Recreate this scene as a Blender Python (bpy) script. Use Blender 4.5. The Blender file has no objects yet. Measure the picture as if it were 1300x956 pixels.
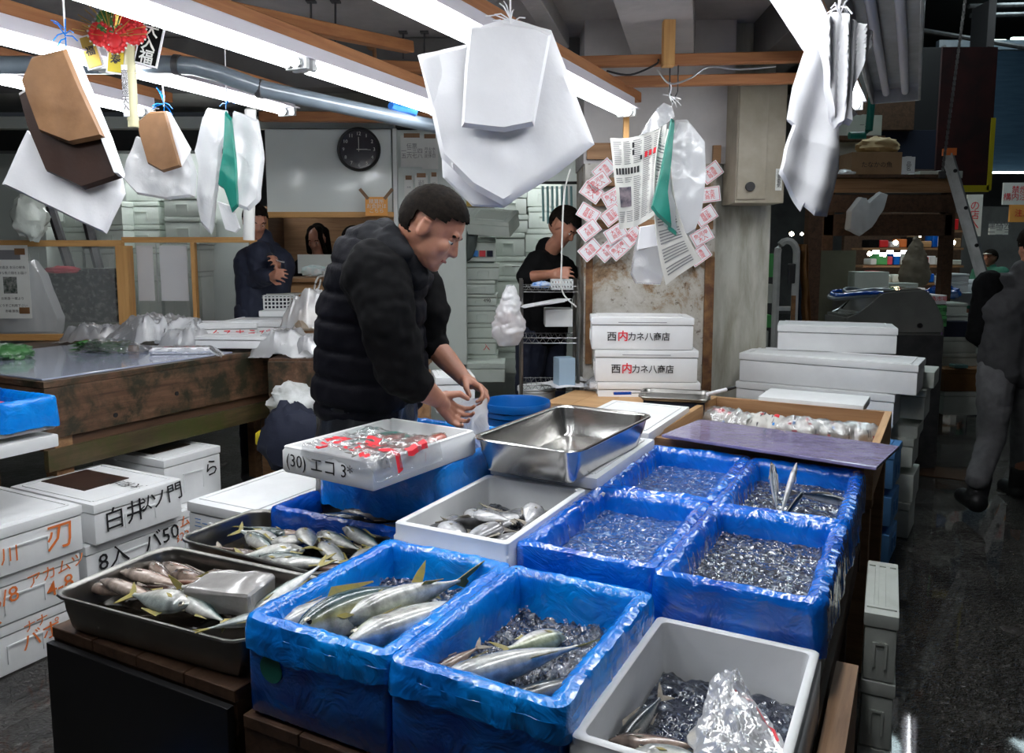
import bpy, bmesh, math, random
from mathutils import Vector, Matrix, noise
R = math.radians
rnd = random.Random(7)
sc = bpy.context.scene
COL = sc.collection
# ---------------------------------------------------------------- camera model
F, YH, CH = 1000.0, 320.0, 1.6
PT = math.atan((433.5-YH)/F); CP, SP = math.cos(PT), math.sin(PT)
def ray(px, py):
    a, b = (px-650)/F, -(py-433.5)/F
    return Vector((a, CP+b*SP, -SP+b*CP))
def W(px, py, Y):
    d = ray(px, py); d = d*(Y/d.y); return Vector((d.x, d.y, d.z+CH))
def G(px, py, z):
    d = ray(px, py); d = d*((z-CH)/d.z); return Vector((d.x, d.y, z))
YAW = R(-27.5); UX, UY = math.cos(YAW), math.sin(YAW)
def AB(a, b, z=0.0):
    return Vector((a*UX-b*UY, a*UY+b*UX, z))
def toAB(x, y): return (x*UX+y*UY, -x*UY+y*UX)
cam = bpy.data.cameras.new('camera'); co = bpy.data.objects.new('camera', cam); COL.objects.link(co)
cam.sensor_width = 36; cam.lens = 36*F/1300; cam.shift_y = -44.5/1300
cam.clip_start = .05; cam.clip_end = 80
co.location = (0, 0, CH); co.rotation_euler = (R(90)-PT, 0, 0)
sc.camera = co
# ---------------------------------------------------------------- materials
def newmat(name):
    m = bpy.data.materials.new(name); m.use_nodes = True
    nt = m.node_tree; b = nt.nodes['Principled BSDF']
    return m, nt, b
def coords(nt, scale=(1, 1, 1), kind='Object'):
    tc = nt.nodes.new('ShaderNodeTexCoord'); mp = nt.nodes.new('ShaderNodeMapping')
    mp.inputs['Scale'].default_value = scale
    nt.links.new(tc.outputs[kind], mp.inputs[0]); return mp.outputs[0]
def rampnode(nt, fac, stops):
    r = nt.nodes.new('ShaderNodeValToRGB'); el = r.color_ramp.elements
    while len(el) < len(stops): el.new(.5)
    for e, (p, c) in zip(el, stops):
        e.position = p; e.color = (*c, 1)
    nt.links.new(fac, r.inputs[0]); return r.outputs[0]
def noisenode(nt, vec, scale, detail=4, rough=.5, dist=0.):
    n = nt.nodes.new('ShaderNodeTexNoise'); n.inputs['Scale'].default_value = scale
    n.inputs['Detail'].default_value = detail; n.inputs['Roughness'].default_value = rough
    n.inputs['Distortion'].default_value = dist
    if vec is not None: nt.links.new(vec, n.inputs['Vector'])
    return n.outputs['Fac']
def bumpnode(nt, fac, b, strength=.3, dist=.01):
    n = nt.nodes.new('ShaderNodeBump'); n.inputs['Strength'].default_value = strength
    n.inputs['Distance'].default_value = dist
    nt.links.new(fac, n.inputs['Height']); nt.links.new(n.outputs[0], b.inputs['Normal'])
def mk(name, c, rough=.5, metal=0., c2=None, ns=8., stretch=(1, 1, 1), lo=.35, hi=.65, bump=0., bs=None, bd=.005,
       coat=0., spec=.5, extra=None, kind='Object', detail=5, trans=0., bdist=0.):
    m, nt, b = newmat(name)
    b.inputs['Base Color'].default_value = (*c, 1); b.inputs['Roughness'].default_value = rough
    b.inputs['Metallic'].default_value = metal; b.inputs['Coat Weight'].default_value = coat
    b.inputs['Coat Roughness'].default_value = .08
    b.inputs['Specular IOR Level'].default_value = spec
    b.inputs['Transmission Weight'].default_value = trans
    v = coords(nt, stretch, kind)
    if c2:
        fac = noisenode(nt, v, ns, detail, .6, .3)
        st = [(lo, c), (hi, c2)]
        if extra: st = extra
        nt.links.new(rampnode(nt, fac, st), b.inputs['Base Color'])
    if bump:
        bumpnode(nt, noisenode(nt, v, bs or ns*4, 6 if not bdist else 3, .6, bdist), b, bump, bd)
    return m
def mk_film(name, col, alpha, rough=.12, gl=.25, ns=14., bump=.6, transl=.5):
    # thin plastic film: part clear, part scattering, glossy
    m = bpy.data.materials.new(name); m.use_nodes = True; nt = m.node_tree; nt.nodes.clear(); L = nt.links
    out = nt.nodes.new('ShaderNodeOutputMaterial')
    tr = nt.nodes.new('ShaderNodeBsdfTransparent')
    df = nt.nodes.new('ShaderNodeBsdfDiffuse'); df.inputs[0].default_value = (*col, 1)
    tl = nt.nodes.new('ShaderNodeBsdfTranslucent'); tl.inputs[0].default_value = (*col, 1)
    gs = nt.nodes.new('ShaderNodeBsdfGlossy'); gs.inputs['Roughness'].default_value = rough
    gs.inputs[0].default_value = (1, 1, 1, 1)
    m1 = nt.nodes.new('ShaderNodeMixShader'); m1.inputs[0].default_value = transl
    L.new(df.outputs[0], m1.inputs[1]); L.new(tl.outputs[0], m1.inputs[2])
    m2 = nt.nodes.new('ShaderNodeMixShader'); m2.inputs[0].default_value = alpha
    L.new(tr.outputs[0], m2.inputs[1]); L.new(m1.outputs[0], m2.inputs[2])
    m3 = nt.nodes.new('ShaderNodeMixShader')
    lw = nt.nodes.new('ShaderNodeLayerWeight'); lw.inputs[0].default_value = .35
    mu = nt.nodes.new('ShaderNodeMath'); mu.operation = 'MULTIPLY_ADD'
    mu.inputs[1].default_value = 1.1; mu.inputs[2].default_value = gl*.4; mu.use_clamp = True
    mu2 = nt.nodes.new('ShaderNodeMath'); mu2.operation = 'MULTIPLY'; mu2.inputs[1].default_value = gl*2.2
    L.new(lw.outputs['Fresnel'], mu.inputs[0]); L.new(mu.outputs[0], mu2.inputs[0]); mu2.use_clamp = True
    L.new(mu2.outputs[0], m3.inputs[0]); L.new(m2.outputs[0], m3.inputs[1]); L.new(gs.outputs[0], m3.inputs[2])
    L.new(m3.outputs[0], out.inputs[0])
    v = coords(nt)
    fac = noisenode(nt, v, ns, 4, .6, 1.5)
    bp = nt.nodes.new('ShaderNodeBump'); bp.inputs['Strength'].default_value = bump; bp.inputs['Distance'].default_value = .01
    L.new(fac, bp.inputs['Height'])
    for n in (gs, df, lw): L.new(bp.outputs[0], n.inputs['Normal'])
    return m
def mk_emit(name, c, s):
    m = bpy.data.materials.new(name); m.use_nodes = True; nt = m.node_tree; nt.nodes.clear()
    o = nt.nodes.new('ShaderNodeOutputMaterial'); e = nt.nodes.new('ShaderNodeEmission')
    e.inputs[0].default_value = (*c, 1); e.inputs[1].default_value = s
    nt.links.new(e.outputs[0], o.inputs[0]); return m
def mk_wood(name, c1, c2, c3=None, scale=6., rough=.6, axis=0, moss=None, bump=.35):
    m, nt, b = newmat(name)
    st = [18., 18., 18.]; st[axis] = 1.2
    v = coords(nt, tuple(st))
    fac = noisenode(nt, v, scale*.25, 7, .65, .6)
    colr = rampnode(nt, fac, [(.3, c1), (.55, c2), (.75, c3 or c2)])
    if moss:
        v2 = coords(nt, (1, 1, 1)); f2 = noisenode(nt, v2, 5.5, 5, .7, .3)
        r2 = rampnode(nt, f2, [(.42, (0, 0, 0)), (.6, (1, 1, 1))])
        mx = nt.nodes.new('ShaderNodeMix'); mx.data_type = 'RGBA'
        nt.links.new(r2, mx.inputs['Factor']); nt.links.new(colr, mx.inputs['A']); mx.inputs['B'].default_value = (*moss, 1)
        colr = mx.outputs['Result']
    nt.links.new(colr, b.inputs['Base Color']); b.inputs['Roughness'].default_value = rough
    bumpnode(nt, fac, b, bump, .004); return m
def mk_attr(name, rough=.22, bump=.2, bs=260., coat=.8, metal=.12, spec=.5, mott=.5):
    # fish skin: the mesh carries the fish's own colours, noise mottles them
    m, nt, b = newmat(name)
    at = nt.nodes.new('ShaderNodeAttribute'); at.attribute_name = 'skin'
    v = coords(nt); f = noisenode(nt, v, 45, 5, .65)
    r = rampnode(nt, f, [(.3, (1-mott,)*3), (.7, (1, 1, 1))])
    mx = nt.nodes.new('ShaderNodeMix'); mx.data_type = 'RGBA'; mx.blend_type = 'MULTIPLY'
    mx.inputs['Factor'].default_value = 1
    nt.links.new(at.outputs['Color'], mx.inputs['A']); nt.links.new(r, mx.inputs['B'])
    nt.links.new(mx.outputs['Result'], b.inputs['Base Color'])
    b.inputs['Roughness'].default_value = rough; b.inputs['Coat Weight'].default_value = coat
    b.inputs['Coat Roughness'].default_value = .12; b.inputs['Metallic'].default_value = metal
    bumpnode(nt, noisenode(nt, v, bs, 2), b, bump, .002); return m
M = {}
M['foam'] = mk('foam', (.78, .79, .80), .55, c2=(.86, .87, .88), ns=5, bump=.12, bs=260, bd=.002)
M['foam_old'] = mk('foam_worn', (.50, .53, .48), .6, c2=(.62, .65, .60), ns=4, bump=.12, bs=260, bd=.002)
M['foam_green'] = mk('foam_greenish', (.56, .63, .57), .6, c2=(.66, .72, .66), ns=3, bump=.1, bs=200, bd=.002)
M['foam_blue'] = mk('foam_blue', (.10, .33, .74), .6, c2=(.16, .42, .82), ns=4, bump=.12, bs=260, bd=.002)
M['foam_purple'] = mk('foam_purple', (.36, .20, .48), .6, c2=(.42, .25, .54), ns=4)
M['carton_green'] = mk('carton_green', (.09, .42, .12), .6, c2=(.12, .5, .16), ns=4)
M['foam_wash'] = mk('foam_bluewash', (.30, .46, .62), .55, c2=(.62, .68, .74), ns=2.5, bump=.12, bs=260, bd=.002)
M['film_blue'] = mk('film_blue', (.0, .075, .50), .18, c2=(.0, .17, .74), ns=5, bump=.55, bs=8, bd=.02, coat=.8, spec=.8, detail=2, bdist=2.2)
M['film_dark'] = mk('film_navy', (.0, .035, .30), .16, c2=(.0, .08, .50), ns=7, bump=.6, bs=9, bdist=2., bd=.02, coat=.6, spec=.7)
M['film_light'] = mk('film_azure', (.0, .14, .62), .22, c2=(.0, .26, .82), ns=4, bump=.5, bs=8, bd=.02, coat=.5, detail=2, bdist=2.2)
M['plastic_blue'] = mk('bucket_blue', (.0, .10, .38), .35, bump=.05)
M['white_plastic'] = mk('white_plastic', (.72, .74, .74), .35)
M['bag'] = mk_film('bag_film', (.92, .94, .98), .55, gl=.35)
M['bag_milky'] = mk_film('bag_milky', (.90, .91, .93), .85, gl=.22, ns=9)
M['bag_clear'] = mk_film('bag_clear', (.9, .93, .97), .20, gl=.4, ns=20)
M['paper_white'] = mk('white_paper', (.86, .86, .89), .6, c2=(.8, .8, .83), ns=3, bump=.25, bs=5, bd=.02)
M['paper'] = mk('paper', (.72, .73, .70), .7, c2=(.66, .67, .63), ns=6)
M['newsprint'] = mk('newsprint', (.55, .54, .50), .8, c2=(.62, .61, .58), ns=3)
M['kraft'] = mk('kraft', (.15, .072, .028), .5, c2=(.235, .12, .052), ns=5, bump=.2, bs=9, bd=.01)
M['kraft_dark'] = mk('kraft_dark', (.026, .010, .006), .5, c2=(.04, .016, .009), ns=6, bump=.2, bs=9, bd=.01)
M['steel'] = mk('steel', (.62, .61, .59), .22, 1., c2=(.5, .49, .47), ns=6, bump=.06, bs=30)
M['steel_dark'] = mk('steel_worn', (.34, .33, .31), .30, 1., c2=(.24, .235, .22), ns=5, bump=.08, bs=25)
M['alu'] = mk('aluminium', (.55, .56, .57), .4, .9, c2=(.42, .43, .43), ns=9, bump=.1, bs=40)
M['iron'] = mk('dark_iron', (.06, .06, .065), .5, .6, c2=(.1, .1, .1), ns=10)
M['wire'] = mk('wire', (.25, .25, .25), .35, .9)
M['counter'] = mk_wood('counter_wood', (.05, .024, .013), (.12, .062, .034), (.19, .11, .065), moss=(.018, .018, .008), axis=1, rough=.5)
M['apron_low'] = mk_wood('mossy_wood', (.03, .02, .01), (.075, .055, .024), (.12, .07, .035), moss=(.045, .05, .01), axis=1, rough=.5)
M['wood_dark'] = mk_wood('dark_wood', (.045, .022, .012), (.10, .05, .026), (.13, .07, .04), axis=1)
M['wood_mid'] = mk_wood('mid_wood', (.19, .095, .04), (.33, .18, .085), (.40, .24, .12), axis=0)
M['wood_midy'] = mk_wood('mid_wood_y', (.19, .095, .04), (.33, .18, .085), (.40, .24, .12), axis=1)
M['wood_light'] = mk_wood('light_wood', (.36, .20, .085), (.50, .30, .14), (.58, .37, .19), axis=0)
M['wood_lighty'] = mk_wood('light_wood_y', (.36, .20, .085), (.50, .30, .14), (.58, .37, .19), axis=1)
M['wood_frame'] = mk_wood('frame_wood', (.42, .20, .06), (.58, .32, .11), (.64, .37, .14), axis=0)
M['wood_framez'] = mk_wood('frame_wood_z', (.42, .20, .06), (.58, .32, .11), (.64, .37, .14), axis=2)
M['beam'] = mk_wood('beam_wood', (.24, .085, .03), (.36, .15, .055), (.42, .19, .08), axis=1, bump=.15)
M['beam_x'] = mk_wood('beam_wood_x', (.24, .10, .035), (.38, .18, .07), (.46, .24, .1), axis=0, bump=.15)
M['concrete'] = mk('concrete', (.34, .32, .31), .8, c2=(.46, .44, .43), ns=2.5, bump=.4, bs=14, bd=.01)
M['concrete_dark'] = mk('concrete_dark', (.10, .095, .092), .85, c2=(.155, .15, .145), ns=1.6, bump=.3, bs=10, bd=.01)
M['wall_green'] = mk('painted_wall', (.55, .60, .57), .4, c2=(.60, .65, .61), ns=2)
M['board_white'] = mk('whiteboard', (.74, .80, .78), .2, c2=(.78, .84, .82), ns=1.5, coat=.3)
M['black'] = mk('black', (.008, .008, .009), .5)
M['ink'] = mk('black_ink', (.012, .012, .014), .5)
M['ink_red'] = mk('red_ink', (.70, .02, .035), .5)
M['ink_pink'] = mk('pink_ink', (.80, .08, .12), .5)
M['ink_orange'] = mk('orange_ink', (.78, .20, .045), .6)
M['ink_blue'] = mk('blue_ink', (.03, .22, .60), .6)
M['ink_grey'] = mk('grey_ink', (.16, .16, .17), .7)
M['clothblack'] = mk('black_cloth', (.004, .004, .0045), .85, c2=(.006, .006, .0065), ns=30, bump=.25, bs=260, bd=.003, spec=.08)
M['vest'] = mk('vest_nylon', (.0035, .0035, .006), .65, c2=(.006, .006, .009), ns=10, bump=.35, bs=22, bd=.01, spec=.08)
M['hood'] = mk('hood_cloth', (.012, .0125, .0145), .85, bump=.25, bs=200, bd=.003, spec=.1)
M['rubber'] = mk('apron_rubber', (.012, .013, .015), .3, bump=.5, bs=9, bd=.02)
M['navy'] = mk('navy_cloth', (.008, .012, .03), .8, bump=.3, bs=60, bd=.004)
M['grey_vest'] = mk('grey_vest', (.03, .03, .033), .8, c2=(.04, .04, .043), ns=20, bump=.3, bs=60, bd=.005)
M['jeans'] = mk('grey_trousers', (.10, .10, .105), .85, c2=(.14, .14, .145), ns=12, bump=.4, bs=18, bd=.01)
M['green_cloth'] = mk('green_cloth', (.02, .12, .08), .85)
M['hair'] = mk('hair', (.005, .004, .0035), .7, c2=(.012, .009, .007), ns=60, bump=.3, bs=120, bd=.002, spec=.04)
def mk_skin():
    m, nt, b = newmat('skin'); v = coords(nt)
    f = noisenode(nt, v, 9, 5, .6)
    nt.links.new(rampnode(nt, f, [(.35, (.33, .145, .09)), (.65, (.44, .21, .14))]), b.inputs['Base Color'])
    b.inputs['Roughness'].default_value = .42; b.inputs['Subsurface Weight'].default_value = .12
    b.inputs['Subsurface Radius'].default_value = (.01, .004, .002); b.inputs['Subsurface Scale'].default_value = .5
    bumpnode(nt, noisenode(nt, v, 160, 3), b, .15, .002); return m
M['skin'] = mk_skin()
M['lips'] = mk('lips', (.30, .09, .08), .45)
M['fish'] = mk_attr('fish_skin')
M['fin'] = mk('fish_fin', (.20, .18, .15), .4, c2=(.34, .3, .24), ns=40)
M['fin_yellow'] = mk('yellow_fin', (.34, .27, .05), .4, c2=(.22, .2, .08), ns=40)
M['eye'] = mk('fish_eye', (.01, .01, .012), .08)
M['eye_ring'] = mk('fish_eye_ring', (.55, .50, .38), .2, .5)
M['ice'] = mk_film('ice', (.80, .88, .95), .08, rough=.05, gl=.3, ns=40, bump=1.)
M['ice_white'] = mk('ice_slush', (.01, .09, .36), .12, c2=(.35, .55, .80), ns=42, lo=.52, hi=.74, bump=1., bs=60, bd=.02, coat=1.)
M['ice_grey'] = mk('ice_slush_dark', (.012, .02, .05), .12, c2=(.40, .45, .52), ns=42, lo=.52, hi=.76, bump=1., bs=60, bd=.02, coat=1.)
M['ice_block'] = mk('ice_block', (.34, .32, .31), .22, c2=(.52, .50, .48), ns=9, bump=.4, bs=30, coat=.6, trans=.4)
M['bag_white'] = mk_film('bag_white', (.92, .92, .93), .94, gl=.2, ns=9)
M['water'] = mk('brine', (.02, .016, .012), .04, coat=.5)
M['purple'] = mk('purple_board', (.19, .16, .31), .2, c2=(.31, .27, .44), ns=5, bump=.4, bs=14, bd=.01, coat=.9, bdist=1.5)
M['counter_sheet'] = mk('clear_sheet_blue', (.30, .34, .46), .12, c2=(.42, .45, .55), ns=2, coat=.6)
M['glass'] = mk_film('scuffed_glass', (.8, .85, .85), .10, rough=.1, gl=.1, ns=4, bump=.05)
M['pipe_grey'] = mk('grey_pipe', (.10, .125, .15), .3, c2=(.13, .16, .19), ns=5, coat=.3)
M['pipe_white'] = mk('white_pipe', (.62, .62, .60), .35)
M['housing'] = mk('lamp_housing', (.62, .60, .66), .4)
M['tube'] = mk_emit('tube_light', (.95, .98, 1.0), 34.)
M['warm'] = mk_emit('warm_bulb', (1., .78, .5), 60.)
M['cold'] = mk_emit('cool_lamp', (.8, 1., .95), 4.)
M['teal'] = mk('teal_plastic', (.01, .16, .12), .35, c2=(.015, .22, .17), ns=6, bump=.3, bs=10)
M['teal_light'] = mk('teal_tube', (.18, .36, .36), .2, coat=.4)
M['bamboo'] = mk('bamboo', (.45, .42, .24), .4, c2=(.55, .52, .33), ns=5, stretch=(8, 8, 1))
M['cardboard'] = mk('cardboard', (.28, .17, .085), .75, c2=(.34, .21, .11), ns=5)
M['cardboard_brown'] = mk('brown_carton', (.17, .07, .018), .75, c2=(.22, .10, .03), ns=5)
M['red'] = mk('red_plastic', (.62, .015, .02), .45)
M['gold'] = mk('gold', (.6, .42, .1), .35, .7)
M['yellow'] = mk('yellow_paint', (.60, .48, .02), .5)
M['darkred'] = mk('dark_red_banner', (.05, .006, .006), .8, c2=(.015, .003, .004), ns=3)
M['orange_note'] = mk('orange_note', (.80, .36, .08), .6)
M['rust'] = mk('rust', (.10, .04, .02), .8, c2=(.25, .13, .05), ns=14, bump=.5, bs=50)
M['blue_tarp'] = mk('blue_strip', (.02, .12, .45), .35)
M['green_leaf'] = mk('leaf', (.02, .11, .02), .4, c2=(.05, .2, .04), ns=30)
def mk_column():
    m, nt, b = newmat('column_plaster'); v = coords(nt)
    f = noisenode(nt, v, 3.2, 8, .72, .4)
    c = rampnode(nt, f, [(.30, (.05, .03, .02)), (.40, (.28, .18, .10)), (.47, (.46, .43, .37)), (.60, (.60, .58, .54))])
    f3 = noisenode(nt, v, 26, 4, .7)
    r3 = rampnode(nt, f3, [(.32, (.25, .18, .12)), (.42, (1, 1, 1))])
    mx = nt.nodes.new('ShaderNodeMix'); mx.data_type = 'RGBA'; mx.blend_type = 'MULTIPLY'; mx.inputs['Factor'].default_value = .8
    nt.links.new(c, mx.inputs['A']); nt.links.new(r3, mx.inputs['B'])
    nt.links.new(mx.outputs['Result'], b.inputs['Base Color']); b.inputs['Roughness'].default_value = .75
    bumpnode(nt, f, b, .6, .02); return m
M['column'] = mk_column()
M['column_upper'] = mk('column_paint', (.52, .50, .50), .6, c2=(.60, .58, .57), ns=4, bump=.3, bs=20)
M['pier'] = mk('pier_plaster', (.30, .29, .23), .75, c2=(.52, .52, .46), ns=4, stretch=(3, 3, .6), bump=.4, bs=10)
M['metal_box'] = mk('metal_cabinet', (.26, .23, .17), .5, c2=(.36, .32, .25), ns=4)
def mk_floor():
    m, nt, b = newmat('wet_floor'); v = coords(nt, (1, 1, 1))
    f = noisenode(nt, v, 3, 5, .6); f2 = noisenode(nt, v, 34, 3, .6, 1.2)
    nt.links.new(rampnode(nt, f, [(.35, (.014, .012, .011)), (.65, (.06, .052, .042))]), b.inputs['Base Color'])
    nt.links.new(rampnode(nt, f, [(.42, (.05,)*3), (.68, (.30,)*3)]), b.inputs['Roughness'])
    b.inputs['Specular IOR Level'].default_value = 1.; b.inputs['Coat Weight'].default_value = .6; b.inputs['Coat Roughness'].default_value = .04
    bumpnode(nt, f2, b, 1., .05); return m
M['floor'] = mk_floor()
# ---------------------------------------------------------------- mesh helpers
def bm_box(bm, c, s, rz=0., bev=0., seg=2, rot=None):
    b = bmesh.new()
    bmesh.ops.create_cube(b, size=1.)
    bmesh.ops.scale(b, vec=s, verts=b.verts)
    if bev: bmesh.ops.bevel(b, geom=b.edges[:], offset=bev, segments=seg, profile=.7, affect='EDGES')
    mt = Matrix.Translation(c) @ (rot if rot is not None else Matrix.Rotation(rz, 4, 'Z'))
    bmesh.ops.transform(b, matrix=mt, verts=b.verts); merge(bm, b); return bm
def merge(bm, b):
    me = bpy.data.meshes.new('t'); b.to_mesh(me); b.free(); bm.from_mesh(me); bpy.data.meshes.remove(me)
def frame_of(d):
    d = d.normalized(); u = Vector((0, 0, 1)) if abs(d.z) < .95 else Vector((1, 0, 0))
    x = d.cross(u).normalized(); return x, x.cross(d).normalized()
def bm_tube(bm, pts, r, n=8, cap=True, rads=None):
    pts = [Vector(p) for p in pts]; rings = []
    for i, p in enumerate(pts):
        d = (pts[min(i+1, len(pts)-1)]-pts[max(i-1, 0)])
        x, y = frame_of(d); rr = rads[i] if rads else r
        rings.append([bm.verts.new(p+x*math.cos(2*math.pi*k/n)*rr+y*math.sin(2*math.pi*k/n)*rr) for k in range(n)])
    for a, b in zip(rings, rings[1:]):
        for k in range(n):
            # keep the rings aligned
            bm.faces.new((a[k], a[(k+1) % n], b[(k+1) % n], b[k]))
    if cap:
        bm.faces.new(rings[0][::-1]); bm.faces.new(rings[-1])
    return bm
def bm_lathe(bm, prof, c=(0, 0, 0), n=24, sx=1., sy=1.):
    c = Vector(c); rings = []
    for r, z in prof:
        rings.append([bm.verts.new(c+Vector((r*math.cos(2*math.pi*k/n)*sx, r*math.sin(2*math.pi*k/n)*sy, z))) for k in range(n)])
    for a, b in zip(rings, rings[1:]):
        for k in range(n): bm.faces.new((a[k], a[(k+1) % n], b[(k+1) % n], b[k]))
    return bm
def bm_sphere(bm, c, r, s=(1, 1, 1), u=12, v=8, rot=None):
    b = bmesh.new(); bmesh.ops.create_uvsphere(b, u_segments=u, v_segments=v, radius=r)
    bmesh.ops.scale(b, vec=s, verts=b.verts)
    m = Matrix.Translation(c)
    if rot is not None: m = m @ rot
    bmesh.ops.transform(b, matrix=m, verts=b.verts); merge(bm, b); return bm
def bm_grid(bm, f, nu, nv):
    g = [[bm.verts.new(f(i/nu, j/nv)) for j in range(nv+1)] for i in range(nu+1)]
    for i in range(nu):
        for j in range(nv): bm.faces.new((g[i][j], g[i+1][j], g[i+1][j+1], g[i][j+1]))
    return g
def solid(bm, t):
    # give a sheet real thickness
    bmesh.ops.recalc_face_normals(bm, faces=bm.faces[:])
    g = bmesh.ops.solidify(bm, geom=bm.faces[:], thickness=t)
    return bm
def prism(bm, pts, off):
    a = [bm.verts.new(p) for p in pts]; b = [bm.verts.new(Vector(p)+off) for p in pts]; n = len(pts)
    bm.faces.new(a[::-1]); bm.faces.new(b)
    for i in range(n): bm.faces.new((a[i], a[(i+1) % n], b[(i+1) % n], b[i]))
    return bm
def obj(name, bm, mat, parent=None, smooth=False, loc=None, rot=None, col=None):
    me = bpy.data.meshes.new(name)
    if smooth != 'keep':
        bmesh.ops.recalc_face_normals(bm, faces=bm.faces[:])
    for f in bm.faces: f.smooth = bool(smooth)
    bm.to_mesh(me); bm.free()
    for m in (mat if isinstance(mat, (list, tuple)) else [mat]):
        me.materials.append(M[m] if isinstance(m, str) else m)
    if smooth == 'auto' or smooth is True:
        try: me.set_sharp_from_angle(angle=R(42))
        except Exception: pass
    o = bpy.data.objects.new(name, me); COL.objects.link(o)
    if parent is not None: o.parent = parent
    if loc is not None: o.location = loc
    if rot is not None: o.rotation_euler = rot
    return o
def tag(o, label, cat, group=None):
    o['label'] = label; o['category'] = cat
    if group: o['group'] = group
    return o
def thing(name, label, cat, loc=(0, 0, 0), rz=0., group=None, rot=None):
    o = bpy.data.objects.new(name, None); COL.objects.link(o); o.empty_display_size = .05
    o.location = loc; o.rotation_euler = rot if rot is not None else (0, 0, rz)
    return tag(o, label, cat, group)
def struct(name, bm, mat, parent=None, smooth=False):
    o = obj(name, bm, mat, parent, smooth)
    if parent is None: o['kind'] = 'structure'
    return o
def dup(root, loc=None, rz=None, label=None, group=None, scale=None, rot=None):
    r = root.copy(); COL.objects.link(r)
    if loc is not None: r.location = loc
    if rz is not None: r.rotation_euler = (0, 0, rz)
    if rot is not None: r.rotation_euler = rot
    if scale is not None: r.scale = (scale,)*3 if isinstance(scale, (int, float)) else scale
    if label: r['label'] = label
    if group: r['group'] = group
    for ch in list(root.children):
        c = ch.copy(); COL.objects.link(c); c.parent = r
        for g in list(ch.children):
            d = g.copy(); COL.objects.link(d); d.parent = c
    return r
def to_mesh(o, name):
    dg = bpy.context.evaluated_depsgraph_get(); dg.update()
    me = bpy.data.meshes.new_from_object(o.evaluated_get(dg), depsgraph=dg); me.name = name; return me
TXT = {}
def lettering(name, s, size, mat, parent, mt, ext=.0004, squash=1., bold=0.):
    key = (s, bold)
    if key not in TXT:
        cu = bpy.data.curves.new('t', 'FONT'); cu.body = s; cu.size = 1.; cu.align_x = 'CENTER'; cu.align_y = 'CENTER'
        cu.offset = bold; cu.resolution_u = 2; cu.space_line = .9
        to = bpy.data.objects.new('t', cu); COL.objects.link(to)
        TXT[key] = to_mesh(to, 'lettering'); bpy.data.objects.remove(to)
    me = TXT[key].copy(); me.name = name; me.materials.clear(); me.materials.append(M[mat])
    me.transform(Matrix.Diagonal((size*squash, size, 1, 1)))
    for v in me.vertices: v.co.z += ext
    o = bpy.data.objects.new(name, me); COL.objects.link(o)
    if parent is not None: o.parent = parent
    o.matrix_local = mt; return o
def face_mt(c, right, up):
    # matrix whose local x runs along right and y along up; z faces out
    x = Vector(right).normalized(); y = Vector(up).normalized(); z = x.cross(y).normalized(); y = z.cross(x)
    m = Matrix.Identity(4); m.col[0][:3] = x; m.col[1][:3] = y; m.col[2][:3] = z; m.col[3][:3] = c; return m
def N(p, s=1., seed=0.): return noise.noise(Vector(p)*s+Vector((seed, seed*.7, -seed)))
def remeshed(parts, voxel, smooth=3, fac=.5, fn=None):
    """parts: ('c',p0,r0,p1,r1) tapered capsule | ('e',centre,radii,rot) ellipsoid -> one smooth continuous mesh"""
    bm = bmesh.new()
    for q in parts:
        if q[0] == 'c':
            _, p0, r0, p1, r1 = q; p0, p1 = Vector(p0), Vector(p1)
            d = p1-p0; L = d.length
            bm_sphere(bm, p0, r0, u=14, v=10); bm_sphere(bm, p1, r1, u=14, v=10)
            if L > 1e-4:
                bm_tube(bm, [p0, p1], 0, 14, True, [r0, r1])
        else:
            _, c, rr = q[:3]; rot = q[3] if len(q) > 3 else None
            bm_sphere(bm, Vector(c), 1., rr, 20, 14, rot)
    bmesh.ops.recalc_face_normals(bm, faces=bm.faces[:])
    me = bpy.data.meshes.new('t'); bm.to_mesh(me); bm.free()
    o = bpy.data.objects.new('t', me); COL.objects.link(o)
    m = o.modifiers.new('r', 'REMESH'); m.mode = 'VOXEL'; m.voxel_size = voxel; m.use_smooth_shade = True
    if smooth:
        s = o.modifiers.new('s', 'SMOOTH'); s.iterations = smooth; s.factor = fac
    out = to_mesh(o, 'body'); bpy.data.objects.remove(o)
    if fn:
        nm = [v.normal.copy() for v in out.vertices]
        for v, n_ in zip(out.vertices, nm): v.co += n_*fn(v.co, n_)
    return out
def meshobj(name, me, mat, parent=None):
    me.materials.clear(); me.materials.append(M[mat] if isinstance(mat, str) else mat)
    for p in me.polygons: p.use_smooth = True
    o = bpy.data.objects.new(name, me); COL.objects.link(o)
    if parent is not None: o.parent = parent
    return o
# ================================================================ THE ROOM
def slab(name, c, s, mat, rz=0., parent=None, bev=0.):
    return struct(name, bm_box(bmesh.new(), Vector((0, 0, 0)), s, 0, bev), mat, parent)
def place(o, c, rz=0.):
    o.location = c; o.rotation_euler = (0, 0, rz); return o
fl = struct('floor', bm_box(bmesh.new(), (1., 9, -.05), (24, 26, .1)), 'floor')
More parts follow.
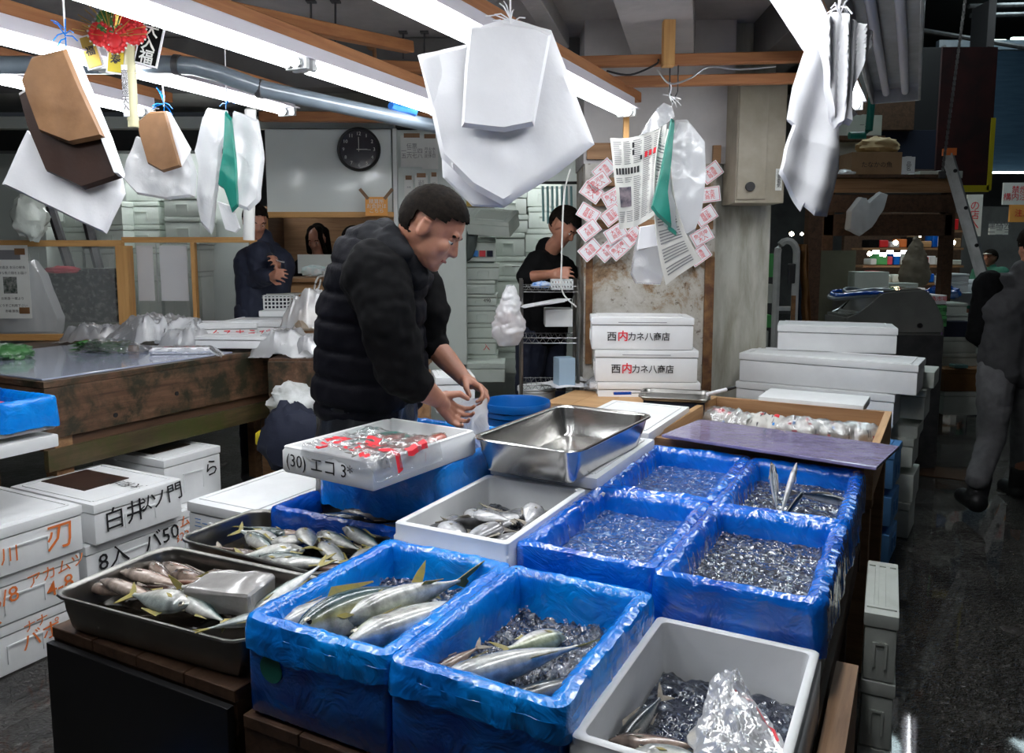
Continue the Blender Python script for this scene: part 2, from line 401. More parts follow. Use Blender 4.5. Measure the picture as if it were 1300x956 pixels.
# back wall of the stall with a counter window in it
YB = 5.7
def wbox(bm, px0, py0, px1, py1, Y, d):
    a, b = W(px0, py0, Y), W(px1, py1, Y)
    bm_box(bm, ((a.x+b.x)/2, Y+d/2, (a.z+b.z)/2), (abs(b.x-a.x), d, abs(a.z-b.z)))
bm = bmesh.new()
wbox(bm, 500, 165, 594, 690, YB, .08)             # panel right of the window
wbox(bm, -160, 148, 500, 163, YB, .08)
struct('wall_back', bm, 'wall_green')
bm = bmesh.new(); wbox(bm, 336, 164, 498, 272, YB-.02, .05)
struct('wall_whiteboard', bm, 'board_white')
bm = bmesh.new(); wbox(bm, 498, 163, 505, 300, YB-.05, .06); struct('trim_1', bm, 'white_plastic')
bm = bmesh.new(); wbox(bm, 332, 269, 500, 276, YB-.06, .1); struct('trim_2', bm, 'wood_frame')
bm = bmesh.new(); wbox(bm, 332, 276, 340, 400, YB-.04, .08); struct('trim_3', bm, 'wood_framez')
bm = bmesh.new(); wbox(bm, 332, 372, 500, 560, YB, .08); struct('wall_counter_front', bm, 'wood_mid')
# room seen through the window
bm = bmesh.new(); wbox(bm, 330, 262, 520, 420, 7.3, .06); struct('wall_office', bm, 'wood_mid')
bm = bmesh.new(); wbox(bm, 320, 262, 330, 440, 6.5, 1.2); struct('wall_office_side', bm, 'wood_dark')
bm = bmesh.new(); wbox(bm, -200, 150, 330, 700, 7.2, .08); struct('wall_left_back', bm, 'wall_green')
bm = bmesh.new(); wbox(bm, 560, 120, 760, 600, 7.4, .08); struct('wall_store', bm, 'wall_green')
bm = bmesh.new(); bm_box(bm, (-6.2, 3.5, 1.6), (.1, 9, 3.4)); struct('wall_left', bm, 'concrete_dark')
# ceiling slabs over the stall
bm = bmesh.new(); bm_box(bm, (-2.35, 3.2, 3.0), (7.9, 9.2, .12)); struct('ceiling', bm, 'concrete')
bm = bmesh.new(); bm_box(bm, (5, 10, 5.6), (22, 24, .1)); struct('ceiling_hall', bm, 'black')
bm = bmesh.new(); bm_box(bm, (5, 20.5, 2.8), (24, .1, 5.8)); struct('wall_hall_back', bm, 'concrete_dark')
for k, (x, y) in enumerate(((3.6, 8.2), (5.4, 9.6), (7.6, 11.4), (2.4, 11.8))):
    bm = bmesh.new(); bm_box(bm, (x, y, 5.53), (.5, 2.6, .03)); o = obj('window_%d' % (k+1), bm, mk_emit('glint_panel', (.75, .95, 1.), 11.)); o['kind'] = 'structure'  # glowing panels added overhead to put glints on the wet floor
# downstand beams of the ceiling: diagonal concrete girder running to the column
def beam_ab(name, p0, p1, w, h, mat, cat=None, label=None):
    p0, p1 = Vector(p0), Vector(p1); d = p1-p0; L = d.length; rz = math.atan2(d.y, d.x)-math.pi/2
    bm = bmesh.new(); bm_box(bm, (0, L/2, 0), (w, L, h), bev=.004, seg=1)
    o = obj(name, bm, mat); o.location = p0
    o.rotation_euler = (math.atan2(d.z, math.hypot(d.x, d.y)), 0, rz)
    if label: tag(o, label, cat)
    else: o['kind'] = 'structure'
    return o
beam_ab('trim_4', (.05, 1.2, 2.82), (.95, 5.0, 2.82), .34, .26, 'concrete')
beam_ab('trim_5', (-.55, 1.2, 2.9), (.3, 5.0, 2.9), .10, .12, 'concrete')
beam_ab('trim_6', (-6, 6.0, 2.42), (1.2, 6.0, 2.42), .18, .16, 'black')
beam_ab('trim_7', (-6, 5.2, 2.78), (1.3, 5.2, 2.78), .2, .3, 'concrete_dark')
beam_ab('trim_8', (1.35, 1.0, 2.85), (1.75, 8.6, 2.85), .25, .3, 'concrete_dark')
# column
cx0, cx1 = W(742, 300, 4.75).x, W(908, 300, 4.75).x
bm = bmesh.new(); bm_box(bm, ((cx0+cx1)/2, 4.75+.3, 1.06), (cx1-cx0, .6, 2.12)); struct('wall_column', bm, 'column')
bm = bmesh.new(); bm_box(bm, ((cx0+cx1)/2+.04, 4.75+.3, 2.56), (cx1-cx0+.1, .602, .88)); struct('wall_column_upper', bm, 'column_upper')
bm = bmesh.new(); bm_box(bm, (cx1+.17, 5.12, 1.5), (.36, .6, 3.0)); struct('wall_pier', bm, 'pier')
# rusted corner strip of the column
bm = bmesh.new(); bm_box(bm, (cx1-.03, 4.742, 1.02), (.055, .02, 1.1)); struct('trim_9', bm, 'rust')
bm = bmesh.new(); bm_box(bm, (cx0+.03, 4.742, 1.35), (.04, .02, .85)); struct('trim_10', bm, 'rust')
# ================================================================ LAMPS AND BEAMS
def lamp(P0, P1, label, ntube=2, z=2.3, beam=True, beam_label=None, single=False):
    """P0, P1: plan positions of the lamp line; tubes hang under a housing under a wooden beam"""
    P0, P1 = Vector((*P0, 0)), Vector((*P1, 0)); d = P1-P0; L = d.length; rz = math.atan2(d.y, d.x)-math.pi/2
    t = thing('tube_lamp', label, 'lamp', (P0.x, P0.y, z), rz)
    bm = bmesh.new(); bm_box(bm, (0, L/2, .065), (.075, L, .055), bev=.006); 
    bm_box(bm, (0, L/2, .036), (.13, L, .006))
    obj('housing', bm, 'housing', t)
    n = max(1, round(L/1.22)); seg = L/n
    for k in range(n):
        for s in ((-1, 1) if not single else (0,)):
            y0, y1 = k*seg+.035, (k+1)*seg-.035; x = s*.021
            bm = bmesh.new(); bm_tube(bm, [(x, y0+.02, .014), (x, y1-.02, .014)], .0175, 10)
            tb = obj('tube', bm, 'tube', t, True)
            for ya in (y0, y1-.02): bm = bmesh.new(); bm_tube(bm, [(x, ya, .014), (x, ya+.02, .014)], .0172, 10); obj('cap', bm, 'alu', tb)
        for ya in (k*seg+.02, (k+1)*seg-.02): bm = bmesh.new(); bm_box(bm, (0, ya, .02), (.10, .022, .05), bev=.005); obj('socket', bm, 'white_plastic', t)
    if beam:
        bm = bmesh.new(); bm_box(bm, (0, L/2, .12), (.05, L+.3, .052), bev=.003, seg=1)
        o = obj('wooden_beam', bm, 'beam'); o.location = (P0.x, P0.y, z); o.rotation_euler = (0, 0, rz)
        tag(o, beam_label or label.replace('lamp', 'lamp beam'), 'beam')
    return t
def gx(px, py, z): p = G(px, py, z); return (p.x, p.y)
def ext(p, q, k):  # continue the line q->p beyond p by k metres
    p, q = Vector((*p, 0)), Vector((*q, 0)); d = (p-q).normalized(); r = p+d*k; return (r.x, r.y)
ZL = 2.3
a, b = gx(490, 0, ZL), gx(797, 148, ZL)
lamp(ext(a, b, 1.3), b, 'bright twin-tube ceiling lamp ending beside the concrete column', beam_label='orange-brown timber carrying the lamp that ends at the column')
a, b = gx(110, 0, ZL), gx(560, 146, ZL)
lamp(ext(a, b, 1.3), b, 'long twin-tube ceiling lamp passing above the grey pipe and the bamboo charm', beam_label='orange-brown timber above the long lamp over the fish seller')
a, b = gx(0, 55, ZL), gx(368, 147, ZL)
lamp(ext(a, b, .7), b, 'twin-tube ceiling lamp behind the bamboo charm, ending near the clock', beam_label='timber above the lamp behind the bamboo charm', single=True)
a, b = gx(0, 106, ZL), gx(190, 148, ZL)
lamp(ext(a, b, .5), b, 'lowest ceiling lamp at far left behind the brown paper bags', beam_label='timber above the far left ceiling lamp', single=True)
a, b = gx(1000, 0, ZL), gx(1082, 140, ZL)
lamp(ext(a, b, 1.5), b, 'bright ceiling lamp behind the hanging white paper at right', beam_label='timber above the lamp at right')
lamp((-.28, 6.15), (.95, 6.15), 'added fill lamp over the foam stacks, hidden behind the hanging white paper', z=2.45, beam=False)  # lamp added out of sight to brighten the foam stacks
lamp((-3.4, 6.55), (-2.1, 6.55), 'added fill lamp hidden behind the black beam at far left', z=2.46, beam=False)  # unseen lamp added to brighten the pale boxes at far left
# grey louvred lamp reflector on the right, switched off
p0, p1 = G(1122, 0, 2.32), G(1137, 125, 2.32); d = (p1-p0); p0 = p0-d.normalized()*1.; L = (p1-p0).length
t = thing('lamp_reflector', 'unlit long grey lamp reflector hanging at upper right', 'lamp', p0, math.atan2(d.y, d.x)-math.pi/2)
bm = bmesh.new(); bm_box(bm, (0, L/2, .05), (.20, L, .012), bev=.003)
for s in (-1, 1): bm_box(bm, (s*.10, L/2, .02), (.012, L, .075), bev=.003)
bm_box(bm, (0, L, .02), (.2, .012, .075)); obj('reflector', bm, 'alu', t)
for k in (-.04, .04):
    bm = bmesh.new(); bm_tube(bm, [(k, .05, .02), (k, L-.05, .02)], .016, 10); obj('tube', bm, 'white_plastic', t, True)
# horizontal timbers by the column
def bar(name, label, p, q, w, h, mat, cat='beam'):
    return beam_ab(name, p, q, w, h, mat, cat, label)
bar('wooden_beam', 'upper orange-brown timber bar crossing in front of the column', W(700, 80, 3.95), W(1030, 72, 3.95), .05, .05, 'beam')
bar('wooden_beam', 'lower orange-brown timber bar crossing in front of the column', W(752, 105, 4.1), W(1040, 99, 4.1), .05, .05, 'beam')
bm = bmesh.new(); bm_box(bm, (0, 0, .3), (.055, .06, .62), bev=.003)
tag(obj('wooden_post', bm, 'wood_framez', loc=W(848, 82, 3.89)), 'short vertical timber hanging from the ceiling above the newspaper', 'post')
bm = bmesh.new(); bm_box(bm, (0, 0, -.09), (.03, .03, .24), bev=.003)
tag(obj('wooden_post', bm, 'wood_framez', loc=W(795, 150, 4.3)), 'small timber upright below the end of the column lamp', 'post')
for k, (a, b, l) in enumerate([(W(0, 22, 3.4), W(365, 132, 4.9), 'brown timber running under the ceiling at upper left'),
                 (W(330, 148, 5.1), W(600, 150, 5.1), 'brown timber across the ceiling above the clock'),
                 (W(440, 82, 4.6), W(610, 90, 4.6), 'short brown timber between the ceiling rods'),
                 (W(180, -10, 2.9), W(520, 60, 4.4), 'brown timber at the top edge of the ceiling')]):
    bar('wooden_beam', l, a, b, .06, .06, 'beam')
# pipes
bm = bmesh.new(); bm_tube(bm, [W(-40, 83, 3.3), W(215, 82, 3.3), W(245, 84, 3.32), W(275, 92, 3.38), W(330, 112, 3.5), W(560, 162, 4.3), W(640, 182, 4.6)], .036, 14)
t = tag(obj('grey_pipe', bm, 'pipe_grey', smooth=True), 'dark grey water pipe bending under the ceiling lamps', 'pipe')
bm = bmesh.new()
for q in ((225, 82, 3.305), (330, 112, 3.5)):
    p = W(*q); bm_tube(bm, [p+Vector((-.012, 0, 0)), p+Vector((.012, 0, -.003))], .041, 14)
obj('clamp', bm, 'iron', t, True)
for nm, lab, pts, r, mt in [
    ('white_pipe', 'white plastic pipe rising beside the hanging plastic bags', [W(316, 305, 4.2), W(318, 140, 4.2), W(321, 124, 4.2), W(332, 114, 4.2)], .03, 'pipe_white'),
    ('teal_pipe', 'blue-green bent pipe behind the hanging white paper', [W(1078, 172, 5.0), W(1098, 172, 5.0), W(1103, 166, 5.0), W(1113, 60, 5.0), W(1114, 0, 5.)], .022, 'teal'),
]:
    bm = bmesh.new(); bm_tube(bm, pts, r, 12); tag(obj(nm, bm, mt, smooth=True), lab, 'pipe')
for k, (x, y0, y1, Y) in enumerate([(395, 8, 65, 4.4), (426, 6, 72, 4.4), (512, 50, 75, 5.), (539, 48, 82, 5.)]):
    bm = bmesh.new(); a, b = W(x, y0, Y), W(x, y1, Y); bm_tube(bm, [(a.x, a.y, 2.95), b], .006, 6)
    bm_box(bm, (a.x, a.y, 2.935), (.05, .05, .01))
    tag(obj('hanging_rod', bm, 'iron'), 'thin threaded rod hanging from the ceiling, ' + ['leftmost of the four', 'second from left', 'third from left', 'rightmost of the four'][k], 'rod', 'ceiling rods')
bm = bmesh.new(); bm_sphere(bm, W(472, 55, 4.6), .035, (1, 1, 1.2)); bm_tube(bm, [W(475, 62, 4.6), W(476, 76, 4.6)], .012, 8)
tag(obj('sprinkler_head', bm, 'rust', smooth=True), 'small brown fitting on the ceiling between the rods', 'fitting')
# cables on the timbers near the column
def cable(name, lab, pts, r, mt):
    P = []; 
    for i in range(len(pts)-1):
        p0 = pts[max(i-1, 0)]; p1 = pts[i]; p2 = pts[i+1]; p3 = pts[min(i+2, len(pts)-1)]
        for k in range(6):
            t_ = k/6; P.append(.5*((2*p1)+(p2-p0)*t_+(2*p0-5*p1+4*p2-p3)*t_*t_+(3*p1-p0-3*p2+p3)*t_**3))
    P.append(pts[-1]); bm = bmesh.new(); bm_tube(bm, P, r, 6); return tag(obj(name, bm, mt, smooth=True), lab, 'cable')
cable('power_cable', 'dark cable sagging between the two timber bars', [W(770, 90, 3.92), W(800, 95, 3.92), W(832, 82, 3.92), W(836, 75, 3.92)], .005, 'black')
cable('power_cable', 'grey cable looping from the timber above the newspaper', [W(835, 88, 3.9), W(850, 106, 3.9), W(875, 100, 3.9), W(900, 85, 3.92), W(940, 88, 3.92), W(985, 84, 3.9)], .005, 'alu')
cable('power_cable', 'white cord hanging in front of the clerk', [W(724, 215, 4.5), W(716, 250, 4.45), W(713, 330, 4.45), W(714, 370, 4.45), W(732, 390, 4.45)], .005, 'pipe_white')
# metal cabinet on the pier
p = W(961, 180, 4.6)
t = thing('electrical_cabinet', 'brown-grey metal electrical box on the pier beside the column', 'cabinet', (p.x, 4.66, p.z))
bm = bmesh.new(); bm_box(bm, (0, 0, 0), (.275, .28, .70), bev=.006); obj('body', bm, 'metal_box', t)
bm = bmesh.new(); bm_box(bm, (-.05, -.145, -.02), (.16, .01, .62), bev=.003); obj('door', bm, 'metal_box', t)
bm = bmesh.new(); bm_tube(bm, [(-.06, -.145, -.26), (-.06, -.17, -.26)], .026, 16); obj('knob', bm, 'black', t)
bm = bmesh.new(); bm_box(bm, (.105, -.142, -.22), (.035, .006, .12)); s_ = obj('sticker', bm, 'paper', t)
lettering('print', '注\n意\n電\n気', .026, 'ink', t, face_mt((.105, -.1465, -.22), (1, 0, 0), (0, 0, 1)))
# planks nailed to the column
for k, (x0, x1, y, h, l) in enumerate([(745, 778, 192, 20, 'top left short plank nailed to the column'), (905, 915, 196, 22, 'short plank end at the top right of the column'),
        (752, 800, 231, 11, 'second plank down on the column behind the cards'), (752, 800, 255, 13, 'third plank down on the column behind the cards'),
        (752, 905, 285, 12, 'lowest plank on the column behind the cards')]):
    a, b = W(x0, y, 4.72), W(x1, y, 4.72); bm = bmesh.new()
    bm_box(bm, ((a.x+b.x)/2, 4.725, a.z), (b.x-a.x, .03, h*4.72/1000), bev=.003); tag(obj('plank', bm, 'wood_mid'), l, 'plank')
# cards on the column
card_t = ['大漁\n毎度', '魚河岸\n大入', '賀正\n福来', '大吉\n商売']
cards = [(767, 216, 38, 'l'), (751, 244, -35, 'l'), (747, 271, -35, ''), (748, 292, 38, ''), (749, 317, 38, ''), (778, 250, 30, ''), (777, 273, 35, ''), (782, 296, 32, ''),
         (771, 318, 40, ''), (786, 316, 42, ''), (803, 300, 38, ''), (858, 322, 38, ''), (888, 324, 32, ''), (891, 300, 30, ''), (896, 274, 30, ''), (901, 247, 8, ''), (903, 219, 33, ''), (760, 231, 36, '')]
pos_w = ['uppermost on the left side', 'second row down, far left', 'third row down, far left', 'fourth row down, far left', 'bottom left corner of the cluster', 'left side touching the newspaper edge, upper',
  'left side touching the newspaper edge, middle', 'left side below the newspaper', 'bottom row, second from left', 'bottom row, third from left', 'beside the clear bag', 'bottom, just right of the folded newspaper',
  'bottom right corner of the cluster', 'right side, second from the bottom', 'right side, third from the bottom', 'right side, second from the top', 'uppermost on the right side', 'left side, tucked behind its neighbours']
card0 = []
for v in range(4):
    pass
for k, (x, y, ang, _) in enumerate(cards):
    p = W(x, y, 4.66 - .006*(k % 4)); t = thing('price_card', 'white card with red lettering on the column, ' + pos_w[k], 'card', p, 0, 'red and white cards on the column')
    an = R(-ang if ang > 0 else -ang-75)
    t.rotation_euler = (R(90), -R(90)*0, 0)
    if card0:
        src = card0[k % len(card0)] if len(card0) == 4 else None
    if len(card0) < 4:
        bm = bmesh.new(); bm_box(bm, (0, 0, 0), (.125, .088, .002), bev=.0008, seg=1); c_ = obj('card', bm, 'paper_white', t)
        bm = bmesh.new()
        for q in ((0, .038, .112, .0025), (0, -.038, .112, .0025)): bm_box(bm, (q[0], q[1], .0013), (q[2], q[3], .0006))
        for q in ((.055, 0, .0025, .078), (-.055, 0, .0025, .078)): bm_box(bm, (q[0], q[1], .0013), (q[2], q[3], .0006))
        obj('border', bm, 'ink_pink', t)
        lettering('print', card_t[k % 4], .030, 'ink_red', t, Matrix.Translation((0, -.002, .0016)))
        card0.append(t)
    else:
        for ch in card0[k % 4].children:
            c2 = ch.copy(); COL.objects.link(c2); c2.parent = t
    t.rotation_euler = (Matrix.Rotation(R(90), 3, 'X') @ Matrix.Rotation(R(ang if k % 2 else ang+4), 3, 'Z')).to_euler()
# clock
p = W(456, 190, YB-.05)
t = thing('wall_clock', 'round black wall clock on the whiteboard', 'clock', p, rot=(R(90), 0, 0))
bm = bmesh.new(); bm_lathe(bm, [(0, -.02), (.13, -.02), (.15, -.01), (.152, .02), (.145, .03), (.134, .028), (.132, .012)], n=48); obj('rim', bm, 'black', t, True)
bm = bmesh.new(); bm_lathe(bm, [(0, .012), (.133, .012)], n=48); obj('face', bm, mk('clock_face', (.035, .035, .045), .15, coat=.6), t)
for k in range(12):
    an = R(90-30*(k+1)); lettering('numeral', str(k+1), .034, 'paper', t, Matrix.Translation((.108*math.cos(an), .108*math.sin(an), .013)))
for an, L, w_ in ((90, .10, .0035), (0, .075, .006), (-2, .1, .0025)):
    bm = bmesh.new(); bm_box(bm, (L/2-.015, 0, .017), (L, w_, .002)); o = obj('hand', bm, 'paper', t); o.rotation_euler = (0, 0, R(an))
# orange note taped under the board
p = W(478, 262, YB-.14); t = thing('orange_note', 'orange notice taped to the bottom edge of the whiteboard', 'notice', p)
bm = bmesh.new(); bm_box(bm, (0, 0, 0), (.155, .004, .13)); obj('sheet', bm, 'orange_note', t)
lettering('print', '精算所\nお会計は\nこちら', .035, 'paper', t, face_mt((0, -.003, 0), (1, 0, 0), (0, 0, 1)))
for s in (-1, 1):
    bm = bmesh.new(); bm_box(bm, (0, 0, 0), (.09, .003, .022), rot=Matrix.Rotation(R(-s*50), 4, 'Y')); o = obj('tape', bm, 'kraft', t, loc=(s*.085, -.004, .085))
# papers pinned on the wall right of the board
for k, (x, y, w_, h_, tx, l) in enumerate([(523, 192, 28, 38, '伝票\n一二三四\n五六七八', 'white sheet taped high on the wall right of the clock'), (546, 194, 20, 40, '月火水\n木金土\n定休日', 'second white sheet taped high on the wall, beside the hanging white bags'),
        (519, 238, 11, 24, '市場', 'narrow notice with a brown stamp above the seller\'s head'), (535, 234, 16, 22, '注文\n電話\n番号', 'small note taped above the seller\'s head'), (551, 232, 9, 20, '品名', 'narrow note between brown tapes above the seller\'s head')]):
    p = W(x, y, YB-.02); t = thing('paper_note', l, 'notice', p); s = YB/1000
    bm = bmesh.new(); bm_box(bm, (0, 0, 0), (w_*s, .003, h_*s)); obj('sheet', bm, 'paper', t)
    lettering('print', tx, w_*s/4.2, 'ink_grey', t, face_mt((0, -.0025, 0), (1, 0, 0), (0, 0, 1)))
    bm = bmesh.new(); bm_box(bm, (0, -.003, h_*s/2), (w_*s*.7, .003, .03)); obj('tape', bm, 'kraft', t)
# ================================================================ FOAM BOXES
def foam_body(w, l, h, wall=.025, bev=.012, lip=.018, floor_t=.03):
    """open moulded box: bevelled walls, an inset lip under the rim, a floor; origin at its base centre"""
    bm = bmesh.new(); W2, L2 = w/2, l/2
    def ring(x, y, z, r, n=5):
        vs = []
        for (sx, sy, a0) in ((1, 1, 0), (-1, 1, 90), (-1, -1, 180), (1, -1, 270)):
            for k in range(n):
                an = R(a0+90*k/(n-1)); vs.append(bm.verts.new((sx*(x-r)+r*math.cos(an), sy*(y-r)+r*math.sin(an), z)))
        return vs
    prof = [(W2-.006, L2-.006, 0, bev), (W2, L2, .008, bev), (W2, L2, h-lip-.006, bev), (W2-.004, L2-.004, h-lip, bev), (W2-.004, L2-.004, h-.003, bev),
            (W2-.007, L2-.007, h, bev), (W2-wall+.003, L2-wall+.003, h, bev), (W2-wall, L2-wall, h-.003, bev*1.3), (W2-wall-.006, L2-wall-.006, floor_t+.008, bev*1.5), (W2-wall-.014, L2-wall-.014, floor_t, bev)]
    rs = [ring(*p) for p in prof]; n = len(rs[0])
    for a, b in zip(rs, rs[1:]):
        for k in range(n): bm.faces.new((a[k], a[(k+1) % n], b[(k+1) % n], b[k]))
    bm.faces.new(rs[0][::-1]); bm.faces.new(rs[-1]); return bm
def closed_foam(w, l, h, lid=True):
    bm = bmesh.new(); lh = .035
    bm_box(bm, (0, 0, (h-lh)/2), (w-.006, l-.006, h-lh), bev=.010)
    # recessed grips in the short ends
    return bm
def foam_box(label, loc, rz, w, l, h, mat='foam', lid=True, grip=True, group=None, lid_mat=None, rot=None, name='foam_box'):
    """closed fish box: body + lid with a shallow recess; long axis y"""
    t = thing(name, label, 'box', loc, rz, group, rot)
    lh = min(.04, h*.28)
    bm = bmesh.new(); hb = h-lh-.003
    bm_box(bm, (0, 0, hb/2), (w-.008, l-.008, hb), bev=.009)
    if grip:
        for s in (-1, 1):
            bm_box(bm, (0, s*(l/2-.001), hb*.72), (w*.34, .006, .008), bev=.002); bm_box(bm, (-w*.17, s*(l/2-.001), hb*.5), (.008, .006, hb*.48), bev=.002)
            bm_box(bm, (w*.17, s*(l/2-.001), hb*.5), (.008, .006, hb*.48), bev=.002)
    obj('body', bm, mat, t, 'auto')
    if lid:
        bm = bmesh.new(); bm_box(bm, (0, 0, h-lh/2), (w, l, lh), bev=.008)
        for s in (-1, 1):
            bm_box(bm, (0, s*(l/2-.045), h+.0015), (w*.86, .014, .005), bev=.002); bm_box(bm, (s*(w/2-.03), 0, h+.0015), (.012, l-.1, .005), bev=.002)
        obj('lid', bm, lid_mat or mat, t, 'auto')
    return t
# ================================================================ CRATES, LINERS, ICE, FISH
def rr_path(x, y, r, n):
    """points and outward normals round a rounded rectangle, evenly spaced"""
    segs = []; P = []
    Lx, Ly = 2*(x-r), 2*(y-r); arc = math.pi*r/2; tot = 2*(Lx+Ly)+4*arc
    for k in range(n):
        s = tot*k/n
        for (kind, L, dat) in (('l', Ly, (x, -(y-r), 0, 1)), ('a', arc, (x-r, y-r, 0)), ('l', Lx, (x-r, y, -1, 0)), ('a', arc, (-(x-r), y-r, 90)),
                               ('l', Ly, (-x, y-r, 0, -1)), ('a', arc, (-(x-r), -(y-r), 180)), ('l', Lx, (-(x-r), -y, 1, 0)), ('a', arc, (x-r, -(y-r), 270))):
            if s <= L or (kind == 'a' and dat[2] == 270):
                if kind == 'l':
                    px, py, dx, dy = dat; P.append((px+dx*s, py+dy*s, dy, -dx))
                else:
                    cx, cy, a0 = dat; an = R(a0)+s/max(r, 1e-5); P.append((cx+r*math.cos(an), cy+r*math.sin(an), math.cos(an), math.sin(an)))
                break
            s -= L
    return P
def liner_mesh(w, l, h, drop, seed=0, wall=.03, n=260, depth=.11, amp=1., puff=.007):
    bm = bmesh.new(); rows = []
    # profile: (outward offset from the outer wall, z, wrinkle)
    prof = [(-wall-.028, h-depth, .2), (-wall-.020, h-depth*.8, .5), (-wall-.017, h-depth*.55, .8), (-wall-.014, h-depth*.3, 1), (-wall-.010, h-.014, 1), (-wall-.003, h+.002, 1), (-wall*.75, h+.008, 1.1), (-wall*.5, h+puff+.004, 1.2),
            (-wall*.25, h+.009, 1.1), (.004, h+.005, 1), (.009, h-.006, 1), (.010, h-.02, .9), (.011, h-drop*.35, .9), (.012, h-drop*.65, 1.), (.013, h-drop*.85, 1.2), (.013, h-drop, 1.4)]
    P = rr_path(w/2, l/2, .022, n)
    for j, (off, z, a) in enumerate(prof):
        row = []
        for k, (x, y, nx, ny) in enumerate(P):
            x2, y2 = x+nx*off, y+ny*off
            q = Vector((x2, y2, z))
            qz = Vector((x2, y2, z*.35)); f1 = N(qz, 13, seed)*.006+abs(N(qz, 30, seed+5))*.008-.0015
            wv = a*amp*f1
            zz = z+(N(q, 12, seed+9)*.004+abs(N(q, 30, seed+3))*.004)*a*amp
            if j == len(prof)-1: zz += N((x2, y2, 0), 7, seed)*.022+N((x2, y2, 0), 30, seed)*.006
            row.append(bm.verts.new((x2+nx*wv, y2+ny*wv, zz)))
        rows.append(row)
    for a, b in zip(rows, rows[1:]):
        for k in range(n): bm.faces.new((a[k], b[k], b[(k+1) % n], a[(k+1) % n]))
    return bm
def crate(label, a, b, zr, w, l, h, liner='film_blue', body='foam', drop=.12, seed=0, group=None, rz=YAW, cat='crate', amp=1., depth=.11):
    p = AB(a, b, zr-h); t = thing('fish_crate', label, cat, p, rz, group)
    obj('body', foam_body(w, l, h, .03), body, t, 'auto')
    if liner: 
        o = obj('liner', liner_mesh(w, l, h, drop, seed, amp=amp, depth=depth), liner, t, True)
        # the film also covers the floor
        bm = bmesh.new(); bm_grid(bm, lambda u, v: Vector(((u-.5)*(w-.09), (v-.5)*(l-.09), h-depth+.004+N((u*9, v*9, 0), 1, seed)*.004)), 10, 14); obj('liner_floor', bm, liner, t, True)
    return t
def ice_bed(name, label, a, b, z, w, l, mat, seed=0, n=260, rz=YAW, amp=.012, chip='ice', size=(.004, .012), group=None):
    t = thing(name, label, 'ice', AB(a, b, z), rz, group); t['kind'] = 'stuff'
    bm = bmesh.new()
    bm_grid(bm, lambda u, v: Vector(((u-.5)*w, (v-.5)*l, N((u*w, v*l, 0), 22, seed)*amp+N((u*w, v*l, 0), 70, seed)*amp*.5)), 70, 90)
    o = obj('ice_surface', bm, mat, t, True); o['kind'] = 'stuff'
    r = random.Random(seed+3); bm = bmesh.new()
    for k in range(n):
        x, y = (r.random()-.5)*w*.96, (r.random()-.5)*l*.96; s = r.uniform(*size)
        c = Vector((x, y, N((x+w/2, y+l/2, 0), 22, seed)*amp+s*.3))
        vs = [bm.verts.new(c+Vector((r.gauss(0, 1), r.gauss(0, 1), r.gauss(0, .7))).normalized()*s*r.uniform(.5, 1.3)) for _ in range(6)]
        try: bmesh.ops.convex_hull(bm, input=vs)
        except Exception: pass
    bmesh.ops.delete(bm, geom=[v for v in bm.verts if not v.link_faces], context='VERTS')
    o = obj('ice_chips', bm, chip, t); o['kind'] = 'stuff'
    return t
KIN = {  # length, height, thickness, back, stripe, belly, blotch, fin material
 'amber': (.46, .105, .075, (.035, .085, .10), (.42, .40, .16), (.74, .75, .72), 'fin_yellow', 1),
 'pale': (.44, .11, .07, (.38, .44, .30), (.60, .62, .42), (.80, .80, .76), 'fin_yellow', 1),
 'mackerel': (.29, .058, .042, (.035, .075, .075), (.30, .36, .33), (.72, .72, .68), 'fin_yellow', 1),
 'jack': (.25, .075, .040, (.30, .34, .33), (.55, .57, .52), (.78, .77, .72), 'fin_yellow', 1),
 'pink': (.30, .052, .040, (.11, .05, .032), (.36, .20, .145), (.58, .47, .40), 'fin', 1),
 'brown': (.28, .050, .040, (.055, .028, .02), (.17, .09, .062), (.42, .31, .25), 'fin', 1),
 'butter': (.155, .080, .034, (.22, .22, .23), (.56, .56, .58), (.80, .80, .82), 'fin', 0),
 'saury': (.28, .034, .022, (.012, .03, .055), (.35, .42, .48), (.78, .80, .82), 'fin', 1),
 'bream': (.24, .085, .05, (.52, .16, .12), (.70, .42, .36), (.84, .74, .70), 'fin', 1),
 'dark': (.36, .065, .05, (.012, .02, .03), (.05, .07, .08), (.20, .20, .19), 'fin', 1),
}
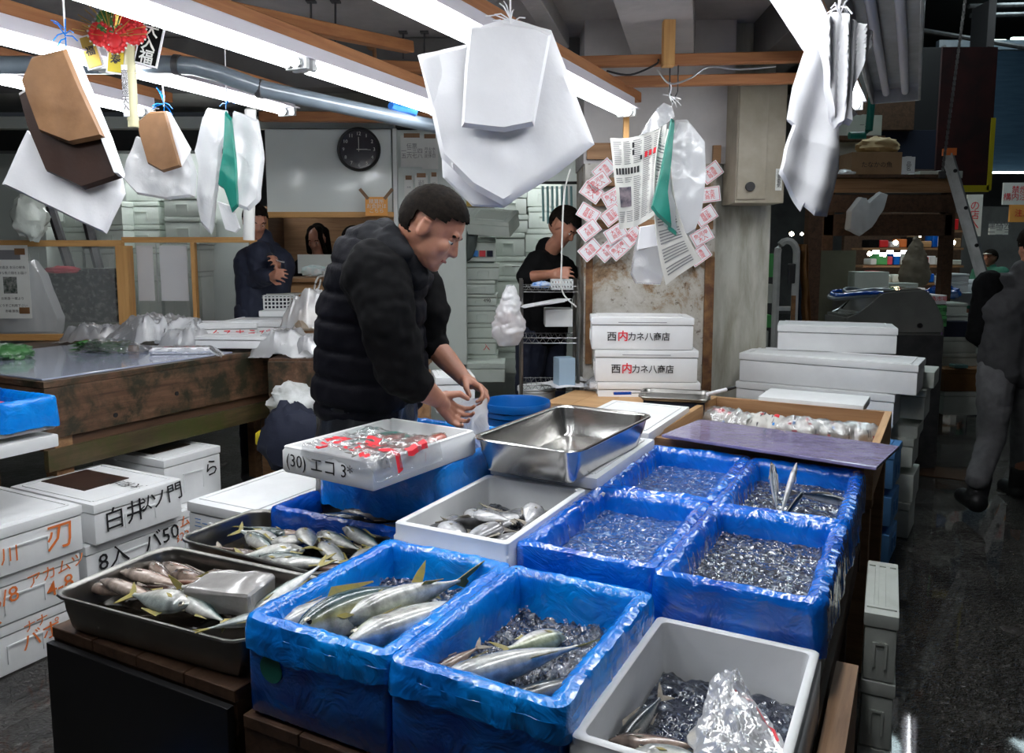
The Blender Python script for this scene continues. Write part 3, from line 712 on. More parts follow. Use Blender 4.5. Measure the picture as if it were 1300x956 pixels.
def make_fish(kind, bend=0., zbend=0.):
    L, H, T, cb, cs, cw, fm, fork = KIN[kind]
    prof = [(0, .02), (.012, .13), (.05, .33), (.10, .54), (.16, .73), (.22, .86), (.30, .97), (.38, 1.), (.48, .97), (.58, .87), (.68, .71), (.77, .52), (.85, .34), (.92, .21), (.97, .17), (1., .19)]
    if kind == 'butter': prof = [(0, .05), (.02, .3), (.06, .58), (.12, .8), (.2, .94), (.3, 1), (.42, 1.), (.54, .93), (.66, .78), (.77, .56), (.86, .34), (.93, .18), (.97, .14), (1, .16)]
    n = 20; bm = bmesh.new(); lay = bm.loops.layers.float_color.new('skin'); col = {}; rings = []
    BL = L*.84; x0 = -L/2
    def spine(s): return Vector((x0+BL*s, bend*(s-.4)**2*L, zbend*(s-.4)**2*L))
    for s, q in prof:
        c = spine(s); ring = []
        for k in range(n):
            an = 2*math.pi*k/n; y = math.sin(an); z = math.cos(an)
            hh = H/2*q*(1 if y > 0 else 1.08); tt = T/2*min(1., q*1.15 if s < .3 else q)**1.1
            v = bm.verts.new(c+Vector((0, y*hh-.004*(s < .1), z*tt))); ring.append(v)
            if y > .38: cc = cb
            elif y > .05:
                f = (y-.05)/.33; cc = tuple(cs[i]*(1-f)+cb[i]*f for i in range(3))
            elif y > -.35:
                f = (y+.35)/.4; cc = tuple(cw[i]*(1-f)+cs[i]*f for i in range(3))
            else: cc = cw
            if .215 < s < .225 or s < .01: cc = tuple(x*.4 for x in cc)
            if s < .2: cc = tuple(x*.8 for x in cc)
            col[v] = cc
        rings.append(ring)
    for a, b in zip(rings, rings[1:]):
        for k in range(n): bm.faces.new((a[k], a[(k+1) % n], b[(k+1) % n], b[k]))
    bm.faces.new(rings[0][::-1]); bm.faces.new(rings[-1])
    for f in bm.faces:
        for lp in f.loops: lp[lay] = (*col[lp.vert], 1)
    root = bpy.data.objects.new('fish', None); COL.objects.link(root)
    body = obj('body', bm, 'fish', root, True)
    e = spine(.98); sc_ = H
    def fin(nm, outline, c, th=.0016, mt=fm, rot=None):
        bm = bmesh.new(); prism(bm, [Vector((x, y, -th/2)) for x, y in outline], Vector((0, 0, th)))
        o = obj(nm, bm, mt, root); o.location = c
        if rot: o.rotation_euler = rot
        return o
    tl = L*.17; th_ = H*(.55 if fork else .5)
    fin('tail_fin', [(0, .10*H), (tl*.45, th_*.62), (tl, th_), (tl*.75, th_*.45), (tl*(.45 if fork else .8), 0), (tl*.75, -th_*.45), (tl, -th_), (tl*.45, -th_*.62), (0, -.10*H)], e, .0025, rot=(0, 0, bend*1.1))
    m = spine(.45); fin('dorsal_fin', [(-L*.12, 0), (-L*.07, H*.22), (L*.02, H*.16), (L*.2, H*.03), (L*.2, -.01*H), (0, -.02*H)], m+Vector((0, H*.46, 0)))
    m = spine(.68); fin('anal_fin', [(-L*.06, .02*H), (-L*.03, -H*.18), (L*.06, -H*.06), (L*.12, 0)], m+Vector((0, -H*.36, 0)))
    m = spine(.26); fin('pectoral_fin', [(0, .02*H), (L*.06, H*.06), (L*.12, -.02*H), (L*.05, -H*.08)], m+Vector((0, -H*.05, T*.46)), rot=(0, R(-8), R(-12)))
    for s in (1, -1):
        bm = bmesh.new(); bm_sphere(bm, spine(.10)+Vector((0, H*.07, s*T*.235)), H*.12, (1, 1, .5), 10, 6); er = obj('eye', bm, 'eye_ring', root, True)
        bm = bmesh.new(); bm_sphere(bm, spine(.10)+Vector((0, H*.07, s*(T*.235+H*.035))), H*.08, (1, 1, .5), 10, 6); obj('pupil', bm, 'eye', er, True)
    return root
FISH = {}
def fish(kind, label, a, b, z, yaw, roll=0., pitch=0., bend=0., scale=1., group=None, cat='fish', name='fish'):
    """yaw: direction the head points, in degrees in the table's frame"""
    key = (kind, bend)
    rt = (Matrix.Rotation(R(yaw+180)+YAW, 3, 'Z') @ Matrix.Rotation(R(pitch), 3, 'Y') @ Matrix.Rotation(R(roll), 3, 'X')).to_euler()
    if key not in FISH:
        FISH[key] = make_fish(kind, bend); t = FISH[key]; t.location = AB(a, b, z); t.rotation_euler = rt; t.scale = (scale,)*3; t.name = name
        tag(t, label, cat); 
        if group: t['group'] = group
        elif 'group' in t: del t['group']
        return t
    t = dup(FISH[key], AB(a, b, z), None, label, group, scale, rt); t['category'] = cat
    if not group and 'group' in t: del t['group']
    t.name = name
    return t
def steel_tray(label, loc, rz, w, l, h, mat, taper=.02, r=.045, rot=None):
    t = thing('steel_tray', label, 'tray', loc, rz, None, rot); bm = bmesh.new(); n = 72
    prof = [(-taper-.02, .0), (-taper-.006, .002), (-taper, .012), (-taper*.4, h*.6), (-.004, h-.006), (.004, h-.004), (.010, h-.003), (.012, h), (.009, h+.004), (.002, h+.004), (-.004, h), (-.006, h-.006), (-taper*.4-.003, h*.6), (-taper-.003, .016), (-taper-.010, .005), (-taper-.022, .0035)]
    rows = []
    for off, z in prof:
        P = rr_path(w/2+off, l/2+off, max(.01, r+off), n); rows.append([bm.verts.new((x, y, z)) for x, y, _, _ in P])
    for a, b in zip(rows, rows[1:]):
        for k in range(n): bm.faces.new((a[k], a[(k+1) % n], b[(k+1) % n], b[k]))
    bm.faces.new(rows[0][::-1]); bm.faces.new(rows[-1]); obj('pan', bm, mat, t, True); return t
def mid(a0, a1): return (a0+a1)/2
def plank_table(name, label, a0, a1, b0, b1, ztop, th, mat, legs=None, rz=YAW, legmat=None, lw=.06, inset=.03):
    c = AB(mid(a0, a1), mid(b0, b1), 0); w, l = a1-a0, b1-b0
    t = thing(name, label, 'table', c, rz); bm = bmesh.new(); n = max(2, round(w/.16))
    for k in range(n): bm_box(bm, (-w/2+(k+.5)*w/n, 0, ztop-th/2), (w/n-.003, l, th), bev=.002, seg=1)
    obj('table_top', bm, mat, t)
    bm = bmesh.new()
    for s in (-1, 1): bm_box(bm, (0, s*(l/2-.02), ztop-th-.04), (w, .03, .08)); bm_box(bm, (s*(w/2-.02), 0, ztop-th-.04), (.03, l-.07, .08))
    obj('rail', bm, legmat or mat, t)
    for sx in (-1, 1):
        for sy in (-1, 1):
            bm = bmesh.new(); z1 = ztop-th; bm_box(bm, (sx*(w/2-lw/2-inset), sy*(l/2-lw/2-inset), z1/2), (lw, lw, z1), bev=.003); obj('leg', bm, legmat or mat, t)
    return t
ZT = .565
plank_table('display_table', 'low dark wooden table under the blue crates', -1.31, -.15, 1.2, 3.03, ZT, .03, 'wood_dark')
plank_table('display_table', 'dark low bench under the two steel trays of fish', -2.0, -1.33, 1.2, 1.92, .615, .03, 'wood_dark')
plank_table('display_table', 'dark wooden table under the box of red fish', -2.34, -1.33, 1.94, 3.0, ZT, .03, 'wood_dark')
# --- four blue lined crates
ZC = .82
crate('front left of the four blue-lined ice crates, beside the box of silver fish', mid(-.925, -.55), mid(1.81, 2.39), ZC, .375, .58, .14, seed=1, drop=.14)
crate('back left of the four blue-lined ice crates, beside the empty steel tray', mid(-.93, -.55), mid(2.40, 3.03), ZC, .38, .62, .14, seed=2, drop=.12)
crate('front right of the four blue-lined ice crates, without fish', mid(-.54, -.16), mid(1.79, 2.37), ZC, .38, .58, .14, seed=3, drop=.115)
crate('blue-lined ice crate holding the long thin fish', mid(-.54, -.155), mid(2.375, 3.0), ZC, .385, .62, .14, seed=4, drop=.12)
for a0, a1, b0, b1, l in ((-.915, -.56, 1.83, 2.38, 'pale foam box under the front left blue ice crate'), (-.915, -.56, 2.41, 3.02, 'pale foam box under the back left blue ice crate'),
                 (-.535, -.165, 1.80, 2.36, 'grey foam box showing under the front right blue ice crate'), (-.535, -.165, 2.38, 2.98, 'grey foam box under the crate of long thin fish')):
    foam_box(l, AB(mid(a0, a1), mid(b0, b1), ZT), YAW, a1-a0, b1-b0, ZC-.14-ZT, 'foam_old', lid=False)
ice_bed('crushed_ice', 'wet crushed ice in the front left blue crate', -.737, 2.10, .765, .30, .50, 'ice_white', 1, 700, size=(.002, .006), amp=.007)
ice_bed('crushed_ice', 'crushed ice in the back left blue crate beside the steel tray', -.74, 2.715, .76, .30, .54, 'ice_white', 2, 600, size=(.002, .006), amp=.007)
ice_bed('crushed_ice', 'glittering dark crushed ice in the front right blue crate', -.35, 2.08, .762, .30, .50, 'ice_grey', 3, 1000, size=(.002, .006), amp=.008)
ice_bed('crushed_ice', 'crushed ice around the long thin fish', -.348, 2.69, .76, .30, .54, 'ice_grey', 4, 800, size=(.002, .006), amp=.008)
fish('saury', 'long thin fish nearest the left side of its ice crate, head up', -.40, 2.66, .815, 105, 60, 28)
fish('saury', 'middle long thin fish standing in the ice, belly showing', -.355, 2.62, .82, 85, -100, 32)
fish('saury', 'long thin dark-backed fish curving to the right in the ice crate', -.27, 2.70, .80, -35, 70, 8)
fish('saury', 'small thin fish half buried in front of the middle one', -.335, 2.55, .79, 75, 80, 20, scale=.8)
# --- front crates with big fish
crate('large blue crate at front left holding four big silver fish', mid(-1.30, -.91), mid(1.21, 1.745), .79, .385, .535, .22, 'film_light', 'film_blue', .06, 11, depth=.12, amp=.8)
crate('blue crate at front centre with fish and clear ice', mid(-.905, -.53), mid(1.205, 1.74), .79, .372, .535, .22, 'film_light', 'film_blue', .06, 12, depth=.13, amp=.8)
ice_bed('crushed_ice', 'dark slushy ice under the four big fish in the front left blue crate', -1.105, 1.478, .715, .30, .44, 'ice_grey', 11, 420, size=(.004, .009))
ice_bed('crushed_ice', 'coarse clear ice around the fish in the front centre blue crate', -.717, 1.475, .70, .29, .44, 'ice_grey', 12, 800, amp=.02, size=(.004, .011))
fish('pale', 'leftmost pale silver fish in the front left blue crate', -1.215, 1.45, .742, 252, -25, 2, scale=.90)
fish('amber', 'dark blue-green backed fish second from left in the front left blue crate', -1.135, 1.44, .765, 256, 55, 2, scale=.92)
fish('amber', 'yellow-bellied fish lying on its back in the front left blue crate', -1.07, 1.53, .757, 250, -60, 0, scale=.92)
fish('pale', 'long pale fish along the right side of the front left blue crate', -.985, 1.46, .760, 252, -25, 3, scale=1.0)
fish('pale', 'pale fish with a red gill half buried in ice, front centre crate', -.73, 1.50, .735, 70, -20, -10, scale=.5)
fish('amber', 'large striped fish with yellow tail lying across the front centre crate', -.70, 1.38, .755, 232, -35, -2, scale=.86)
fish('dark', 'dark fish along the right side of the front centre crate', -.61, 1.36, .735, 235, 0, 0, scale=.7)
fish('brown', 'reddish brown fish at the left side of the front centre crate', -.84, 1.36, .735, 260, 20, 0, scale=.7)
# green round mark on the front of the left crate
bm = bmesh.new(); bm_lathe(bm, [(0, 0), (.032, 0), (.032, .001), (0, .001)], n=24)
o = obj('round_mark', bm, 'teal', bpy.data.objects['fish_crate.004'] if 'fish_crate.004' in bpy.data.objects else None); o.matrix_local = Matrix.Translation((-.12, -.2695, .12)) @ Matrix.Rotation(R(90), 4, 'X')
# --- white box lower right with bag
p = AB(mid(-.525, -.15), 1.485, ZT)
t = thing('foam_box', 'open white foam box at lower right with flatfish and a plastic bag', 'box', p, YAW); obj('body', foam_body(.37, .535, .175, .022), 'foam', t, 'auto')
ice_bed('crushed_ice', 'thin melting ice on the floor of the open box at lower right', -.34, 1.485, .625, .30, .45, 'ice_grey', 31, 200, size=(.003, .008))
fish('dark', 'brown round-bodied fish at the left of the lower right box', -.46, 1.46, .655, 260, 35, -6, scale=.62)
fish('brown', 'red-brown fish lying across the lower right box', -.40, 1.40, .655, 200, 0, 0, scale=.75)
fish('jack', 'silver fish under the plastic bag in the lower right box', -.35, 1.38, .65, 190, 0, 0, scale=.8)
# --- oyster-like box of small round silver fish
p = AB(-1.12, 2.047, ZT)
t = thing('foam_box', 'open white foam box of small round silver fish', 'box', p, YAW); obj('body', foam_body(.375, .555, .27, .024, lip=.035), 'foam', t, 'auto')
bm = bmesh.new(); bm_box(bm, (0, -.2785, .10), (.355, .003, .19)); obj('blue_tint_band', bm, 'foam_wash', t)
lettering('handwriting', '入山', .11, 'ink_blue', t, face_mt((-.10, -.2805, .14), (1, 0, 0), (0, 0, 1)))
lettering('handwriting', '大', .09, 'ink_blue', t, face_mt((.10, -.2805, .15), (1, 0, 0), (0, 0, 1)))
r_ = random.Random(5); lab = ['nearest the front corner', 'at the front edge, centre', 'at the front edge, left', 'dark-edged, against the right wall', 'near the back wall', 'flat on top in the middle', 'leaning on the left wall', 'turned belly up',
   'under the top one', 'at the left end of the heap', 'with its back turned up', 'beside the right wall, tail up', 'small, at the back left', 'half hidden in the centre', 'grey, in the left corner', 'at the very back']
spots = [(-1.0, 1.90, .755, 30, 10), (-1.07, 1.875, .765, 70, 5), (-1.15, 1.88, .75, 140, -8), (-.985, 2.02, .755, 100, 40), (-1.02, 2.13, .745, 20, 10), (-1.07, 1.97, .785, 200, -6), (-1.22, 1.95, .74, 120, 30), (-1.12, 2.03, .77, 300, 20),
         (-1.06, 1.93, .74, 250, 0), (-1.23, 1.87, .735, 80, 40), (-1.17, 1.96, .755, 10, 50), (-1.0, 2.07, .77, 95, -30), (-1.18, 2.08, .735, 160, 0), (-1.09, 2.08, .745, 220, 10), (-1.25, 1.93, .73, 40, 60), (-1.1, 2.14, .74, 350, 0)]
for k, (a, b, z, yw, rl) in enumerate(spots):
    fish('butter', 'small round silver fish '+lab[k]+' of its white box' if k not in (3, 6, 10) else 'small round silver fish '+lab[k], a-.01, b, z+.038, yw, rl, r_.uniform(-10, 10), scale=r_.uniform(.85, 1.05), group='small round silver fish')
ice_bed('crushed_ice', 'melting ice under the small round silver fish', -1.12, 2.047, .742, .31, .49, 'ice_grey', 14, 160, size=(.003, .008))
# --- boxes behind, below the empty steel tray
foam_box('closed white foam box under the empty steel tray', AB(-1.11, 2.66, ZT), YAW, .40, .62, .30)
foam_box('white foam box whose flat lid shows behind the empty steel tray', AB(-1.13, 3.30, ZT-.02), YAW, .38, .62, .335)
plank_table('display_table', 'plain table carrying the foam boxes behind the steel tray', -1.34, -.93, 3.04, 3.66, ZT-.02, .03, 'wood_dark')
steel_tray('deep empty shiny steel tray set on white foam boxes', AB(-1.10, 2.545, .867), YAW-R(3), .385, .66, .115, 'steel', .03, .05)
# --- red fish box on blue crates
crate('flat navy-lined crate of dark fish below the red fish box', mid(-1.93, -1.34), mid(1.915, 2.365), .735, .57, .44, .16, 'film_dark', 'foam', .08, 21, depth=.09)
ice_bed('crushed_ice', 'dark brine and ice under the dark fish', -1.635, 2.14, .672, .46, .33, 'water', 22, 60, size=(.003, .006))
for k, (a, b, yw, l) in enumerate([(-1.74, 2.03, 10, 'dark slim fish at the front of the navy crate'), (-1.62, 2.10, 185, 'dark slim fish across the middle of the navy crate'), (-1.50, 2.04, 12, 'dark slim fish nearest the silver fish box'), (-1.70, 2.17, 190, 'dark slim fish in the shade under the red fish box')]):
    fish('dark', l, a, b, .70, yw, 10, 0, scale=.8)
crate('bright blue-lined crate carrying the red fish box', mid(-1.86, -1.335), mid(2.10, 2.68), .905, .52, .58, .165, 'film_light', 'foam_blue', .2, 23, depth=.1)
p = Vector((-.421, 2.515, .915)); 
t = thing('foam_box', 'shallow white foam box of red fish marked (30)', 'box', p, R(-33)); obj('body', foam_body(.385, .505, .085, .018, .006, .01, .016), 'foam', t, 'auto')
lettering('handwriting', '(30) エコ 3*', .056, 'ink', t, face_mt((-.03, -.254, .042), (1, 0, 0), (0, 0, 1)))
lettering('handwriting', '│', .03, 'ink_red', t, face_mt((.194, -.02, .05), (0, 1, 0), (0, 0, 1)))
ang = R(-33)+R(27.5)
for k, (u, v, yw, rl, l) in enumerate([(-.06, .06, 60, 10, 'largest pink fish lying on top of the green leaf sheet'), (.02, .10, 75, 0, 'pink fish at the back of the red fish box'), (.08, .0, 60, -10, 'pink fish at the right of the red fish box'), (-.02, -.04, 40, 10, 'pink fish under the printed film'), (.10, .12, 90, 10, 'pink fish in the back right corner of its box'), (.05, -.08, 55, 0, 'pink fish nearest the front of its box')]):
    c = Vector((u*math.cos(ang)-v*math.sin(ang), u*math.sin(ang)+v*math.cos(ang)))
    fish('bream', l, -1.535+c.x, 2.036+c.y, .958+.010*(k == 0)+.004*k, yw, rl, 0, scale=.8)
bm = bmesh.new(); bm_grid(bm, lambda u, v: Vector(((u-.5)*.18-.07, (v-.5)*.14+.08, .045+.02*math.sin(u*3)+.004*math.sin(v*9))), 12, 8); solid(bm, .001)
o = obj('green_sheet', bm, 'teal', smooth=True); o.location = p; o.rotation_euler = (0, 0, R(-33)); tag(o, 'green plastic sheet between the red fish', 'sheet')
# printed film draped over the corner of the red fish box
def drape(u, v):
    x = -.10+.34*u; y = -.28+.32*v; 
    z = .098+N((x, y, 0), 14, 3)*.014+abs(N((x, y, 0), 34, 5))*.018
    if y < -.25: z -= (-.25-y)*1.2; y = -.25-(-.25-y)*.35
    if x > .196: z -= (x-.196)*2.2; x = .196+(x-.196)*.5+.008
    z = max(z, .035)
    return Vector((x+N((x, y, 1), 9, 2)*.012, y+N((x, y, 2), 9, 2)*.012, z))
t = thing('printed_film', 'clear plastic film with red lettering over the red fish box', 'film', p, R(-33))
bm = bmesh.new(); bm_grid(bm, drape, 60, 60); obj('film', bm, 'bag_clear', t, True)
def patch(f, cells, mat, parent, nm='print', off=.0015):
    bm = bmesh.new()
    for (u0, v0, u1, v1) in cells:
        bm_grid(bm, lambda a, b: f(u0+(u1-u0)*a, v0+(v1-v0)*b)+Vector((0, 0, off)), 4, 4)
    return obj(nm, bm, mat, parent, True)
patch(drape, [(.06, .30, .12, .50), (.12, .44, .26, .50), (.20, .26, .28, .44), (.08, .22, .20, .26), (.34, .56, .52, .62), (.46, .40, .52, .60), (.36, .40, .60, .44), (.40, .48, .66, .51), (.70, .34, .95, .40), (.62, .18, .68, .30), (.70, .10, .80, .16), (.16, .08, .32, .12), (.36, .12, .40, .28), (.44, .14, .56, .18), (.48, .22, .54, .30), (.86, .5, .9, .8)], 'ink_red', t)
patch(drape, [(.80, .16, .92, .26)], 'ink_grey', t, 'dark_patch')
# --- steel trays front left
steel_tray('front left steel tray with brown fish and a block of ice', AB(mid(-1.965, -1.335), mid(1.20, 1.56), .617), YAW+R(3), .63, .36, .103, 'steel_dark')
steel_tray('rear steel tray heaped with silver fish', AB(mid(-1.99, -1.42), mid(1.60, 1.925), .617), YAW-R(1), .58, .315, .103, 'steel_dark')
bm = bmesh.new(); bm_box(bm, (0, 0, 0), (.565, .295, .004)); o = obj('brine', bm, 'water'); o.location = AB(-1.65, 1.38, .655); o.rotation_euler = (0, 0, YAW+R(3)); tag(o, 'dark fish water in the front left steel tray', 'water'); o['kind'] = 'stuff'
bm = bmesh.new(); bm_box(bm, (0, 0, 0), (.515, .25, .004)); o = obj('brine', bm, 'water'); o.location = AB(-1.705, 1.762, .655); o.rotation_euler = (0, 0, YAW-R(1)); tag(o, 'dark fish water in the rear steel tray', 'water'); o['kind'] = 'stuff'
b1 = [('pink', -1.80, 1.475, .685, 175, 10, 'pinkish fish along the back wall of the front steel tray, left'), ('brown', -1.62, 1.48, .685, 170, 0, 'brown fish along the back wall of the front steel tray, right'),
      ('brown', -1.70, 1.44, .695, 178, 20, 'dark brown fish with a visible eye in the front steel tray'), ('pink', -1.83, 1.40, .69, 186, 0, 'pink fish lying second from the left rim of the front steel tray'),
      ('brown', -1.75, 1.37, .685, 10, 15, 'brown fish in the middle left of the front steel tray'), ('pink', -1.80, 1.31, .695, 182, -20, 'slender tan fish along the front rim of the front steel tray'),
      ('jack', -1.70, 1.29, .705, 4, -25, 'silver fish nearest the viewer in the front steel tray'), ('jack', -1.62, 1.40, .715, 30, -80, 'bright white belly-up fish beside the ice block'),
      ('mackerel', -1.56, 1.315, .70, 170, 10, 'green-backed fish under the ice block'), ('jack', -1.42, 1.31, .70, 60, 20, 'silver fish in the right corner of the front steel tray'), ('mackerel', -1.395, 1.45, .735, 250, 0, 'fish leaning its tail on the rim between the two steel trays')]
for kd, a, b, z, yw, rl, l in b1: fish(kd, l, a, b, z+.012, yw, rl, -22 if 'leaning' in l else r_.uniform(-4, 4), scale=.92)
b1x = 0
for kd, a, b, z, yw, rl, l in [('brown', -1.87, 1.45, .69, 160, 10, 'small brown fish in the back left corner of the front steel tray'), ('pink', -1.72, 1.42, .70, 8, -20, 'tan fish crossing the middle of the front steel tray'), ('brown', -1.88, 1.33, .69, 200, 0, 'brown fish at the left end of the front steel tray'), ('pink', -1.52, 1.47, .70, 172, 0, 'tan fish behind the ice block')]:
    fish(kd, l, a, b, z, yw, rl, 0, scale=.85)
b2 = [('mackerel', -1.88, 1.84, .69, 5, 10, 'along the back left wall'), ('jack', -1.84, 1.77, .70, 355, -30, 'lying just inside the left rim'), ('brown', -1.72, 1.86, .69, 182, 0, 'brown one at the back wall'), ('pink', -1.60, 1.87, .69, 175, 0, 'pinkish one against the back wall'),
      ('mackerel', -1.77, 1.73, .705, 160, 25, 'with a glossy green back near the centre'), ('jack', -1.70, 1.68, .70, 30, -30, 'pale-bellied one nearest the front rim'), ('jack', -1.63, 1.78, .725, 140, -15, 'broad white one on top of the heap'), ('mackerel', -1.55, 1.84, .71, 168, 10, 'striped one pointing at the blue crate'),
      ('mackerel', -1.48, 1.87, .72, 165, 20, 'dark blue-backed one at the right end'), ('jack', -1.50, 1.75, .705, 150, -20, 'silver one below the dark-backed fish'), ('mackerel', -1.60, 1.68, .70, 190, 30, 'dark one beside the front rim, centre'), ('pink', -1.46, 1.68, .70, 20, 0, 'tan one in the front right corner'),
      ('jack', -1.68, 1.80, .71, 210, 0, 'speckled one under the broad white fish'), ('brown', -1.80, 1.67, .685, 0, 0, 'brown one lying low by the front rim'), ('mackerel', -1.52, 1.66, .715, 200, 0, 'slim one crossing the front right corner'), ('jack', -1.44, 1.78, .69, 90, 0, 'one pressed against the right wall')]
for kd, a, b, z, yw, rl, l in b2: fish(kd, 'fish in the rear steel tray, '+l, a, b, z, yw, rl, r_.uniform(-6, 6), scale=r_.uniform(.82, .95), group='fish in the rear steel tray')
bm = bmesh.new(); bm_box(bm, (0, 0, 0), (.205, .11, .068), bev=.018, seg=3)
bmesh.ops.subdivide_edges(bm, edges=bm.edges[:], cuts=3, use_grid_fill=True)
bm.normal_update()
for v in bm.verts: v.co += v.normal*N(v.co, 14, 4)*.012
o = obj('ice_block', bm, 'ice_block', smooth=True); o.location = AB(-1.535, 1.385, .728); o.rotation_euler = (R(6), R(-4), YAW+R(8)); tag(o, 'cloudy rectangular block of ice among the fish in the front tray', 'ice')
# white lidded box at the left of the rear tray
t = foam_box('white foam box with smudged blue writing beside the rear steel tray', AB(-2.17, 2.23, ZT), YAW, .33, .62, .135)
lettering('handwriting', '三一', .04, 'ink_blue', t, face_mt((-.09, -.309, .06), (1, 0, 0), (0, 0, 1)))
t = thing('bench_skirt', 'black board closing the front of the bench under the steel trays', 'board', AB(-1.665, 1.19), YAW)
bm = bmesh.new(); bm_box(bm, (0, 0, .30), (.66, .02, .56), bev=.003); obj('board', bm, 'black', t)
# blue bag on the floor at the bottom
def lump(name, label, cat, c, s, mat, seed, rz=0., amp=.25, ns=3., u=28, v=18, group=None, flat=True):
    bm = bmesh.new(); bm_sphere(bm, (0, 0, 0), 1., (1, 1, 1), u, v)
    for q in bm.verts:
        d = q.co.normalized(); k = 1+N(d, ns, seed)*amp+abs(N(d, ns*3, seed+2))*amp*.6
        q.co = Vector((d.x*s[0]*k, d.y*s[1]*k, max(-s[2]*.75, d.z*s[2]*k) if flat else d.z*s[2]*k))
    o = obj(name, bm, mat, smooth=True); o.location = c; o.rotation_euler = (0, 0, rz); tag(o, label, cat)
    if group: o['group'] = group
    return o
lump('blue_bag', 'crumpled blue plastic bag on the floor under the front steel tray', 'bag', AB(-1.62, 1.12, .14), (.12, .10, .18), 'film_light', 4)
foam_box('foam box on the floor under the display table, lower left', AB(-1.1, 1.5, 0), YAW, .36, .55, .26, 'foam_old')
# --- wooden tray with purple board
c = (AB(-.535, 3.57).x, AB(-.535, 3.57).y); yw = R(-29)
t = thing('wooden_tray', 'large wooden tray of newspaper-wrapped bundles behind the purple board', 'tray', (c[0], c[1], .70), yw)
bm = bmesh.new(); bm_box(bm, (0, 0, .01), (.82, .96, .02)); obj('tray_bottom', bm, 'wood_mid', t)
for nm, c_, s_, m_ in (('side_board', (-.41, 0, .08), (.03, 1.0, .15), 'wood_lighty'), ('side_board', (.41, 0, .08), (.03, 1.0, .15), 'wood_lighty'), ('front_board', (0, -.485, .075), (.79, .03, .14), 'wood_mid'), ('back_board', (0, .485, .08), (.79, .03, .15), 'wood_mid')):
    bm = bmesh.new(); bm_box(bm, c_, s_, bev=.003); obj(nm, bm, m_, t)
t = thing('trestle', 'wooden trestle with a square post under the wooden tray', 'table', (c[0], c[1], 0), yw)
for sx in (-1, 1):
    for sy in (-1, 1): bm = bmesh.new(); bm_box(bm, (sx*.38, sy*.38, .325), (.07, .07, .65), bev=.003); obj('leg', bm, 'wood_mid', t)
for sy in (-1, 1): bm = bmesh.new(); bm_box(bm, (0, sy*.38, .674), (.84, .07, .05)); obj('rail', bm, 'wood_mid', t)
fl_, fr_ = G(843, 549, .862), G(1121, 606, .862)
y_ = R(-37); mc = Vector((1.03, 3.0, 0))
bm = bmesh.new(); bm_box(bm, (0, 0, 0), (.80, .37, .012), bev=.004)
o = obj('purple_board', bm, 'purple'); o.location = (mc.x, mc.y, .868); o.rotation_euler = (0, 0, y_); tag(o, 'wet purple cutting board laid across the wooden tray', 'board')
tx = ['newspaper bundle with blue and red print at the left end of the wooden tray', 'newspaper bundle in the middle of the wooden tray', 'dark printed newspaper bundle toward the right of the wooden tray', 'crumpled newspaper bundle at the right end of the wooden tray']
for k in range(4):
    q = AB(0, 0); lx, ly = -.26+.18*k, .20-.02*k
    wx, wy = c[0]+lx*math.cos(yw)-ly*math.sin(yw), c[1]+lx*math.sin(yw)+ly*math.cos(yw)
    t = thing('wrapped_bundle', tx[k], 'bundle', (wx, wy, .79), yw+R(12*k-20))
    def bf(u, v, sd=k):
        an = u*2*math.pi; x = (v-.5)*.24; rr = .055*(1-.5*abs(v-.5)**2*4*.6)
        q_ = Vector((x, math.cos(an)*rr*1.25, math.sin(an)*rr)); kk = 1+N(q_, 22, sd)*.28+abs(N(q_, 50, sd))*.25
        return Vector((x+N(q_, 9, sd)*.01, q_.y*kk, max(-.055, q_.z*kk)))
    bm = bmesh.new(); bm_grid(bm, bf, 40, 30); obj('paper_wrap', bm, 'newsprint', t, True)
    r2 = random.Random(k); cells = lambda n_, w_, h_: [(u0, v0, u0+w_*r2.uniform(.4, 1), v0+h_*r2.uniform(.5, 1)) for u0, v0 in [(r2.uniform(.02, .5), r2.uniform(.05, .85)) for _ in range(n_)]]
    def bo(u, v): return bf(u, v)+(bf(u, v)-Vector((bf(u, v).x, 0, 0)))*.03
    patch(bo, cells(16, .10, .03), 'ink_grey', t, 'print', .001); patch(bo, cells(6, .05, .10), 'ink_red' if k < 3 else 'ink_pink', t, 'red_print', .001); patch(bo, cells(3, .05, .06), 'ink_blue', t, 'blue_print', .001)
    if k in (0, 2, 3):
        bm = bmesh.new(); bm_grid(bm, lambda u, v: bf(u, v)*1.08+Vector((0, 0, .004)), 30, 24); obj('clear_wrap', bm, 'bag_clear', t, True)
foam_box('flat white foam lid resting on the back edge of the wooden tray', (1.53, 3.93, .835), R(-30), .50, .30, .06, lid=False, grip=False)
# clear bag in lower right box
def bagf(u, v):
    x = (u-.5)*.17*(.45+.75*v); y = (v-.5)*.26; z = .035*math.sin(u*math.pi)*(1.2-.4*v)+N((u, v, 0), 5, 8)*.018+abs(N((u, v, 0), 13, 1))*.014
    return Vector((x+N((u, v, 3), 6)*.01, -y, z))
t = thing('plastic_bag', 'clear plastic bag with red edge in the lower right foam box', 'bag', AB(-.275, 1.47, .685), YAW+R(12), rot=(R(2), 0, YAW+R(20)))
bm = bmesh.new(); bm_grid(bm, bagf, 40, 50); bm_grid(bm, lambda u, v: bagf(u, v)*Vector((1, 1, .3)) if False else Vector((bagf(u, v).x, bagf(u, v).y, bagf(u, v).z*.3-.02)), 40, 50); obj('film', bm, 'bag_milky', t, True)
patch(bagf, [(.60, .25, .95, .29), (.86, .30, .90, .75)], 'ink_red', t, 'red_edge'); 
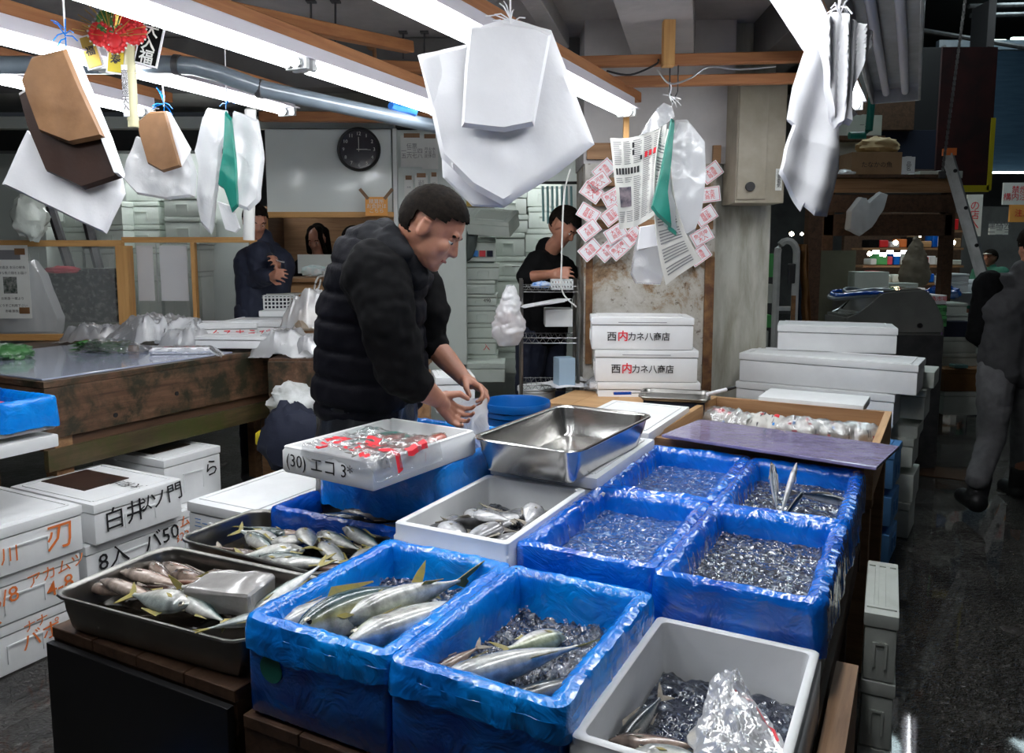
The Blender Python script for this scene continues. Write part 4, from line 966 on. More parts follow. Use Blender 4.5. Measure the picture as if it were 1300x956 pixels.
lump('bag_contents', 'grey fish meat inside the clear bag in the lower right box', 'fish', AB(-.29, 1.45, .67), (.06, .09, .02), mk('fish_meat', (.5, .48, .42), .3, c2=(.2, .22, .3), ns=20, bump=.5, bs=40), 9, YAW)
# vertical foam box pieces at lower right
for k, (z, h) in enumerate([(0, .2), (.2, .2), (.4, .2)]):
    p = G(1106, 735, .62)
    foam_box(['bottom', 'middle', 'top'][k]+' grey foam box of the narrow stack beside the lower right crates', (p.x+.035, p.y+.0, z), YAW+R(2), .09, .42, .197, 'foam_old')
bm = bmesh.new(); bm_box(bm, (0, 0, .31), (.05, .5, .58)); o = obj('wooden_panel', bm, 'wood_midy'); o.location = AB(-.115, 1.75, 0); o.rotation_euler = (0, 0, YAW); tag(o, 'brown wooden side board at the right end of the display table', 'board'); o.name = 'wooden_board'
# ================================================================ LEFT COUNTER
CA0, CA1, CB0, CB1 = -5.15, -3.50, 2.14, 3.72
cc = AB(mid(CA0, CA1), mid(CB0, CB1)); cw, cl = CA1-CA0, CB1-CB0
t = thing('wooden_counter', 'big mould-stained wooden counter under the scuffed glass screen', 'counter', cc, YAW)
bm = bmesh.new(); bm_box(bm, (0, 0, 1.0), (cw, cl, .03), bev=.003); obj('counter_top', bm, 'counter', t)
bm = bmesh.new(); bm_box(bm, (cw/2-.02, 0, .865), (.035, cl-.002, .235), bev=.003); obj('front_board', bm, 'counter', t)
bm = bmesh.new(); bm_box(bm, (0, -cl/2+.02, .865), (cw-.05, .035, .235), bev=.003); obj('side_board', bm, 'wood_dark', t)
bm = bmesh.new(); bm_box(bm, (cw/2-.05, 0, .715), (.035, cl-.002, .05)); obj('dark_strip', bm, 'wood_dark', t)
bm = bmesh.new(); bm_box(bm, (cw/2-.02, 0, .645), (.035, cl-.002, .10), bev=.003); obj('lower_rail', bm, 'apron_low', t)
for x, y in ((cw/2-.07, .42*cl), (-cw/2+.07, .45*cl), (cw/2-.07, -.44*cl), (-cw/2+.07, -.45*cl)):
    bm = bmesh.new(); bm_box(bm, (x, y, .42), (.085, .085, .85), bev=.004); obj('leg', bm, 'wood_mid', t)
for y, z in ((-.28*cl, .80), (-.05*cl, .85)):
    bm = bmesh.new(); bm_tube(bm, [(cw/2-.003, y*1., z), (cw/2+.001, y*1., z)], .012, 12); obj('bolt_hole', bm, 'black', t)
bm = bmesh.new(); bm_box(bm, (0, 0, 0), (1.18, 1.12, .008), bev=.002); o = obj('plastic_sheet', bm, 'counter_sheet'); o.location = AB(-4.13, 2.72, 1.02); o.rotation_euler = (0, 0, YAW)
tag(o, 'wet bluish plastic sheet covering the left part of the counter', 'sheet')
# glass screen: timber frame with panes, standing across the back of the counter
YS = 5.22
t = thing('glass_screen', 'low timber-framed glass screen standing on the counter', 'screen', (0, YS, 0))
def fr(nm, x0, y0, x1, y1, d, m, Y=0.):
    a, b = W(x0, y0, YS+Y), W(x1, y1, YS+Y); bm = bmesh.new(); bm_box(bm, ((a.x+b.x)/2, Y, (a.z+b.z)/2), (abs(b.x-a.x), d, abs(a.z-b.z)), bev=.003); return obj(nm, bm, m, t)
fr('top_rail', -60, 305, 156, 313, .05, 'wood_frame'); fr('top_rail', 156, 301, 328, 308, .05, 'wood_frame', .15)
fr('post', 150, 312, 171, 432, .09, 'wood_framez'); fr('post', 243, 308, 253, 425, .05, 'wood_framez', .15); fr('post', 318, 308, 328, 425, .05, 'wood_framez', .15)
fr('bottom_rail', -60, 424, 150, 432, .05, 'wood_frame')
for a, b, Y in ((-60, 150, 0), (172, 243, .15), (253, 318, .15)): fr('pane', a, 313 if Y == 0 else 308, b, 424, .006, 'glass', Y)
fr('joint_strip', 198, 309, 201, 386, .008, 'alu', .14)
for x0, x1, l in ((173, 197, 'left white notice sheet behind the screen glass'), (202, 240, 'right white notice sheet behind the screen glass')):
    a, b = W(x0, 312, YS+.2), W(x1, 382, YS+.2); bm = bmesh.new(); bm_box(bm, ((a.x+b.x)/2, YS+.2, (a.z+b.z)/2), (b.x-a.x, .004, a.z-b.z)); tag(obj('notice_sheet', bm, 'paper_white'), l, 'notice')
p = W(15, 358, YS-.03); t = thing('poster', 'information poster with photo taped to the left screen glass', 'poster', p)
s = YS/1000; bm = bmesh.new(); bm_box(bm, (0, 0, 0), (45*s, .003, 92*s)); obj('sheet', bm, 'paper', t)
bm = bmesh.new(); bm_box(bm, (-.01, -.003, 34*s), (30*s, .002, 12*s)); obj('black_panel', bm, 'ink_grey', t)
bm = bmesh.new(); bm_box(bm, (-.01, -.003, -4*s), (17*s, .002, 21*s)); obj('photo', bm, mk('dark_photo', (.02, .04, .03), .4, c2=(.3, .3, .28), ns=40), t)
for z, tt in ((18, '産地直送 本日の鮮魚'), (11, '新鮮な魚介類をお届け'), (-21, 'お刺身 一尾より'), (-30, 'どうぞご利用下さい'), (-37, '市場 鮮魚店')): lettering('print', tt, .021, 'ink', t, face_mt((0, -.003, z*s), (1, 0, 0), (0, 0, 1)))
for q in ((13, 38), (14, -36)):
    bm = bmesh.new(); bm_box(bm, (q[0]*s, -.004, q[1]*s), (13*s, .002, 8*s)); obj('tape', bm, 'kraft', t)
# things on the counter -----------------------------------------------------
def crumple_sheet(name, label, cat, c, size, mat, seed, h=.08, rz=0., amp=.03, n=44, parts=None, rot=None):
    t = thing(name, label, cat, c, rz, None, rot)
    def f(u, v):
        x, y = (u-.5), (v-.5); r2 = max(0, 1-(x*x+y*y)*3.6)
        q = Vector((x*size[0], y*size[1], 0))
        z = h*min(1, r2*1.5)**.8*(1+N(q, 7, seed)*.35)+abs(N(q, 13, seed+1))*amp*.8*min(1, r2*2)+(max(0, 1-abs(N(q, 16, seed+2))*3.2))**2*amp*.30*min(1, r2*3+.2)+abs(N(q, 40, seed+2))*amp*.25
        return Vector((q.x*(1+N(q, 8, seed+4)*.25), q.y*(1+N(q, 8, seed+7)*.25), max(.003, z)))
    bm = bmesh.new(); bm_grid(bm, f, n, n); obj('film', bm, mat, t, True); return t, f
zc = 1.025
def V0(p, z): return Vector((p.x, p.y, z))
# parsley in film
t, f = crumple_sheet('wrapped_parsley', 'bunch of dark green leaves wrapped in clear film', 'herbs', G(140, 446, zc), (.46, .20), 'bag_clear', 3, .05, R(-12), .03)
bm = bmesh.new(); r2 = random.Random(3)
for k in range(420):
    c = Vector((r2.uniform(-.19, .13), r2.uniform(-.07, .03), r2.uniform(.004, .055))); q = Matrix.Rotation(r2.uniform(0, 6.28), 4, 'Z') @ Matrix.Rotation(r2.uniform(-.8, .8), 4, 'X')
    bm_vs = [bm.verts.new(c+(q @ Vector(p_))) for p_ in ((-.03, 0, 0), (0, -.007, .002), (.03, 0, .003), (0, .007, .002))]; bm.faces.new(bm_vs)
o = obj('leaves', bm, 'green_leaf', t); o['kind'] = 'stuff'
bm = bmesh.new(); bm_tube(bm, [(.13, 0, .02), (.175, .01, .018)], .020, 12); obj('root_end', bm, 'kraft', t)
lump('leafy_bag', 'bunch of pale leaves in clear film at the left edge of the counter', 'herbs', G(12, 455, zc)+Vector((0, 0, .03)), (.12, .09, .05), mk('pale_leaves', (.40, .46, .40), .35, c2=(.05, .16, .05), ns=22, lo=.35, hi=.5, bump=.8, bs=60), 6)
crumple_sheet('plastic_bag', 'crumpled clear plastic film behind the dark green leaves', 'bag', G(122, 434, zc), (.46, .22), 'bag', 12, .08, 0, .06)
crumple_sheet('plastic_bag', 'large heap of crumpled milky plastic bags on the counter', 'bag', G(206, 437, zc), (.62, .30), 'bag_milky', 5, .15, R(5), .06, 60)
crumple_sheet('plastic_bag', 'flattened clear bag spreading from the right of the milky heap', 'bag', G(238, 440, zc), (.34, .22), 'bag_milky', 8, .08, R(-10), .05)

# roll in film
t = thing('wrapped_roll', 'long flat roll of white bags in clear wrap at the counter edge', 'roll', G(232, 449, zc)+Vector((0, 0, .02)), R(6))
bm = bmesh.new(); bm_box(bm, (0, 0, 0), (.32, .075, .04), bev=.015, seg=4); obj('roll', bm, 'paper_white', t, True)
bm = bmesh.new(); bm_box(bm, (0, -.012, .0205), (.2, .02, .001)); obj('red_print', bm, 'ink_pink', t)
bm = bmesh.new(); bm_grid(bm, lambda u, v: Vector((-.17+.40*u, math.cos(v*6.283)*.043*(1+.6*max(0, u-.8)*4)+N((u*3, v*3, 0), 3)*.006, math.sin(v*6.283)*.026*(1-.8*max(0, u-.8)*4)-(.12*(max(0, u-.82))**1*1.8)+N((u*8, v*5, 2), 2)*.004)), 40, 20); obj('clear_wrap', bm, 'bag', t, True)
# papers and little brown thing
for k, (x, y, rz, l) in enumerate([(268, 424, 20, 'white slip of paper lying beside the wrapped roll'), (295, 428, -15, 'second white slip at the right end of the counter')]):
    p = G(x, y, zc); t = thing('paper_slip', l, 'paper', p, R(rz)); bm = bmesh.new(); bm_grid(bm, lambda u, v: Vector(((u-.5)*.2, (v-.5)*.12, .004+.01*math.sin(u*5+k)**2)), 10, 4); solid(bm, .0008); obj('sheet', bm, 'paper_white', t, True)
    bm = bmesh.new(); bm_box(bm, (0, .0, .014), (.12, .006, .001)); obj('print', bm, 'ink_grey', t)
lump('dried_root', 'small brown root lying on the white slips', 'food', G(311, 425, zc)+Vector((0, 0, .015)), (.04, .022, .018), 'bamboo', 2)
# foam boxes at the right of the screen (one lettered in red)
t = foam_box('milky foam box with red writing behind the bag heap', V0(W(266, 408, 5.0), 1.035), R(8), .62, .24, .12)
lettering('print', 'ふぐるまえび', .075, 'ink_red', t, face_mt((.17, -.123, .045), (1, 0, 0), (0, 0, 1)))
foam_box('low open-topped white foam lid right of the lettered box', V0(W(305, 420, 4.7), 1.035), R(-4), .48, .2, .07, grip=False)
plank_table('back_table', 'plain table behind the counter carrying the lettered foam box', -4.0, -3.1, 3.75, 4.45, 1.03, .03, 'wood_mid')
# crate on the left edge
t = thing('side_stand', 'narrow dark stand outside the left edge of the picture', 'stand', AB(-3.78, 1.72), YAW); bm = bmesh.new(); bm_box(bm, (0, 0, .41), (.4, .5, .82), bev=.004); 
obj('stand_body', bm, 'wood_dark', t)
p = G(68, 567, .83)
q = p-AB(1, 0)*.29+AB(0, 1)*(-.17)
foam_box('white foam box under the blue-lined crate at the left edge', (q.x, q.y, .825), YAW+R(90), .40, .58, .075, lid=False, grip=False)
t = thing('fish_crate', 'blue film-wrapped crate with a red label at the left edge', 'crate', (q.x, q.y, .90), YAW+R(90))
obj('body', foam_body(.39, .57, .125, .03), 'foam', t, 'auto'); obj('liner', liner_mesh(.39, .57, .125, .11, 33, depth=.05, amp=.8), 'film_light', t, True)
bm = bmesh.new(); bm_grid(bm, lambda u, v: Vector(((u-.5)*.3, (v-.5)*.48, .09+N((u*6, v*8, 0), 1, 3)*.02)), 20, 30); obj('liner_floor', bm, 'film_blue', t, True)
bm = bmesh.new(); bm_box(bm, (.02, -.10, .115), (.08, .15, .01), bev=.003); obj('red_label', bm, 'red', t)
# stacks under the counter -------------------------------------------------
def face_box(label, a1, b0, b1, z, h, mat='foam', writing=(), group=None, depth=.58):
    w_ = b1-b0; t = foam_box(label, AB(a1-depth/2, mid(b0, b1), z), YAW+R(90), w_, depth, h, mat, group=group)
    # writing face points to +a (local -y after the quarter turn)
    for s_, sz, u, v, ink, tilt in writing:
        lettering('handwriting', s_, sz, ink, t, face_mt((u*w_/2, -depth/2-.002, v*h), (1, 0, tilt), (-tilt, 0, 1)), bold=.004)
    return t
face_box('top foam box of the left stack, orange writing, under the counter', -2.97, 1.50, 1.94, .40, .185, writing=[('刃', .12, .55, .45, 'ink_orange', 0), ('ハ川', .07, -.5, .4, 'ink_orange', 0)])
face_box('middle foam box of the left stack, marked 4-8 in orange', -2.99, 1.48, 1.93, .205, .19, writing=[('アカムツ', .06, .55, .74, 'ink_orange', .1), ('4-8', .085, .6, .38, 'ink_orange', .08), ('6/8', .085, -.35, .55, 'ink_orange', .1), ('ス', .07, -.55, .2, 'ink_orange', 0)])
face_box('bottom foam box of the left stack, orange writing near the floor', -3.0, 1.50, 1.90, .005, .195, writing=[('ナナ', .05, .2, .8, 'ink_orange', .1), ('バポ', .08, .3, .5, 'ink_orange', .1)])
t = face_box('top foam box of the middle stack, black writing on end and lid', -2.99, 2.0, 2.44, .385, .175, writing=[('白井', .105, -.35, .5, 'ink', .03), ('以', .075, .08, .62, 'ink', .05), ('ソ門', .09, .60, .66, 'ink', .1)])
lettering('handwriting', '大和水産', .07, 'ink', t, Matrix.Translation((.04, -.12, .1785)) @ Matrix.Rotation(R(90), 4, 'Z'))
t_ = bmesh.new(); bm_box(t_, (0, .09, .1765), (.22, .32, .003)); obj('dark_patch', t_, 'kraft_dark', t)  # dark brown rectangle laid over the back part of the lid
face_box('second foam box of the middle stack, marked 8 and 50 in black', -3.03, 1.98, 2.44, .20, .18, writing=[('8入', .10, -.45, .5, 'ink', .05), ('バ50', .095, .6, .55, 'ink', .1)])
face_box('bottom foam box of the middle stack, unmarked', -3.05, 2.0, 2.44, .005, .19)
t = face_box('tall foam box with a black squiggle near the counter leg', -3.39, 2.66, 3.03, .285, .255, writing=[('ら', .10, .62, .55, 'ink', 0)])
t_ = bmesh.new(); bm_box(t_, (0, .05, .2565), (.24, .36, .003)); obj('dark_patch', t_, 'kraft_dark', t)
face_box('foam box with two lines of orange writing below the tall one', -3.30, 2.55, 3.0, .02, .26, writing=[('ホムツ', .07, -.35, .78, 'ink_orange', .1), ('5322', .06, -.5, .5, 'ink_orange', .08), ('黒水', .07, .45, .66, 'ink_orange', 0)])
foam_box('small pale foam box behind the smudged one, beside the orange writing', AB(-2.62, 2.7, 0), YAW, .3, .45, .34)
# ================================================================ SECOND COUNTER, MIDDLE BACK
sa, sb = toAB(-.97, 4.85)
t = plank_table('side_counter', 'dark wooden counter behind the fish seller with bags on it', sa-.44, sa+.44, sb-.33, sb+.33, .985, .03, 'wood_dark', rz=0, legmat='wood_mid')
t['category'] = 'counter'
p0 = AB(-2.30, 3.32)
bm = bmesh.new(); bm_box(bm, (0, 0, 0), (.88, .03, .20), bev=.003); o = obj('counter_board', bm, 'counter', t); o.location = (0, -.335, .87)
def onp(px, py, Y): return W(px, py, Y)
foam_box('white foam box on the back counter left of the seller', (onp(330, 428, 5.05).x, 5.15, 1.035), R(-4), .42, .36, .13, grip=False)
foam_box('white foam box behind the seller on the back counter, partly covered by bags', (onp(375, 440, 4.9).x+.03, 4.85, .99), R(10), .32, .28, .09, grip=False)
t, f = crumple_sheet('plastic_bag', 'white plastic bag of goods standing on the back counter beside the seller', 'bag', W(390, 415, 4.7), (.30, .26), 'bag', 21, .17, 0, .07)
lump('wrapped_food', 'pale parcel showing through the white bag beside the seller', 'food', W(393, 408, 4.72), (.08, .06, .07), mk('parcel', (.6, .42, .26), .5, c2=(.66, .6, .5), ns=12), 7)
crumple_sheet('plastic_bag', 'crumpled white bag in front of the foam box on the back counter', 'bag', W(362, 452, 4.65), (.36, .24), 'bag_milky', 22, .13, 0, .06)
crumple_sheet('plastic_bag', 'small clear bag on the counter right beside the seller\'s elbow', 'bag', W(392, 448, 4.62), (.2, .16), 'bag', 24, .09, 0, .04)
lump('plastic_bag', 'clear bag full of white packing stored under the back counter', 'bag', W(373, 512, 4.5), (.14, .1, .12), mk('bag_fill', (.5, .52, .5), .2, c2=(.75, .77, .77), ns=14, bump=.8, bs=30), 8)
lump('cloth_heap', 'dark navy sheet heaped under the back counter', 'cloth', W(372, 560, 4.2), (.16, .12, .2), 'navy', 9)
foam_box('yellow-edged box low behind the seller', (W(362, 540, 4.5).x, 4.5, W(362, 560, 4.5).z), 0, .3, .2, .1, 'yellow', lid=False, grip=False)
# stand behind the seller at right: timber leg and white box
bm = bmesh.new(); a, b = W(536, 470, 4.0), W(536, 600, 4.0); bm_box(bm, (a.x, 4.0, a.z/2), (.08, .08, a.z), bev=.004); tag(obj('wooden_post', bm, 'wood_midy'), 'timber post visible between the seller and his right forearm', 'post')
foam_box('white foam box behind the seller\'s forearms', (W(575, 480, 4.4).x, 4.4, .72), R(10), .22, .3, .2)
t = plank_table('display_table', 'low bench behind the blue bucket', -1.95, -1.40, 3.4, 4.2, .45, .03, 'wood_dark')
# blue bucket
p = G(655, 510, .85)
t = thing('bucket', 'big round blue plastic bucket beside the steel tray', 'bucket', (p.x, p.y, .483), 0)
bm = bmesh.new(); bm_lathe(bm, [(0, .003), (.125, .003), (.135, 0), (.14, .01), (.155, .30), (.163, .305), (.163, .33), (.172, .335), (.176, .36), (.173, .372), (.166, .372), (.160, .355), (.133, .015), (0, .015)], n=48); obj('body', bm, 'plastic_blue', t, True)
# ================================================================ PACKING TABLE IN FRONT OF THE COLUMN
t = plank_table('packing_table', 'light wooden packing table at the foot of the column', -1.75, -.98, 3.72, 4.15, .81, .03, 'wood_light', rz=YAW, legmat='wood_mid')
pc = W(820, 480, 4.35)
t = thing('packing_table', 'small plain table carrying the three lettered foam boxes', 'table', (pc.x, 4.42, 0), 0)
bm = bmesh.new(); bm_box(bm, (0, 0, .697), (.8, .5, .03), bev=.003); obj('table_top', bm, 'wood_light', t)
for sx in (-1, 1):
    for sy in (-1, 1): bm = bmesh.new(); bm_box(bm, (sx*.36, sy*.21, .34), (.05, .05, .68)); obj('leg', bm, 'wood_mid', t)
for k, (px_, py_, w_) in enumerate([(820, 500, .56), (817, 474, .56), (812, 441, .555)]):
    z = .715+.178*k; p = W(px_, py_, 4.4)
    t = foam_box(['bottom white foam box of the three under the cards, mostly hidden', 'middle foam box lettered in black and red, front of the column', 'top foam box lettered in black and red, front of the column'][k], (p.x, 4.4, z), R(90)-R(4), .30, w_, .176)
    if k:
        # writing on the long side that faces the viewer (+x side after the turn is -Y)
        m0 = lambda u, v: face_mt((-.1515, -u, v), (0, -1, 0), (0, 0, 1))
        lettering('lettering', '西', .055, 'ink', t, m0(-.165, .07), bold=.01)
        lettering('logo', '内', .060, 'ink_red', t, m0(-.105, .072), bold=.018)
        lettering('lettering', '力ネ八商店', .048, 'ink', t, m0(.035, .070), bold=.012, squash=.95)
        bm = bmesh.new(); bm_box(bm, (-.1505, .0, .15), (.001, .26, .003)); obj('fine_print', bm, 'ink_grey', t)
        lettering('red_mark', '特', .06, 'ink_red', t, face_mt((-.06, -w_/2-.002, .12), (-1, 0, 0), (0, 0, 1)), bold=.02)
# items on the packing table
p = G(730, 486, .83); 
for k, (x, y, rz, l) in enumerate([(722, 490, 15, 'white sheet lying on the packing table, nearest the bucket'), (745, 482, -10, 'white order sheet on the packing table, second from the bucket'), (708, 487, 35, 'corner of a paper sheet at the left end of the packing table')]):
    p = G(x, y, .828+.001*k); t = thing('paper_sheet', l, 'paper', p, R(rz)); bm = bmesh.new(); bm_grid(bm, lambda u, v: Vector(((u-.5)*.2, (v-.5)*.15, .002+.006*math.sin(u*4+k)**2)), 8, 4); solid(bm, .0006); obj('sheet', bm, 'paper_white', t, True)
t, f = crumple_sheet('bag_pack', 'pack of clear-wrapped white bags with red print on the packing table', 'bag', G(775, 492, .83), (.30, .17), 'bag_clear', 31, .06, R(-5), .01)
bm = bmesh.new(); bm_box(bm, (0, 0, .02), (.24, .13, .035), bev=.012, seg=3); obj('bags', bm, 'paper_white', t, True)
bm = bmesh.new(); bm_box(bm, (-.03, 0, .038), (.09, .03, .001)); obj('red_print', bm, 'ink_pink', t)
# box with steel lid, knife and pens
p = W(857, 497, 3.95)
t = thing('tool_box', 'navy box with a flat steel tray as lid beside the packing table', 'box', (p.x, p.y, .66), R(-15))
bm = bmesh.new(); bm_box(bm, (0, 0, .10), (.30, .22, .20), bev=.008); obj('body', bm, 'navy', t)
steel_tray('flat steel lid tray resting on the navy box', (p.x, p.y, .862), R(-15), .33, .25, .02, 'steel_dark', .004, .03)
plank_table('display_table', 'low table carrying the navy box', -1.20, -.85, 3.68, 4.2, .66, .03, 'wood_dark')
t = thing('marker_pen', 'black marker pen with a white label on the tray corner', 'pen', W(912, 497, 3.75), R(28), rot=(0, R(-6), R(28)))
bm = bmesh.new(); bm_tube(bm, [(-.07, 0, 0), (.05, 0, 0)], .009, 10); obj('barrel', bm, 'paper_white', t, True)
bm = bmesh.new(); bm_tube(bm, [(.05, 0, 0), (.11, 0, 0)], .010, 10, rads=[.010, .006]); obj('pen_cap', bm, 'black', t, True)
t = thing('blue_pen', 'blue handled knife on the edge of the foam lid', 'knife', G(800, 499, .9), R(8))
bm = bmesh.new(); bm_box(bm, (-.04, 0, 0), (.09, .02, .014), bev=.004); obj('handle', bm, 'film_dark', t); bm = bmesh.new(); bm_box(bm, (.06, 0, 0), (.12, .022, .003)); obj('blade', bm, 'steel', t)
# ================================================================ BACK OF THE STALL
def stack(label, x0, x1, ytops, Y, mat='foam_green', depth=.4, group=None, marks=None):
    """foam boxes stacked: ytops are the pixel rows of the seams, top first"""
    for k in range(len(ytops)-1):
        a, b = W(x0, ytops[k], Y), W(x1, ytops[k+1], Y); h = a.z-b.z
        j = (k*37+x0*13) % 7-3
        t = foam_box(label[k] if isinstance(label, list) else label, ((a.x+b.x)/2+j*.004, Y+depth/2, b.z), R(j*.4), b.x-a.x, depth, h-.004, mat, grip=True, group=group)
        if marks and k in marks:
            s_, ink = marks[k]; lettering('handwriting', s_, h*.42, ink, t, face_mt((.05, -depth/2-.004, h*.42), (1, 0, 0), (0, 0, 1)))
ordw = ['topmost', 'second from top', 'third from top', 'fourth from top', 'fifth from top', 'sixth from top', 'seventh from top', 'lowest']
stack(['pale foam box of the stack left of the clerk, '+o_ for o_ in ordw[:7]], 590, 632, [333, 355, 373, 388, 410, 429, 450, 474], 5.95, marks={2: ('490', 'ink'), 5: ('入', 'ink_red')})
stack(['pale foam box of the stack touching the clerk, '+o_ for o_ in ordw], 626, 668, [244, 272, 295, 325, 350, 378, 408, 440, 474], 6.3, marks={3: ('一', 'ink')})
stack(['high pale foam box behind the clerk\'s shoulder, '+o_ for o_ in ordw[:6]], 668, 712, [232, 262, 290, 320, 350, 400, 474], 6.6)
stack(['printed foam box at eye level beside the raised hand'], 590, 628, [300, 332], 5.9)
a = W(609, 322, 5.88); t = thing('label_strip', 'coloured label strip on the box under the raised hand', 'label', a)
for k, c_ in enumerate(['ink', 'ink_blue', 'ink_red', 'navy']):
    bm = bmesh.new(); bm_box(bm, (-.09+.055*k, -.0, 0), (.045, .006, .045)); obj('colour_patch', bm, c_, t)
foam_box('base box with coloured print at the foot of the foam stack', (W(612, 470, 5.7).x, 5.85, W(612, 482, 5.7).z-.02), 0, .34, .3, .14, 'foam_green', grip=False)
bm = bmesh.new(); a, b = W(592, 232, 6.5), W(628, 262, 6.5); bm_box(bm, ((a.x+b.x)/2, 6.6, (a.z+b.z)/2), (b.x-a.x, .2, a.z-b.z), bev=.004); t = tag(obj('carton', bm, mk('gold_carton', (.32, .22, .05), .5)), 'olive-gold carton on top of the foam stack', 'box')
bm = bmesh.new(); a, b = W(629, 232, 6.5), W(640, 262, 6.5); bm_box(bm, ((a.x+b.x)/2, 6.6, (a.z+b.z)/2), (b.x-a.x, .2, a.z-b.z), bev=.004); tag(obj('carton', bm, 'carton_green'), 'narrow green carton beside the gold one', 'box')
t = foam_box('tilted foam box held up by a hand behind the seller', W(627, 292, 5.75), 0, .2, .34, .12, 'foam_green', grip=False, rot=(R(5), R(-28), R(65)))
# far left boxes seen over the screen
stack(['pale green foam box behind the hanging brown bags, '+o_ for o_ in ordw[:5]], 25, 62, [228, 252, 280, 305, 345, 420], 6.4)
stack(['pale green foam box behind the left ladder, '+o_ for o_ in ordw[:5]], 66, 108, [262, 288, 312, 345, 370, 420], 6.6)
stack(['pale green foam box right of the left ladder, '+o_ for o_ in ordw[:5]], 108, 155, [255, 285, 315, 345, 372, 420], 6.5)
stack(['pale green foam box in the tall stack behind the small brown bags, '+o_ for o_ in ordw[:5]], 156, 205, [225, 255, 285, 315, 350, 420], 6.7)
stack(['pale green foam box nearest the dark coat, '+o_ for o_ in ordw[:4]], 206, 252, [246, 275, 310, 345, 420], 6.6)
for k, (x0, x1) in enumerate(((64, 92), (106, 128))):
    bm = bmesh.new(); a, b = W(x0, 262, 6.0), W(x1, 350, 6.0); bm_tube(bm, [a, b], .035, 6); tag(obj('leaning_pole', bm, 'iron'), ['left dark slanting ladder rail behind the screen', 'right dark slanting ladder rail behind the screen'][k], 'ladder rail')
bm = bmesh.new(); a, b = W(55, 345, 5.9), W(150, 410, 5.9); bm_box(bm, ((a.x+b.x)/2, 6., (a.z+b.z)/2), (b.x-a.x, .1, a.z-b.z)); bm_box(bm, ((a.x+b.x)/2, 5.95, a.z), (b.x-a.x, .3, .05))
tag(obj('stone_bench', bm, mk('mottled_stone', (.03, .03, .03), .5, c2=(.3, .3, .28), ns=30, lo=.5, hi=.7)), 'mottled dark work bench seen through the screen glass', 'bench')
lump('meat_heap', 'pinkish heap on the bench behind the screen glass', 'food', W(80, 343, 5.8), (.12, .06, .03), 'ink_pink', 5)
lump('plastic_bag', 'puffy clear bag hanging at the far left over the screen', 'bag', W(38, 275, 5.0), (.10, .08, .14), mk('bag_green', (.5, .55, .5), .15, c2=(.62, .66, .6), ns=6, bump=.6, bs=20), 3, flat=False)
# office through the window
bm = bmesh.new(); a, b = W(378, 323, 6.35), W(432, 347, 6.35); bm_box(bm, ((a.x+b.x)/2, 6.35, (a.z+b.z)/2), (b.x-a.x, .02, a.z-b.z)); tag(obj('desk_screen', bm, 'board_white'), 'low white panel on the desk in front of the woman', 'panel')
t = thing('office_desk', 'wooden counter shelf under the office window', 'desk', W(405, 352, 5.95)); bm = bmesh.new(); bm_box(bm, (0, 0, -.015), (.7, .45, .03), bev=.003); obj('desk_top', bm, 'wood_mid', t); bm = bmesh.new(); bm_box(bm, (.0, -.15, -.12), (.5, .02, .17)); obj('desk_front', bm, 'wood_light', t)
lump('tissue_pack', 'pale blue-green tissue pack on the office counter', 'pack', W(400, 345, 5.88), (.10, .05, .045), mk('tissue', (.45, .68, .66), .5, c2=(.8, .8, .8), ns=8), 2)
t = thing('telephone', 'white telephone on the office counter with a coiled cord', 'telephone', W(420, 347, 5.82), R(20)); bm = bmesh.new(); bm_box(bm, (0, 0, 0), (.12, .16, .035), bev=.01); obj('base', bm, 'white_plastic', t)
bm = bmesh.new(); bm_tube(bm, [(-.02, -.08, .03), (-.02, 0, .045), (-.02, .08, .03)], .014, 10); obj('handset', bm, 'white_plastic', t, True)
cable('coiled_cable', 'white cord looping down from the telephone', [W(415, 350, 5.7), W(404, 352, 5.62), W(399, 366, 5.6), W(400, 373, 5.6), W(405, 364, 5.62), W(407, 355, 5.66)], .007, 'pipe_white')
p = W(357, 383, 5.35); t = thing('plastic_basket', 'white lattice basket of papers behind the foam boxes', 'basket', p, R(5))
bm = bmesh.new()
for sx in (-1, 1):
    bm_box(bm, (sx*.10, 0, 0), (.004, .14, .09))
for z in (-.045, -.02, .005, .03, .045): bm_box(bm, (0, -.07, z), (.2, .004, .009)); bm_box(bm, (0, .07, z), (.2, .004, .009))
for k in range(9): bm_box(bm, (-.1+.025*k, -.07, 0), (.009, .004, .09)); bm_box(bm, (-.1+.025*k, .07, 0), (.009, .004, .09))
bm_box(bm, (0, 0, -.045), (.2, .14, .004)); obj('lattice', bm, 'white_plastic', t)
for k in range(3): bm = bmesh.new(); bm_box(bm, (.02*k-.02, 0, .03+.012*k), (.22, .13, .004), rz=.1*k); tag(obj('paper_sheet', bm, 'paper', loc=(p.x, p.y, p.z)), ['lowest sheet in the lattice basket', 'middle sheet in the lattice basket', 'top sheet in the lattice basket'][k], 'paper')
foam_box('closed foam box under the lattice basket', (p.x, p.y, 1.035), R(5), .26, .2, .175, grip=False)
